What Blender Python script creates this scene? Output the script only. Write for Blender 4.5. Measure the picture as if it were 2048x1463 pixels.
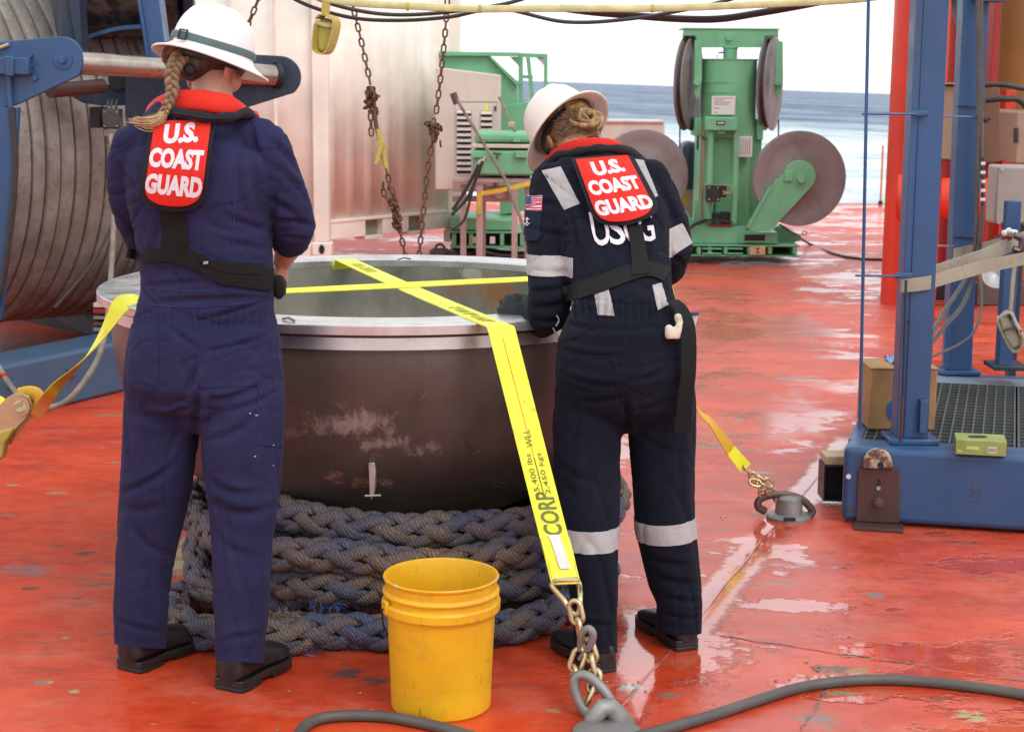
import bpy, bmesh, math, random
import numpy as np
from mathutils import Vector, Matrix, noise
from mathutils.bvhtree import BVHTree
R = math.radians
random.seed(7)
for o in list(bpy.data.objects):
    bpy.data.objects.remove(o)
scene = bpy.context.scene
COL = scene.collection

# ------------------------------------------------------------------ camera
CAMH, FPX, PITCH, ROLL = 1.6, 3300.0, R(9.83), R(0.5)
cam_d = bpy.data.cameras.new('camera')
cam_d.sensor_width = 36.0
cam_d.lens = 36.0 * FPX / 2048.0
cam_d.clip_start, cam_d.clip_end = 0.05, 60000
cam_d.dof.use_dof = True
cam_d.dof.focus_distance = 4.9
cam_d.dof.aperture_fstop = 9.0
cam = bpy.data.objects.new('camera', cam_d)
COL.objects.link(cam)
CAMR = (Matrix.Rotation(math.pi / 2 - PITCH, 4, 'X') @ Matrix.Rotation(ROLL, 4, 'Z'))
cam.matrix_world = Matrix.Translation((0, 0, CAMH)) @ CAMR
scene.camera = cam
CR3 = CAMR.to_3x3()
CAMO = Vector((0, 0, CAMH))

# ------------------------------------------------------------------ sky, sun, exposure
world = bpy.data.worlds.new('World')
scene.world = world
world.use_nodes = True
wn, wl = world.node_tree.nodes, world.node_tree.links
wn.clear()
w_out = wn.new('ShaderNodeOutputWorld')
w_sky = wn.new('ShaderNodeTexSky'); w_sky.sky_type = 'NISHITA'; w_sky.sun_disc = False
w_sky.sun_elevation = R(48); w_sky.sun_rotation = R(145)
w_bg = wn.new('ShaderNodeBackground'); w_bg.inputs['Strength'].default_value = 0.10
wl.new(w_sky.outputs[0], w_bg.inputs['Color'])
w_tc = wn.new('ShaderNodeTexCoord')
w_nz = wn.new('ShaderNodeTexNoise'); w_nz.inputs['Scale'].default_value = 2.2; w_nz.inputs['Detail'].default_value = 5
wl.new(w_tc.outputs['Generated'], w_nz.inputs['Vector'])
w_rp = wn.new('ShaderNodeValToRGB')
w_rp.color_ramp.elements[0].position = 0.3; w_rp.color_ramp.elements[0].color = (0.80, 0.84, 0.90, 1)
w_rp.color_ramp.elements[1].position = 0.7; w_rp.color_ramp.elements[1].color = (1, 1, 1, 1)
wl.new(w_nz.outputs['Fac'], w_rp.inputs['Fac'])
w_cl = wn.new('ShaderNodeBackground'); w_cl.inputs['Strength'].default_value = 1.58
wl.new(w_rp.outputs[0], w_cl.inputs['Color'])
w_mx = wn.new('ShaderNodeMixShader'); w_mx.inputs[0].default_value = 0.88
wl.new(w_bg.outputs[0], w_mx.inputs[1]); wl.new(w_cl.outputs[0], w_mx.inputs[2])
wl.new(w_mx.outputs[0], w_out.inputs['Surface'])
sun_d = bpy.data.lights.new('sun', 'SUN'); sun_d.energy = 1.15; sun_d.angle = R(22); sun_d.color = (1, 0.97, 0.92)
sun = bpy.data.objects.new('sun', sun_d); COL.objects.link(sun)
sun.rotation_euler = (R(42), R(0), R(35))
vs = scene.view_settings
scene.display_settings.display_device = 'sRGB'
vs.view_transform = 'Standard'; vs.look = 'None'; vs.exposure = 0.0; vs.gamma = 1.0; vs.use_curve_mapping = False
scene.cycles.max_bounces = 6
scene.cycles.diffuse_bounces = 3
scene.cycles.use_denoising = True

# ------------------------------------------------------------------ photo <-> world
def ray(px, py):
    return (CR3 @ Vector(((px - 1024) / FPX, -(py - 731.5) / FPX, -1.0)))
def P(px, py, Y):
    d = ray(px, py)
    return CAMO + d * (Y / d.y)
def Gz(px, py, z=0.0):
    d = ray(px, py)
    return CAMO + d * ((z - CAMH) / d.z)
CRI = CR3.transposed()
def proj(p):
    q = CRI @ (Vector(p) - CAMO)
    return (1024 + FPX * q.x / -q.z, 731.5 - FPX * q.y / -q.z)

# ------------------------------------------------------------------ objects
def tag(o, label=None, cat=None, group=None, kind=None):
    if label: o['label'] = label
    if cat: o['category'] = cat
    if group: o['group'] = group
    if kind: o['kind'] = kind
    return o
def thing(name, label, cat, loc=(0, 0, 0), group=None):
    o = bpy.data.objects.new(name, None)
    o.empty_display_size = 0.1
    o.location = loc
    COL.objects.link(o)
    return tag(o, label, cat, group)
def base_of(parent):
    v = Vector((0, 0, 0))
    p = parent
    while p is not None:
        v = v + p.location
        p = p.parent
    return v
def attach(o, parent):
    if parent is not None:
        o.parent = parent
        if parent.type == 'EMPTY':
            o.matrix_parent_inverse = Matrix.Translation(-parent.location)
    return o
def link_mesh(name, me, mat, parent=None, matrix=None, label=None):
    o = bpy.data.objects.new(name, me)
    COL.objects.link(o)
    if mat is not None and len(me.materials) == 0:
        me.materials.append(mat)
    if matrix is not None:
        o.matrix_basis = matrix
    attach(o, parent)
    if label: o['label'] = label
    return o
def again(src, parent=None, matrix=None, name=None):
    o = src.copy()
    COL.objects.link(o)
    if name: o.name = name
    if matrix is not None: o.matrix_basis = matrix
    o.parent = None
    attach(o, parent)
    return o

class MB:
    def __init__(s):
        s.v, s.f = [], []
    def add(s, vs_, fs):
        b = len(s.v)
        s.v += [tuple(v) for v in vs_]
        s.f += [tuple(b + i for i in f) for f in fs]
        return s
    def hexa(s, c):   # 8 corners, bottom 4 ccw then top 4
        return s.add(c, [(3, 2, 1, 0), (4, 5, 6, 7), (0, 1, 5, 4), (1, 2, 6, 5), (2, 3, 7, 6), (3, 0, 4, 7)])
    def box(s, a, b):
        x0, y0, z0 = a; x1, y1, z1 = b
        x0, x1 = min(x0, x1), max(x0, x1); y0, y1 = min(y0, y1), max(y0, y1); z0, z1 = min(z0, z1), max(z0, z1)
        return s.hexa([(x0, y0, z0), (x1, y0, z0), (x1, y1, z0), (x0, y1, z0), (x0, y0, z1), (x1, y0, z1), (x1, y1, z1), (x0, y1, z1)])
    def obox(s, c, ax, ay, az):   # centre and three half-axes
        c, ax, ay, az = map(Vector, (c, ax, ay, az))
        if ax.cross(ay).dot(az) < 0: az = -az
        return s.hexa([c - ax - ay - az, c + ax - ay - az, c + ax + ay - az, c - ax + ay - az,
                       c - ax - ay + az, c + ax - ay + az, c + ax + ay + az, c - ax + ay + az])
    def pbox(s, x0, y0, x1, y1, Y, depth):   # a box whose front face, at distance Y, fills this part of the view
        a, b = P(x0, y0, Y), P(x1, y1, Y)
        return s.box((a.x, Y, a.z), (b.x, Y + depth, b.z))
    def tube(s, path, r, n=10, closed=False, caps=True, flat=1.0, ref=None, refs=None):
        path = [Vector(p) for p in path]
        m = len(path)
        rr = r if isinstance(r, (list, tuple)) else [r] * m
        rings = []
        up = Vector(ref) if ref is not None else None
        prev = None
        for i, p in enumerate(path):
            a = path[i - 1] if (i > 0 or closed) else path[i]
            b = path[(i + 1) % m] if (i < m - 1 or closed) else path[i]
            t = (b - a)
            if t.length < 1e-9: t = Vector((0, 0, 1))
            t.normalize()
            if refs is not None: u = refs[i] - t * refs[i].dot(t)
            elif up is not None: u = up - t * up.dot(t)
            elif prev is None:
                g = Vector((0, 0, 1)) if abs(t.z) < 0.9 else Vector((1, 0, 0))
                u = g - t * g.dot(t)
            else: u = prev - t * prev.dot(t)
            if u.length < 1e-6: u = t.orthogonal()
            u.normalize(); prev = u
            w = t.cross(u)
            rings.append([p + (u * math.cos(2 * math.pi * k / n) + w * math.sin(2 * math.pi * k / n) * flat) * rr[i] for k in range(n)])
        vs_, fs = [], []
        for rg in rings: vs_ += rg
        last = m if closed else m - 1
        for i in range(last):
            j = (i + 1) % m
            for k in range(n):
                k2 = (k + 1) % n
                fs.append((i * n + k, i * n + k2, j * n + k2, j * n + k))
        if caps and not closed:
            fs.append(tuple(range(n - 1, -1, -1)))
            fs.append(tuple((m - 1) * n + k for k in range(n)))
        return s.add(vs_, fs)
    def cyl(s, a, b, r, n=20, r2=None):
        return s.tube([a, b], [r, r if r2 is None else r2], n)
    def lathe(s, prof, c=(0, 0, 0), n=48, M=None, closed=False):
        c = Vector(c)
        vs_, fs = [], []
        for (r, z) in prof:
            for k in range(n):
                a = 2 * math.pi * k / n
                v = Vector((r * math.cos(a), r * math.sin(a), z))
                if M is not None: v = M @ v
                vs_.append(c + v)
        m = len(prof)
        for i in range(m if closed else m - 1):
            j = (i + 1) % m
            for k in range(n):
                k2 = (k + 1) % n
                fs.append((i * n + k, i * n + k2, j * n + k2, j * n + k))
        if not closed:
            pass
        return s.add(vs_, fs)
    def prism(s, poly, d):   # poly: 3-D points of a planar outline, d: thickness vector
        poly = [Vector(p) for p in poly]; d = Vector(d)
        n = len(poly)
        nrm = Vector((0, 0, 0))
        for i in range(n): nrm += poly[i].cross(poly[(i + 1) % n])
        if nrm.dot(d) < 0: poly.reverse()
        return s.add(poly + [p + d for p in poly],
                     [tuple(range(n - 1, -1, -1)), tuple(range(n, 2 * n))] + [(i, (i + 1) % n, n + (i + 1) % n, n + i) for i in range(n)])
    def pprism(s, pts, Y, depth):
        return s.prism([P(x, y, Y) for x, y in pts], (0, depth, 0))
    def mesh(s, name, sharp=35, weld=False):
        me = bpy.data.meshes.new(name)
        me.from_pydata(s.v, [], s.f)
        bm = bmesh.new(); bm.from_mesh(me)
        if weld: bmesh.ops.remove_doubles(bm, verts=bm.verts, dist=1e-5)
        bmesh.ops.recalc_face_normals(bm, faces=bm.faces)
        bm.to_mesh(me); bm.free()
        me.polygons.foreach_set('use_smooth', [True] * len(me.polygons))
        if sharp: me.set_sharp_from_angle(angle=R(sharp))
        return me
    def build(s, name, mat, parent=None, bevel=0, seg=2, label=None, sharp=35, weld=False):
        o = link_mesh(name, s.mesh(name, sharp, weld), mat, parent, label=label)
        if bevel:
            m = o.modifiers.new('bevel', 'BEVEL'); m.width = bevel; m.segments = seg
            m.limit_method = 'ANGLE'; m.angle_limit = R(40)
        return o
def arc(c, r, a0, a1, n, ux=(1, 0, 0), uy=(0, 0, 1)):
    c, ux, uy = Vector(c), Vector(ux), Vector(uy)
    return [c + ux * (r * math.cos(a0 + (a1 - a0) * i / n)) + uy * (r * math.sin(a0 + (a1 - a0) * i / n)) for i in range(n + 1)]
def smooth_path(pts, k=8):   # Catmull-Rom through the points
    pts = [Vector(p) for p in pts]
    out = []
    q = [pts[0] * 2 - pts[1]] + pts + [pts[-1] * 2 - pts[-2]]
    for i in range(1, len(q) - 2):
        a, b, c, d = q[i - 1], q[i], q[i + 1], q[i + 2]
        for j in range(k):
            t = j / k
            out.append(0.5 * ((2 * b) + (c - a) * t + (2 * a - 5 * b + 4 * c - d) * t * t + (3 * b - a - 3 * c + d) * t ** 3))
    out.append(pts[-1])
    return out
def resample(path, step):
    out = [Vector(path[0])]
    acc = 0.0
    for i in range(1, len(path)):
        a, b = Vector(path[i - 1]), Vector(path[i])
        L = (b - a).length
        if L < 1e-9: continue
        t = step - acc
        while t <= L:
            out.append(a + (b - a) * (t / L)); t += step
        acc = (acc + L) % step
    return out
def ribbon(mb, pts, wid, thick=0.003):   # pts: centre line; wid: half-width vectors
    n = len(pts)
    vs_ = []
    for i in range(n):
        p = Vector(pts[i]); w = Vector(wid[i] if isinstance(wid, list) else wid)
        a = Vector(pts[max(i - 1, 0)]); b = Vector(pts[min(i + 1, n - 1)])
        nn = (b - a).cross(w).normalized() * (thick / 2)
        vs_ += [p - w - nn, p + w - nn, p + w + nn, p - w + nn]
    fs = [(3, 2, 1, 0), tuple(4 * (n - 1) + k for k in range(4))]
    for i in range(n - 1):
        for k in range(4):
            fs.append((4 * i + k, 4 * i + (k + 1) % 4, 4 * i + 4 + (k + 1) % 4, 4 * i + 4 + k))
    mb.add(vs_, fs)

# ------------------------------------------------------------------ materials
class NT:
    def __init__(s, name):
        s.m = bpy.data.materials.new(name); s.m.use_nodes = True
        s.n, s.l = s.m.node_tree.nodes, s.m.node_tree.links
        s.n.clear()
        s.out = s.n.new('ShaderNodeOutputMaterial')
        s.tc = s.n.new('ShaderNodeTexCoord').outputs['Object']
    def set(s, sock, v):
        if isinstance(v, bpy.types.NodeSocket): s.l.new(v, sock)
        elif isinstance(v, (tuple, list)) and len(v) == 3 and sock.type == 'RGBA': sock.default_value = (*v, 1)
        else: sock.default_value = v
    def map(s, scale=(1, 1, 1), rot=(0, 0, 0), loc=(0, 0, 0), src=None):
        n = s.n.new('ShaderNodeMapping')
        s.l.new(src or s.tc, n.inputs['Vector'])
        n.inputs['Scale'].default_value = scale; n.inputs['Rotation'].default_value = rot; n.inputs['Location'].default_value = loc
        return n.outputs[0]
    def noise(s, scale, detail=4, rough=0.55, vec=None, dist=0.0):
        n = s.n.new('ShaderNodeTexNoise')
        s.l.new(vec or s.tc, n.inputs['Vector'])
        n.inputs['Scale'].default_value = scale; n.inputs['Detail'].default_value = detail
        n.inputs['Roughness'].default_value = rough; n.inputs['Distortion'].default_value = dist
        return n.outputs['Fac']
    def vor(s, scale, vec=None, feat='F1', out='Distance'):
        n = s.n.new('ShaderNodeTexVoronoi'); n.feature = feat
        s.l.new(vec or s.tc, n.inputs['Vector']); n.inputs['Scale'].default_value = scale
        return n.outputs[out]
    def wave(s, scale, vec=None, dist=2, dscale=1, direction='X', detail=2):
        n = s.n.new('ShaderNodeTexWave'); n.bands_direction = direction
        s.l.new(vec or s.tc, n.inputs['Vector'])
        n.inputs['Scale'].default_value = scale; n.inputs['Distortion'].default_value = dist
        n.inputs['Detail Scale'].default_value = dscale; n.inputs['Detail'].default_value = detail
        return n.outputs['Fac']
    def st(s, fac, a, b):   # smooth step a..b
        n = s.n.new('ShaderNodeMapRange'); n.interpolation_type = 'SMOOTHSTEP'
        s.set(n.inputs['Value'], fac); n.inputs['From Min'].default_value = a; n.inputs['From Max'].default_value = b
        return n.outputs[0]
    def lin(s, fac, a, b, c=0.0, d=1.0):
        n = s.n.new('ShaderNodeMapRange')
        s.set(n.inputs['Value'], fac)
        for k, v in zip(('From Min', 'From Max', 'To Min', 'To Max'), (a, b, c, d)): n.inputs[k].default_value = v
        return n.outputs[0]
    def math(s, op, a, b=0.0, c=None):
        n = s.n.new('ShaderNodeMath'); n.operation = op
        s.set(n.inputs[0], a); s.set(n.inputs[1], b)
        if c is not None: s.set(n.inputs[2], c)
        return n.outputs[0]
    def mix(s, fac, a, b):
        n = s.n.new('ShaderNodeMix'); n.data_type = 'RGBA'
        s.set(n.inputs[0], fac); s.set(n.inputs[6], a); s.set(n.inputs[7], b)
        return n.outputs[2]
    def sep(s, vec=None):
        n = s.n.new('ShaderNodeSeparateXYZ'); s.l.new(vec or s.tc, n.inputs[0])
        return n.outputs
    def sphere(s, c, r, scale=(1, 1, 1)):   # 1 at c falling to 0 at r
        n = s.n.new('ShaderNodeVectorMath'); n.operation = 'SUBTRACT'
        s.l.new(s.tc, n.inputs[0]); n.inputs[1].default_value = c
        k = s.n.new('ShaderNodeVectorMath'); k.operation = 'MULTIPLY'
        s.l.new(n.outputs[0], k.inputs[0]); k.inputs[1].default_value = scale
        q = s.n.new('ShaderNodeVectorMath'); q.operation = 'LENGTH'
        s.l.new(k.outputs[0], q.inputs[0])
        return s.lin(q.outputs['Value'], 0, r, 1, 0)
    def bump(s, h, dist=0.01, strength=1.0, normal=None):
        n = s.n.new('ShaderNodeBump')
        s.l.new(h, n.inputs['Height']); n.inputs['Distance'].default_value = dist; n.inputs['Strength'].default_value = strength
        if normal is not None: s.l.new(normal, n.inputs['Normal'])
        return n.outputs[0]
    def bsdf(s, base, rough=0.5, metal=0.0, normal=None, **kw):
        n = s.n.new('ShaderNodeBsdfPrincipled')
        s.set(n.inputs['Base Color'], base); s.set(n.inputs['Roughness'], rough); s.set(n.inputs['Metallic'], metal)
        if normal is not None: s.l.new(normal, n.inputs['Normal'])
        for k, v in kw.items(): s.set(n.inputs[k.replace('_', ' ')], v)
        s.l.new(n.outputs[0], s.out.inputs['Surface'])
        return s.m
def paint(name, col, rough=0.42, wear=0.35, dirt=(0.12, 0.09, 0.07), rust=0.25, sc=1.0, coat=0.0, spec=0.5):
    g = NT(name)
    big = g.noise(1.7 * sc, 5, 0.6)
    fine = g.noise(14 * sc, 5, 0.65)
    drip = g.noise(3.5 * sc, 5, 0.6, vec=g.map((4, 4, 0.5)))
    c = g.mix(g.st(big, 0.3, 0.7), tuple(x * 0.86 for x in col), tuple(min(1, x * 1.12) for x in col))
    c = g.mix(g.math('MULTIPLY', g.st(drip, 0.52, 0.78), wear), c, dirt)
    c = g.mix(g.math('MULTIPLY', g.st(fine, 0.50, 0.75), wear * 0.5), c, dirt)
    rm = g.math('MULTIPLY', g.st(g.noise(9 * sc, 6, 0.75), 0.68, 0.73), g.st(big, 0.45, 0.6))
    c = g.mix(g.math('MULTIPLY', rm, rust), c, (0.13, 0.045, 0.02))
    nb = g.bump(g.noise(30 * sc, 4), 0.0015, 0.7)
    return g.bsdf(c, g.lin(fine, 0.2, 0.8, rough - 0.08, rough + 0.15), 0.0, nb, Coat_Weight=coat, Coat_Roughness=0.15, Specular_IOR_Level=spec)
def metal(name, col, rough=0.35, dirt=(0.07, 0.05, 0.04), amt=0.5, met=1.0, sc=1.0):
    g = NT(name)
    a = g.noise(6 * sc, 6, 0.7); b = g.noise(40 * sc, 4, 0.6)
    c = g.mix(g.math('MULTIPLY', g.st(a, 0.42, 0.68), amt), col, dirt)
    return g.bsdf(c, g.lin(a, 0.3, 0.7, rough - 0.1, rough + 0.2), g.lin(a, 0.4, 0.7, met, met * 0.5), g.bump(b, 0.001, 0.8))
def cloth(name, col, col2=None, rough=0.85, sc=1.0, sheen=0.03):
    g = NT(name)
    a = g.noise(5 * sc, 5, 0.6)
    weave = g.noise(260, 2, 0.5)
    c = g.mix(g.st(a, 0.3, 0.7), col, col2 or tuple(x * 1.25 for x in col))
    c = g.mix(g.math('MULTIPLY', g.st(g.noise(60, 4, 0.7), 0.45, 0.8), 0.25), c, tuple(min(1, x * 1.5 + 0.01) for x in col))
    h = g.math('ADD', g.math('MULTIPLY', weave, 0.12), g.noise(22, 3, 0.5))
    return g.bsdf(c, rough, 0.0, g.bump(h, 0.003, 0.55), Sheen_Weight=sheen, Sheen_Roughness=0.5, Specular_IOR_Level=0.15)
def plain(name, col, rough=0.5, metal_=0.0, var=0.15):
    g = NT(name)
    a = g.noise(12, 5, 0.6)
    c = g.mix(g.st(a, 0.3, 0.7), tuple(x * (1 - var) for x in col), tuple(min(1, x * (1 + var)) for x in col))
    return g.bsdf(c, rough, metal_, g.bump(g.noise(60, 3), 0.0008, 0.6))

M = {}
M['blue'] = paint('blue_paint', (0.026, 0.082, 0.20), 0.35, 0.25)
M['blue_dull'] = paint('weathered_blue_paint', (0.04, 0.10, 0.18), 0.4, 0.6, rust=0.9)
M['blue_dark'] = paint('dark_blue_paint', (0.012, 0.03, 0.06), 0.45, 0.4)
M['green'] = paint('green_paint', (0.165, 0.46, 0.25), 0.42, 0.18, rust=0.3)
M['red'] = paint('red_paint', (0.62, 0.035, 0.012), 0.35, 0.10, rust=0.1)
M['redd'] = paint('dark_red_paint', (0.33, 0.018, 0.012), 0.4, 0.12, rust=0.1)
M['ochre'] = paint('ochre_paint', (0.42, 0.23, 0.075), 0.5, 0.2)
M['beige'] = paint('beige_cabinet_paint', (0.27, 0.175, 0.11), 0.45, 0.1)
M['grey_box'] = paint('pale_grey_enclosure', (0.38, 0.33, 0.29), 0.4, 0.15)
M['white'] = paint('white_container_paint', (0.86, 0.80, 0.71), 0.7, 0.04, dirt=(0.42, 0.33, 0.20), rust=0.9, spec=0.12)
M['cream'] = paint('cream_machine_paint', (0.60, 0.53, 0.47), 0.5, 0.2, dirt=(0.3, 0.22, 0.15), rust=0.6)
M['pink'] = paint('stand_paint', (0.42, 0.30, 0.27), 0.5, 0.35, rust=0.6)
M['steel'] = metal('bare_steel', (0.50, 0.49, 0.48), 0.35, amt=0.35)
M['disc'] = metal('sheave_steel', (0.28, 0.25, 0.25), 0.5, dirt=(0.16, 0.11, 0.10), amt=0.5, met=0.3, sc=0.5)
M['roller'] = metal('polished_roller', (0.42, 0.36, 0.31), 0.22, amt=0.5)
M['zinc'] = metal('yellow_zinc', (0.62, 0.50, 0.30), 0.32, amt=0.25)
M['galv'] = metal('galvanised', (0.30, 0.29, 0.28), 0.5, amt=0.4, met=0.7)
M['iron'] = metal('dark_forged_iron', (0.14, 0.10, 0.09), 0.45, amt=0.5, met=0.7)
M['rustchain'] = metal('rusty_chain', (0.16, 0.085, 0.055), 0.6, dirt=(0.07, 0.03, 0.02), amt=0.8, met=0.4, sc=6)
M['brownplate'] = metal('brown_plate', (0.085, 0.04, 0.035), 0.38, amt=0.5, met=0.2)
M['rubber'] = plain('black_rubber', (0.028, 0.026, 0.026), 0.5)
M['cable'] = plain('grey_cable', (0.085, 0.078, 0.07), 0.5)
M['black'] = plain('black_plastic', (0.015, 0.015, 0.017), 0.4)
M['black_shade'] = plain('black_parts_and_shade', (0.012, 0.011, 0.012), 0.6)  # black of dark fittings, also painted in as shade for holes and voids
M['web_black'] = cloth('black_webbing', (0.009, 0.010, 0.010), rough=0.7)
M['trim'] = cloth('charcoal_trim', (0.018, 0.016, 0.021), rough=0.8)
M['vest_red'] = cloth('red_vest_cloth', (0.62, 0.022, 0.014), (0.70, 0.03, 0.018), rough=0.6)
M['letter'] = plain('white_lettering', (0.72, 0.68, 0.72), 0.6, var=0.05)
M['reflect'] = cloth('reflective_tape', (0.36, 0.35, 0.35), (0.44, 0.42, 0.42), rough=0.45)
M['navy'] = cloth('blue_coverall_cloth', (0.0165, 0.0175, 0.056), (0.024, 0.025, 0.074))
M['navy_seam'] = cloth('blue_coverall_seam', (0.024, 0.028, 0.11))
M['navy_dark'] = cloth('dark_navy_cloth', (0.0042, 0.0056, 0.0125), (0.0068, 0.0088, 0.019))
M['navy_dark2'] = cloth('dark_navy_pocket', (0.0095, 0.013, 0.030), (0.012, 0.016, 0.038))
M['skin'] = None
g = NT('skin')
c = g.mix(g.st(g.noise(14, 4), 0.3, 0.7), (0.50, 0.25, 0.17), (0.60, 0.31, 0.21))
M['skin'] = g.bsdf(c, 0.5, 0.0, g.bump(g.noise(120, 3), 0.001, 0.4), Subsurface_Weight=0.15, Subsurface_Scale=0.01)
M['glove'] = cloth('grey_glove', (0.030, 0.034, 0.036), (0.05, 0.055, 0.058), rough=0.6)
M['boot'] = plain('black_boot', (0.014, 0.012, 0.013), 0.42)
def hat_mat(name, col):
    g = NT(name)
    c = g.mix(g.math('MULTIPLY', g.st(g.noise(26, 6, 0.8), 0.58, 0.70), 0.35), col, (0.45, 0.40, 0.35))
    c = g.mix(g.math('MULTIPLY', g.st(g.noise(60, 4, 0.7, vec=g.map((1, 1, 0.25))), 0.68, 0.72), 0.4), c, (0.25, 0.22, 0.2))
    return g.bsdf(c, g.lin(g.noise(14, 5, 0.7), 0.3, 0.7, 0.25, 0.5), 0, g.bump(g.noise(50, 3), 0.0006, 0.5))
M['helmet'] = hat_mat('white_helmet', (0.82, 0.81, 0.80))
M['helmet_warm'] = hat_mat('ivory_helmet', (0.80, 0.72, 0.64))
M['band'] = cloth('grey_green_band', (0.10, 0.15, 0.15))
M['yellow_plastic'] = None
g = NT('yellow_plastic')
c = g.mix(g.st(g.noise(5, 5, 0.6), 0.3, 0.75), (0.66, 0.29, 0.008), (0.72, 0.36, 0.02))
c = g.mix(g.math('MULTIPLY', g.st(g.noise(9, 6, 0.75), 0.52, 0.75), 0.4), c, (0.34, 0.15, 0.03))
c = g.mix(g.math('MULTIPLY', g.st(g.noise(30, 5, 0.8, vec=g.map((1, 1, 0.35))), 0.66, 0.72), 0.35), c, (0.16, 0.09, 0.03))
c = g.mix(g.math('MULTIPLY', g.sphere((0, 0, 0), 1), 0), c, (1, 1, 1))
M['yellow_plastic'] = g.bsdf(c, 0.42, 0, g.bump(g.noise(40, 3), 0.001, 0.5), Subsurface_Weight=0.1, Subsurface_Scale=0.01)
M['cardboard'] = plain('cardboard', (0.36, 0.20, 0.085), 0.8)
M['wood'] = None
g = NT('pallet_wood')
c = g.mix(g.noise(8, 5, 0.6, vec=g.map((1, 12, 12))), (0.42, 0.30, 0.17), (0.62, 0.48, 0.30))
M['wood'] = g.bsdf(c, 0.8)
def strap_mat(name, c1, c2, dirt, amt):
    g = NT(name)
    c = g.mix(g.st(g.noise(4, 4), 0.35, 0.7), c1, c2)
    c = g.mix(g.math('MULTIPLY', g.st(g.noise(18, 7, 0.8), 0.52, 0.68), amt), c, dirt)
    c = g.mix(g.math('MULTIPLY', g.st(g.noise(3, 5, 0.7), 0.55, 0.75), amt * 0.5), c, dirt)
    return g.bsdf(c, 0.55, 0, g.bump(g.noise(350, 2), 0.001, 0.5), Sheen_Weight=0.1)
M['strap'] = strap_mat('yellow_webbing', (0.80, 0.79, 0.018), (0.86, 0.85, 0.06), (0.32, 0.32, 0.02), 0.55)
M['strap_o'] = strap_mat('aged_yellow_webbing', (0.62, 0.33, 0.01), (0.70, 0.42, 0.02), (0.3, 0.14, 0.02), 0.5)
M['strap_old'] = strap_mat('faded_webbing', (0.30, 0.27, 0.20), (0.36, 0.33, 0.25), (0.14, 0.12, 0.09), 0.6)
M['strap_dirty'] = strap_mat('dirty_yellow_webbing', (0.45, 0.36, 0.06), (0.5, 0.42, 0.1), (0.12, 0.07, 0.03), 0.7)
M['ink'] = plain('strap_ink', (0.13, 0.14, 0.02), 0.6)
M['ink_red'] = plain('strap_red_thread', (0.60, 0.16, 0.02), 0.6)
M['ink_old'] = plain('faded_ink', (0.10, 0.07, 0.05), 0.7)
M['label_white'] = plain('white_label', (0.68, 0.64, 0.62), 0.6, var=0.05)
M['tan_hose'] = plain('pale_yellow_sleeve', (0.62, 0.57, 0.28), 0.6)
g = NT('wound_hose')
v = g.noise(5, 5, 0.7); v2 = g.noise(30, 4, 0.7)
c = g.mix(g.st(v, 0.3, 0.72), (0.20, 0.175, 0.15), (0.35, 0.32, 0.285))
c = g.mix(g.math('MULTIPLY', g.st(v2, 0.5, 0.75), 0.5), c, (0.07, 0.055, 0.05))
c = g.mix(g.math('MULTIPLY', g.st(g.noise(1.6, 4, 0.6), 0.5, 0.7), 0.35), c, (0.19, 0.12, 0.085))
M['wound'] = g.bsdf(c, 0.5, 0, g.bump(v2, 0.002, 0.7))
g = NT('dark_wound_hose')
c = g.mix(g.st(g.noise(3, 6, 0.8, dist=1.5), 0.4, 0.6), (0.02, 0.017, 0.014), (0.13, 0.105, 0.08))
M['wound_dark'] = g.bsdf(c, 0.3, 0, g.bump(g.noise(5, 3), 0.004, 0.6))
for rope_key, ROPE_A, ROPE_B in (('rope', (0.165, 0.125, 0.125), (0.085, 0.082, 0.125)), ('rope_b', (0.125, 0.11, 0.14), (0.060, 0.075, 0.15)), ('rope_c', (0.19, 0.14, 0.105), (0.12, 0.09, 0.095))):
  g = NT('braided_rope')
  tw = g.wave(38, vec=g.map((1, 1, 1), (0.5, 0.6, 0.3)), dist=5, dscale=2)
  n1 = g.noise(6, 4, 0.6); n2 = g.noise(3, 4, 0.6, vec=g.map(loc=(5, 2, 1)))
  c = g.mix(g.st(n1, 0.35, 0.65), ROPE_A, ROPE_B)
  c = g.mix(g.math('MULTIPLY', g.st(n2, 0.52, 0.68), 0.75), c, (0.24, 0.155, 0.075))
  c = g.mix(g.math('MULTIPLY', g.st(g.noise(4, 4, 0.6, vec=g.map(loc=(1, 7, 3))), 0.58, 0.7), 0.7), c, (0.07, 0.12, 0.30))
  c = g.mix(g.math('MULTIPLY', tw, 0.55), c, (0.035, 0.027, 0.033))
  c = g.mix(g.math('MULTIPLY', g.st(g.noise(90, 3, 0.7), 0.6, 0.8), 0.4), c, (0.34, 0.30, 0.31))
  M[rope_key] = g.bsdf(c, 0.7, 0, g.bump(g.math('ADD', tw, g.noise(120, 3)), 0.003, 0.8))
M['rope_blue'] = plain('frayed_blue_fibre', (0.07, 0.17, 0.50), 0.6, var=0.4)
M['rope_fray'] = plain('frayed_grey_fibre', (0.12, 0.12, 0.15), 0.7, var=0.5)
M['rope_pale'] = plain('frayed_pale_fibre', (0.26, 0.20, 0.13), 0.7, var=0.4)
M['wirerope'] = plain('slack_grey_rope', (0.20, 0.165, 0.13), 0.6, var=0.3)
def hair_mat(name, c1, c2):
    g = NT(name)
    c = g.mix(g.st(g.noise(25, 4, 0.7, vec=g.map((3, 3, 0.6))), 0.3, 0.7), c1, c2)
    return g.bsdf(c, 0.42, 0, g.bump(g.noise(140, 2, vec=g.map((3, 3, 0.5))), 0.002, 0.8))
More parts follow.
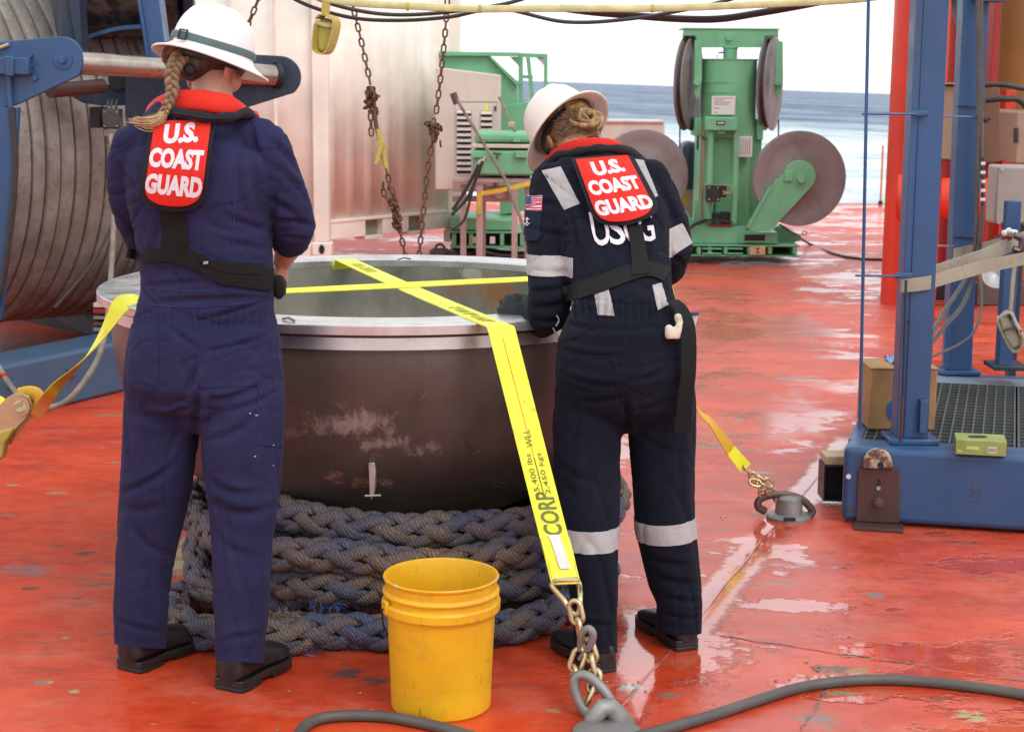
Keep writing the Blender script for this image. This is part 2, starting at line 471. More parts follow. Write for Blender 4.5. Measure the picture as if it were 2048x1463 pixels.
M['hair_dark'] = hair_mat('dark_brown_hair', (0.030, 0.017, 0.012), (0.10, 0.055, 0.032))
M['hair_mid'] = hair_mat('light_brown_hair', (0.15, 0.085, 0.045), (0.30, 0.19, 0.10))
M['hair_tip'] = hair_mat('blonde_hair_tip', (0.42, 0.26, 0.11), (0.62, 0.43, 0.22))
M['hair_blonde'] = hair_mat('blonde_hair', (0.16, 0.080, 0.025), (0.48, 0.30, 0.11))
# ================================================================== the deck, the hull, the sea
SA, SB = Gz(1700, 880), Gz(1215, 1445)      # weld seam running down the right of the bowl
TA, TB = Gz(1440, 1270), Gz(2048, 1362)     # second seam, lower right
UA, UB = Gz(1655, 1375), Gz(1600, 1463)
def line_d(g, a, b, wob=0.02, wsc=3.0):
    d = Vector((b.x - a.x, b.y - a.y, 0)); n = Vector((-d.y, d.x, 0)).normalized()
    k = g.n.new('ShaderNodeVectorMath'); k.operation = 'DOT_PRODUCT'
    g.l.new(g.tc, k.inputs[0]); k.inputs[1].default_value = n
    v = g.math('SUBTRACT', k.outputs['Value'], n.dot(Vector((a.x, a.y, 0))))
    v = g.math('ADD', v, g.math('MULTIPLY', g.math('SUBTRACT', g.noise(wsc, 3), 0.5), wob * 2))
    t = g.n.new('ShaderNodeVectorMath'); t.operation = 'DOT_PRODUCT'
    dn = d.normalized()
    g.l.new(g.tc, t.inputs[0]); t.inputs[1].default_value = dn
    s = g.math('SUBTRACT', t.outputs['Value'], dn.dot(Vector((a.x, a.y, 0))))
    L = d.length
    inside = g.math('MULTIPLY', g.st(s, -0.1, 0.05), g.st(s, L + 0.1, L - 0.05))
    return g.math('ABSOLUTE', v), inside
g = NT('wet_red_deck_paint')
n_big = g.noise(0.8, 4, 0.6)
n_streak = g.noise(1.6, 7, 0.68, vec=g.map((0.9, 1.25, 1), (0, 0, R(-4))))
n_fine = g.noise(11, 6, 0.7, vec=g.map((0.9, 1.0, 1)))
n_chip = g.noise(5.2, 5, 0.6, vec=g.map((0.5, 1.25, 1), (0, 0, R(6)), (3, 1, 0)))
n_chip2 = g.noise(16, 4, 0.6, vec=g.map((0.6, 1.3, 1), (0, 0, R(-12)), (7, 2, 0)))
c = g.mix(g.st(n_streak, 0.32, 0.66), (0.42, 0.033, 0.008), (0.64, 0.062, 0.014))
c = g.mix(g.math('MULTIPLY', g.st(n_fine, 0.35, 0.7), 0.35), c, (0.66, 0.10, 0.04))
c = g.mix(g.math('MULTIPLY', g.st(n_big, 0.5, 0.75), 0.45), c, (0.34, 0.024, 0.014))
SX = g.sep()
c = g.mix(g.math('MULTIPLY', g.st(g.noise(3.1, 7, 0.75, vec=g.map((0.8, 1.2, 1), loc=(6, 2, 0))), 0.50, 0.68), 0.55), c, (0.55, 0.15, 0.095))
left_dirt = g.math('MULTIPLY', g.sphere((-1.45, 5.1, 0), 1.3, (0.8, 1.15, 1)), g.st(n_streak, 0.30, 0.56))
dark_m = g.math('MULTIPLY', g.st(g.noise(6, 6, 0.75, vec=g.map((0.55, 1.8, 1))), 0.52, 0.70), g.math('MINIMUM', g.math('ADD', g.math('MULTIPLY', left_dirt, 2.2), g.math('MULTIPLY', g.st(n_big, 0.5, 0.62), 0.55)), 1.0))
c = g.mix(g.math('MULTIPLY', dark_m, 0.8), c, (0.10, 0.07, 0.06))
c = g.mix(g.math('MULTIPLY', g.st(g.noise(2.4, 7, 0.75, vec=g.map((0.35, 2.3, 1), (0, 0, R(5)), (8, 1, 0))), 0.54, 0.66), 0.6), c, (0.30, 0.018, 0.008))
hair_l = g.math('MULTIPLY', g.st(g.math('ABSOLUTE', g.math('SUBTRACT', g.noise(2.6, 5, 0.65, vec=g.map((0.5, 1.9, 1), (0, 0, R(3)), (11, 4, 0))), 0.5)), 0.010, 0.002), g.st(n_big, 0.46, 0.62))
c = g.mix(g.math('MULTIPLY', hair_l, 0.7), c, (0.20, 0.03, 0.02))
chip = g.st(n_chip, 0.705, 0.725)
def patch(px, py, w, h, col_, k=0.9):
    global c
    q = Gz(px, py)
    m_ = g.st(g.math('ADD', g.sphere((q.x, q.y, 0), w * 1.25, (1, w / h, 1)), g.math('MULTIPLY', g.math('SUBTRACT', g.noise(15, 8, 0.82, vec=g.map((0.75, 1.5, 1), (0, 0, R(8)), (px * 0.01, py * 0.01, 0))), 0.5), 4.2)), 0.62, 0.78)
    c = g.mix(g.math('MULTIPLY', m_, k), c, col_)
OLV, GRY, DRK = (0.30, 0.26, 0.13), (0.20, 0.17, 0.16), (0.09, 0.06, 0.05)
for a_ in ((120, 985, 0.085, 0.035, OLV), (25, 970, 0.05, 0.03, OLV), (215, 830, 0.16, 0.06, (0.22, 0.19, 0.10)), (70, 1140, 0.11, 0.12, GRY), (20, 1135, 0.08, 0.08, GRY), (125, 1090, 0.07, 0.05, DRK), (170, 1105, 0.07, 0.05, DRK), (60, 1175, 0.07, 0.04, DRK),
           (150, 1383, 0.028, 0.02, (0.34, 0.38, 0.20)), (100, 1362, 0.03, 0.025, (0.33, 0.36, 0.2)), (85, 1362, 0.05, 0.03, GRY), (130, 1276, 0.03, 0.02, OLV), (20, 1030, 0.05, 0.03, GRY),
           (1670, 1338, 0.085, 0.07, DRK), (1720, 1340, 0.06, 0.05, (0.27, 0.20, 0.06)), (1340, 1390, 0.055, 0.04, (0.16, 0.15, 0.12)), (1255, 1375, 0.06, 0.04, (0.38, 0.40, 0.33)), (1580, 1130, 0.10, 0.05, (0.33, 0.30, 0.27)), (1560, 1165, 0.13, 0.03, GRY), (1750, 1190, 0.07, 0.05, GRY), (1950, 1085, 0.09, 0.03, DRK),
           (1680, 1385, 0.10, 0.05, (0.27, 0.27, 0.14)), (1940, 1430, 0.08, 0.06, (0.36, 0.36, 0.16)), (1640, 1440, 0.08, 0.10, (0.20, 0.15, 0.12)), (700, 1345, 0.09, 0.08, DRK), (760, 1360, 0.06, 0.05, DRK), (1100, 1420, 0.05, 0.03, OLV), (1520, 945, 0.08, 0.05, (0.33, 0.30, 0.25)), (1480, 840, 0.05, 0.08, (0.34, 0.28, 0.24))):
    patch(*a_)
c = g.mix(chip, c, g.mix(g.noise(3, 2), (0.34, 0.30, 0.17), (0.21, 0.20, 0.20)))
c = g.mix(g.math('MULTIPLY', g.st(n_chip2, 0.70, 0.73), 0.85), c, g.mix(g.st(g.noise(4, 2, vec=g.map(loc=(2, 5, 1))), 0.4, 0.6), (0.07, 0.05, 0.045), (0.32, 0.31, 0.22)))
dA, iA = line_d(g, SA, SB)
dT, iT = line_d(g, TA, TB, 0.012, 4)
dU, iU = line_d(g, UA, UB, 0.02, 6)
seam = g.math('MAXIMUM', g.math('MULTIPLY', g.st(dA, 0.012, 0.004), g.math('MULTIPLY', iA, 0.6)), g.math('MULTIPLY', g.st(dT, 0.010, 0.003), iT))
seam = g.math('MAXIMUM', seam, g.math('MULTIPLY', g.st(dU, 0.010, 0.003), iU))
c = g.mix(g.math('MULTIPLY', g.math('MULTIPLY', seam, g.st(g.noise(14, 4, 0.7), 0.4, 0.55)), 0.8), c, (0.10, 0.085, 0.07))
# water: thin everywhere on the open right side, puddled along the seams
edge = g.math('MULTIPLY', g.math('SUBTRACT', n_fine, 0.5), 0.10)
pA = g.math('MULTIPLY', g.st(g.math('ADD', dA, edge), 0.085, 0.055), iA)
pT = g.math('MULTIPLY', g.st(g.math('ADD', dT, edge), 0.050, 0.020), g.math('MULTIPLY', iT, g.st(SX[0], 0.75, 0.55)))
open_r = g.st(g.math('ADD', SX[0], g.math('MULTIPLY', SX[1], -0.03)), -0.1, 0.25)
pud = g.math('MULTIPLY', g.st(g.noise(1.5, 6, 0.65, vec=g.map((0.9, 1.2, 1), loc=(4, 9, 0))), 0.545, 0.575), open_r)
glint = g.math('MULTIPLY', g.math('MULTIPLY', g.st(g.noise(13, 5, 0.7, vec=g.map((0.6, 1.2, 1), loc=(2, 2, 0)), dist=0.8), 0.60, 0.63), g.st(n_big, 0.44, 0.56)), open_r)
pud = g.math('MAXIMUM', pud, g.math('MULTIPLY', glint, 0.9))
blob = g.math('MULTIPLY', g.st(g.math('ADD', g.sphere((Gz(1290, 1290).x, Gz(1290, 1290).y, 0), 0.46, (1.2, 0.9, 1)), g.math('MULTIPLY', g.math('SUBTRACT', n_fine, 0.5), 1.2)), 0.25, 0.45), 1.0)
farw = g.math('MULTIPLY', g.st(SX[1], 6.2, 9.0), g.st(g.noise(1.3, 8, 0.72, vec=g.map((0.6, 0.75, 1), loc=(1, 3, 0))), 0.50, 0.60))
pud = g.math('MAXIMUM', g.math('MAXIMUM', pud, farw), g.math('MAXIMUM', g.math('MAXIMUM', pA, pT), blob))
pud = g.math('MULTIPLY', pud, g.st(n_chip, 0.72, 0.66))
rough = g.math('ADD', g.lin(n_fine, 0.3, 0.7, 0.24, 0.42), g.math('MULTIPLY', n_big, 0.08))
rough = g.math('SUBTRACT', rough, g.math('MULTIPLY', pud, 0.26))
rough = g.math('MAXIMUM', g.math('ADD', rough, g.lin(SX[1], 5.2, 8, 0.0, 0.16)), 0.045)
hgt = g.math('ADD', g.math('MULTIPLY', g.noise(2.2, 4, 0.6), 1.0), g.math('MULTIPLY', n_fine, 0.16))
dry = g.math('SUBTRACT', 1.0, g.math('MULTIPLY', pud, 0.93))
nb = g.bump(g.math('MULTIPLY', g.math('ADD', g.math('MULTIPLY', g.math('MULTIPLY', n_chip2, 0.1), dry), g.math('MULTIPLY', hgt, dry)), g.lin(SX[1], 5, 11, 1.0, 0.35)), 0.012, 0.75)
nb = g.bump(g.noise(3.2, 5, 0.6), 0.0045, 0.8, nb)
nb = g.bump(g.noise(22, 3, 0.6, vec=g.map((0.7, 1.3, 1))), 0.0010, 0.6, nb)
nb = g.bump(g.math('MULTIPLY', chip, -1.0), 0.002, 0.8, nb)
M['deck'] = g.bsdf(c, rough, 0, nb, Coat_Weight=g.math('MULTIPLY', pud, 0.75), Coat_Roughness=g.lin(SX[1], 5.5, 9.5, 0.04, 0.22), Coat_IOR=1.45, Specular_IOR_Level=g.lin(SX[0], -0.8, 0.6, 0.35, 1.0))

mb = MB()
X0, X1, Y0, Y1 = -26.0, 26.0, -9.0, 22.36
mb.add([(X0, Y0, 0), (X1, Y0, 0), (X1, Y1, 0), (X0, Y1, 0)], [(0, 1, 2, 3)])
deck = tag(mb.build('deck', M['deck']), kind='structure')
hull = MB().box((X0, Y0, -7), (X1, Y1, -0.006)).build('hull', M['red']); tag(hull, kind='structure')

# weld beads along the plate joints: real low ridges
def bead(a, b, name, r=0.006):
    n = 120
    pts = []
    for i in range(n + 1):
        p = a.lerp(b, i / n); d = (b - a).normalized(); nn = Vector((-d.y, d.x, 0))
        pts.append(p + nn * (0.012 * (noise.noise((i * 0.09, a.x, 0)))) + Vector((0, 0, 0.0008)))
    rad = [r * (0.7 + 0.5 * abs(noise.noise((i * 0.7, 3, a.y)))) for i in range(n + 1)]
    m = MB(); m.tube(pts, rad, 8, flat=0.45, ref=(-(b - a).normalized().y, (b - a).normalized().x, 0))
    return tag(m.build(name, M['deck']), kind='structure')
bead(SA, SB, 'deck_weld_seam'); bead(TA, TB, 'deck_weld_seam', 0.005); bead(UA, UB, 'deck_weld_seam', 0.004)

# sea
g = NT('sea_water')
sx = g.sep()
foam_n = g.noise(0.014, 8, 0.72, vec=g.map((0.9, 1.0, 1)), dist=0.5)
foam_f = g.noise(0.07, 8, 0.75, vec=g.map((0.8, 1.0, 1)), dist=0.6)
near = g.st(g.math('ADD', sx[1], g.math('MULTIPLY', g.math('SUBTRACT', foam_n, 0.5), 520)), 420, 200)
foam = g.math('MULTIPLY', near, g.lin(foam_f, 0.36, 0.56, 0.25, 1.0))
capn = g.noise(0.035, 7, 0.75, vec=g.map((0.35, 1.8, 1)))
foam = g.math('MAXIMUM', foam, g.math('MULTIPLY', g.st(capn, 0.66, 0.72), 0.35))
sn = g.math('ADD', g.math('MULTIPLY', g.noise(0.012, 8, 0.75, vec=g.map((1, 0.8, 1))), 0.6), g.math('MULTIPLY', g.noise(0.09, 8, 0.75, vec=g.map((1, 0.8, 1))), 0.4))
col = g.mix(g.st(sn, 0.43, 0.57), (0.07, 0.11, 0.18), (0.24, 0.31, 0.41))
col = g.mix(g.math('MULTIPLY', near, 0.6), col, (0.30, 0.48, 0.58))
col = g.mix(foam, col, (0.80, 0.86, 0.88))
wv = g.noise(0.22, 6, 0.62, vec=g.map((0.5, 1.4, 1)))
wv2 = g.noise(0.04, 5, 0.6, vec=g.map((0.4, 1.3, 1)))
nb = g.bump(g.math('ADD', g.math('MULTIPLY', wv2, 3.0), wv), 1.8, 1.0)
M['sea'] = g.bsdf(col, g.lin(foam, 0, 1, 0.45, 0.8), 0, nb, IOR=1.33, Specular_IOR_Level=0.22)
mb = MB()
S = 26000
mb.add([(-S, -400, 0), (S, -400, 0), (S, S, 0), (-S, S, 0)], [(0, 1, 2, 3)])
sea = tag(mb.build('sea', M['sea'], sharp=0), kind='structure')
sea.rotation_euler = (0, R(1.55), 0)
sea.location = (0, 0, -5.4)

# small ship-side marker staff on the far deck edge
t = thing('marker_staff', 'thin orange staff standing at the far deck edge beside the tall red column', 'staff', (P(1761, 403, 22.1).x, 22.1, 0))
a = P(1761, 403, 22.1); b = P(1763, 291, 22.1)
MB().cyl((a.x, a.y, 0), (a.x, a.y, b.z), 0.014, 10).build('pole', plain('orange_staff', (0.62, 0.20, 0.03), 0.5), t)
MB().cyl((a.x, a.y, 0), (a.x, a.y, 0.05), 0.03, 10).build('socket', M['black'], t)
# ================================================================== the big bowl on its rope coil
BX, BY, BZ = -0.420, 5.5, 0.922
BC = Vector((BX, BY, 0))
prof = [(0.905, BZ - 0.0755), (0.905, 0.78), (0.898, 0.71), (0.884, 0.64), (0.862, 0.575), (0.832, 0.51), (0.79, 0.447), (0.74, 0.39), (0.68, 0.335), (0.60, 0.285), (0.50, 0.238), (0.38, 0.205), (0.22, 0.185), (0.0, 0.18)]
PZ = [z for r, z in prof][::-1]; PR = [r for r, z in prof][::-1]
g = NT('bowl_outer_steel')
sx = g.sep()
n1 = g.noise(1.5, 5, 0.6); n2 = g.noise(10, 8, 0.78, vec=g.map((1.3, 1.3, 0.9), (0, R(25), 0)), dist=0.25); n3 = g.noise(55, 5, 0.75)
c = g.mix(g.st(n1, 0.3, 0.7), (0.085, 0.066, 0.058), (0.140, 0.113, 0.100))
c = g.mix(g.math('MULTIPLY', g.st(g.noise(9, 5, 0.7, vec=g.map((1, 1, 0.2))), 0.5, 0.75), 0.4), c, (0.04, 0.020, 0.017))
def scuff(px, py, r, sc=(1, 1, 1), th=0.5):
    d = ray(px, py); best = None       # where this line of sight meets the shell
    for i in range(400):
        q = CAMO + d * ((4.4 + i * 0.003) / d.y)
        rr = math.hypot(q.x - BX, q.y - BY)
        R0 = float(np.interp(q.z, PZ, PR))
        if rr <= R0: best = q; break
    if best is None: best = P(px, py, 4.7)
    return g.sphere(tuple(best), r, sc)
sm = g.math('MAXIMUM', scuff(695, 850, 0.15, (0.8, 1, 1.7)), scuff(765, 885, 0.13, (0.8, 1, 2.2)))
sm = g.math('MAXIMUM', sm, g.math('MULTIPLY', scuff(865, 895, 0.16, (0.9, 1, 3)), 0.7))
sm = g.math('MAXIMUM', sm, g.math('MULTIPLY', scuff(560, 850, 0.10), 0.6))
sm = g.math('MAXIMUM', sm, g.math('MULTIPLY', scuff(1040, 860, 0.12), 0.6))
m1 = g.math('MULTIPLY', g.st(g.math('ADD', sm, g.math('MULTIPLY', g.math('SUBTRACT', n2, 0.5), 3.0)), 0.42, 0.95), 0.85)
c = g.mix(m1, c, (0.40, 0.34, 0.32))
bare = g.math('MAXIMUM', scuff(672, 952, 0.060), g.math('MAXIMUM', scuff(725, 965, 0.070), scuff(765, 962, 0.055)))
m2 = g.st(g.math('ADD', bare, g.math('MULTIPLY', g.math('SUBTRACT', g.noise(14, 5, 0.7), 0.5), 1.8)), 0.48, 0.60)
c = g.mix(m2, c, g.mix(g.st(n3, 0.35, 0.6), (0.36, 0.26, 0.19), (0.16, 0.09, 0.065)))
m3 = g.math('MULTIPLY', g.st(g.noise(24, 5, 0.8, dist=2), 0.66, 0.72), g.st(sx[2], 0.62, 0.45))
c = g.mix(g.math('MULTIPLY', m3, 0.5), c, (0.24, 0.17, 0.14))
M['bowl'] = g.bsdf(c, g.lin(n1, 0.3, 0.7, 0.28, 0.42), 0.25, g.bump(g.math('ADD', g.noise(3, 4), g.math('MULTIPLY', n3, 0.1)), 0.004, 0.5))
g = NT('bowl_lining_steel')
a = g.noise(3, 6, 0.7, vec=g.map((1, 1, 0.35)))
c = g.mix(g.st(a, 0.3, 0.7), (0.16, 0.155, 0.125), (0.29, 0.28, 0.235))
rp = P(990, 585, 6.2); rp2 = P(930, 570, 6.25); rp3 = P(700, 640, 6.2); wp = P(945, 545, 6.25)
rm = g.math('MAXIMUM', g.sphere(tuple(rp), 0.16, (1, 0.6, 1.6)), g.math('MULTIPLY', g.sphere(tuple(rp2), 0.2, (1, 0.6, 2)), 0.7))
rm = g.math('MAXIMUM', rm, g.math('MULTIPLY', g.sphere(tuple(rp3), 0.16), 0.5))
c = g.mix(g.math('MULTIPLY', g.st(g.math('ADD', rm, g.math('MULTIPLY', g.math('SUBTRACT', g.noise(9, 6, 0.75), 0.5), 2.2)), 0.4, 0.85), 0.8), c, (0.33, 0.135, 0.035))
c = g.mix(g.st(g.math('ADD', g.sphere(tuple(wp), 0.12, (1, 0.5, 2)), g.math('MULTIPLY', g.math('SUBTRACT', g.noise(12, 5, 0.7), 0.5), 2)), 0.45, 0.7), c, (0.42, 0.38, 0.34))
M['bowl_in'] = g.bsdf(c, 0.55, 0.3, g.bump(g.noise(20, 5), 0.002, 0.8))
g = NT('machined_rim_steel')
a = g.noise(8, 5, 0.7); b = g.noise(160, 2, 0.5)
c = g.mix(g.st(a, 0.3, 0.7), (0.56, 0.55, 0.54), (0.70, 0.69, 0.68))
c = g.mix(g.math('MULTIPLY', g.st(g.noise(5, 6, 0.8), 0.58, 0.7), 0.6), c, (0.25, 0.22, 0.19))
M['rim'] = g.bsdf(c, g.lin(a, 0.3, 0.7, 0.24, 0.4), 0.9, g.bump(b, 0.0004, 0.5))

bowl = thing('metal_bowl', 'huge brown steel bowl with bright machined rim resting on a coil of thick rope', 'bowl', (BX, BY, 0.18))
R0 = 0.948
MB().lathe([(R0, BZ - 0.028), (R0, BZ - 0.003), (R0 - 0.003, BZ), (R0 - 0.058, BZ), (R0 - 0.0585, BZ - 0.0015), (R0 - 0.061, BZ - 0.0015), (R0 - 0.0615, BZ),
            (0.79, BZ), (0.783, BZ - 0.005), (0.783, BZ - 0.028)], (BX, BY, 0), 160, closed=True).build('rim', M['rim'], bowl, sharp=25)
MB().lathe([(0.915, BZ - 0.0285), (0.915, BZ - 0.040), (0.80, BZ - 0.040), (0.80, BZ - 0.0285)], (BX, BY, 0), 128, closed=True).build('gasket', M['brownplate'], bowl)
MB().lathe([(0.918, BZ - 0.0405), (0.920, BZ - 0.075), (0.85, BZ - 0.075), (0.85, BZ - 0.0405)], (BX, BY, 0), 160, closed=True).build('rim_band', M['rim'], bowl, sharp=25)
sp = [(p.x, p.z) for p in smooth_path([(r, 0, z) for r, z in prof], 4)]
MB().lathe(sp, (BX, BY, 0), 128).build('shell', M['bowl'], bowl, sharp=0)
inn = [(0.784, BZ - 0.0285), (0.786, 0.80), (0.78, 0.70), (0.75, 0.60), (0.68, 0.50), (0.56, 0.40), (0.40, 0.33), (0.2, 0.30), (0.0, 0.29)]
sp = [(p.x, p.z) for p in smooth_path([(r, 0, z) for r, z in inn], 4)]
MB().lathe(sp, (BX, BY, 0), 128).build('lining', M['bowl_in'], bowl, sharp=0)
# small lug with a pin near the foot of the shell
lp = P(743, 955, 4.72)
lug = MB(); lug.pprism([(737, 925), (749, 925), (752, 940), (749, 985), (743, 1000), (739, 985)], 4.655, 0.12)
lug = lug.build('lug', M['steel'], bowl, bevel=0.002)
MB().cyl(P(730, 991, 4.65), P(762, 990, 4.65), 0.0035, 10).build('pin', M['steel'], lug)
def bowl_pt(px, py, off=0.0008):
    d = ray(px, py)
    for i in range(900):
        q = CAMO + d * ((4.4 + i * 0.0014) / d.y)
        rr = math.hypot(q.x - BX, q.y - BY)
        if rr <= float(np.interp(q.z, PZ, PR)) + off: return q
    return P(px, py, 4.7)
sc_pale, sc_or = plain('pale_scratch', (0.34, 0.29, 0.27), 0.5), plain('orange_scratch', (0.34, 0.15, 0.09), 0.5)
for pts_, r_, mt_ in (([(858, 722), (852, 738), (846, 748)], .0010, sc_pale), ([(856, 782), (848, 790), (840, 800)], .0024, sc_pale), ([(556, 962), (566, 972), (574, 980)], .0028, sc_or), ([(580, 988), (592, 1000), (606, 1018)], .0036, sc_or),
                      ([(975, 955), (992, 962), (1010, 966)], .0009, sc_pale), ([(985, 968), (1000, 972), (1016, 972)], .0008, sc_or), ([(595, 700), (600, 703), (608, 706)], .0013, sc_pale), ([(963, 895), (957, 903), (948, 908)], .0016, sc_pale),
                      ([(940, 880), (965, 900), (980, 915)], .0007, sc_pale), ([(760, 870), (790, 880), (830, 888)], .0008, sc_pale), ([(650, 850), (672, 836), (700, 832)], .0010, sc_pale)):
    m = MB(); m.tube(smooth_path([bowl_pt(x, y) for x, y in pts_], 4), r_, 6, flat=0.35, ref=(0, -1, 0)); m.build('scratch', mt_, bowl)
# two slits of black tape on the rim
for (x0, y0, x1, y1) in ((565, 637, 590, 642), (795, 519, 822, 518)):
    a, b = Gz(x0, y0, BZ + 0.004), Gz(x1, y1, BZ + 0.004)
    w = Vector((0, 0.012, 0))
    m = MB(); ribbon(m, [a, (a + b) / 2 + Vector((0, 0, 0.006)), b], w, 0.003); m.build('rim_tape', M['black'], bowl)

# ------------------------------------------------------------------ plaited mooring rope
def plait(path, R_, pitch, closed, parent, jitter=0.006, seed=0, name='rope_turn', mats=None, n=9, nw=4):
    path = resample(path + ([path[0]] if closed else []), pitch / 24.0)
    if closed and (path[-1] - path[0]).length < pitch / 30: path = path[:-1]
    m = len(path)
    Ltot = sum((path[i + 1] - path[i]).length for i in range(m - 1)) + ((path[0] - path[-1]).length if closed else 0)
    turns = max(1, round(Ltot / pitch))
    holder = bpy.data.objects.new(name, None); holder.empty_display_size = 0.05
    COL.objects.link(holder); attach(holder, parent)
    T = []
    for i in range(m):
        a = path[i - 1] if (i > 0 or closed) else path[i]; b = path[(i + 1) % m] if (i < m - 1 or closed) else path[i]
        T.append((b - a).normalized())
    for d_ in (1, -1):
        for k in range(nw):
            pts, rad, rfs = [], [], []
            for i in range(m):
                t = T[i]
                up = Vector((0, 0, 1)); u = (up - t * up.dot(t)).normalized(); w = t.cross(u)
                th = d_ * (2 * math.pi * turns * i / m) + 2 * math.pi * k / nw
                ro = R_ * (0.70 + 0.15 * d_ * math.cos(nw * th)); rfs.append(u * math.cos(th) + w * math.sin(th))
                ro *= 1 + 0.10 * noise.noise((i * 0.08, k * 3.1 + seed, d_ * 2.0))
                pts.append(path[i] + u * (math.cos(th) * ro) + w * (math.sin(th) * ro))
                rad.append(R_ * (0.255 + 0.04 * noise.noise((i * 0.21, k + seed, d_ * 5.0))))
            mb = MB(); mb.tube(pts, rad, n, closed=closed, flat=1.62, refs=rfs)
            mt = random.Random(seed * 31 + k + 7 * d_).choice(mats or [M['rope'], M['rope_b'], M['rope_c']])
            o = link_mesh('strand', mb.mesh('strand', 0), mt, None)
            o.parent = holder; o.matrix_parent_inverse = holder.matrix_world.inverted() if False else Matrix.Identity(4)
            if parent is not None and parent.type == 'EMPTY':
                o.matrix_basis = Matrix.Identity(4)
    return holder
def circle_path(c, r, z, n=140, wob=0.012, seed=0, a0=0, a1=2 * math.pi):
    out = []
    for i in range(n):
        a = a0 + (a1 - a0) * i / n
        rr = r + wob * noise.noise((math.cos(a) * 1.6, math.sin(a) * 1.6, seed * 2.3)) * 2
        out.append(Vector((c.x + rr * math.cos(a), c.y + rr * math.sin(a), z + wob * 0.8 * noise.noise((math.cos(a) * 2, math.sin(a) * 2, 9 + seed)))))
    return out
RC = Vector((P(815, 1100, 5.28).x, 5.28, 0))
coil = thing('rope_coil', 'coil of thick grey plaited mooring rope stacked under the steel bowl on a pallet', 'rope', (0, 0, 0))
for i, (r_, z_) in enumerate(((0.655, 0.146), (0.672, 0.228), (0.632, 0.303))):
    plait(circle_path(RC, r_, z_, 140, 0.034, i), (0.055, 0.050, 0.053)[i], 0.48, True, coil, seed=i + 1)
plait(circle_path(RC, 0.545, 0.145, 120, 0.01, 8), 0.050, 0.48, True, coil, seed=9)
plait(circle_path(RC, 0.54, 0.235, 120, 0.01, 11), 0.050, 0.48, True, coil, seed=12)
# end of the coil folded up at the left, and one leading up behind the right side of the bowl
plait(smooth_path([Gz(430, 1195, 0.06), P(405, 1170, 4.78), P(392, 1120, 4.88), P(400, 1075, 4.95), P(432, 1050, 4.95), P(470, 1060, 4.86)], 14), 0.043, 0.45, False, coil, seed=21, mats=[M['rope']])
loose = thing('loose_rope', 'slack plaited rope with frayed strands lying on the deck in front of the coil', 'rope', (0, 0, 0))
def gp(l, z): return smooth_path([Gz(x, y, z) for x, y in l], 14)
plait(gp([(330, 1205), (352, 1238), (395, 1262), (470, 1268), (560, 1275), (640, 1262), (730, 1262), (830, 1268), (930, 1262), (1030, 1250), (1100, 1228), (1150, 1200)], 0.050), 0.051, 0.50, False, loose, seed=31)
plait(gp([(345, 1200), (380, 1190), (430, 1192), (520, 1205), (640, 1212), (760, 1208), (900, 1205), (1010, 1200), (1090, 1185), (1170, 1170), (1215, 1140)], 0.050), 0.049, 0.48, False, loose, seed=33)
# whipped middle piece and frays
rnd = random.Random(4)
def fray(name, mat, c, n, L, spread, parent, dirn=(0, 0, 0), r=0.0009):
    mb = MB()
    for i in range(n):
        p = Vector(c) + Vector((rnd.gauss(0, spread), rnd.gauss(0, spread * 0.5), abs(rnd.gauss(0, spread * 0.35))))
        d = Vector((rnd.gauss(0, 1), rnd.gauss(0, 0.7), rnd.gauss(0, 0.5))).normalized() + Vector(dirn)
        pts = [p]
        for k in range(5):
            d = (d + Vector((rnd.gauss(0, 0.35), rnd.gauss(0, 0.35), rnd.gauss(-0.12, 0.3)))).normalized()
            q = pts[-1] + d * (L / 5 * rnd.uniform(0.6, 1.3)); q.z = max(q.z, 0.004); pts.append(q)
        mb.tube(pts, [r, r, r * 0.9, r * 0.8, r * 0.6, r * 0.4], 4, caps=False)
    o = mb.build(name, mat, parent, sharp=0); o['kind'] = 'stuff'
    return o
fray('frayed_fibres', M['rope_blue'], Gz(350, 1190, 0.05), 90, 0.07, 0.014, loose, (0.5, 0, 0.3))
fray('frayed_fibres', M['rope_blue'], Gz(560, 1296, 0.012), 90, 0.09, 0.04, loose, (0.4, 0, 0))
fray('frayed_fibres', M['rope_fray'], Gz(620, 1285, 0.02), 110, 0.10, 0.045, loose)
fray('frayed_fibres', M['rope_pale'], Gz(575, 1240, 0.08), 160, 0.035, 0.03, loose)
fray('frayed_fibres', M['rope_blue'], Gz(655, 1205, 0.10), 90, 0.045, 0.022, coil)
for o in list(COL.objects):
    if o.name.startswith('frayed_fibres'): pass
# pallet under the coil
pal = thing('wood_pallet', 'rough wooden pallet mostly hidden under the rope coil, one plank end showing at the left', 'pallet', (-0.4, 5.4, 0))
pa = P(338, 1150, 4.98)
plank = MB().box((0, 0, 0), (1.22, 0.095, 0.02)).mesh('plank')
for i in range(7):
    link_mesh('plank', plank, M['wood'], pal, Matrix.Translation((pa.x + 0.02 * rnd.uniform(-1, 1), 4.93 + i * 0.135, 0.078)))
for xx in (-0.98, -0.45, 0.08):
    MB().box((xx, 4.95, 0.0), (xx + 0.09, 5.80, 0.077)).build('bearer', M['wood'], pal)
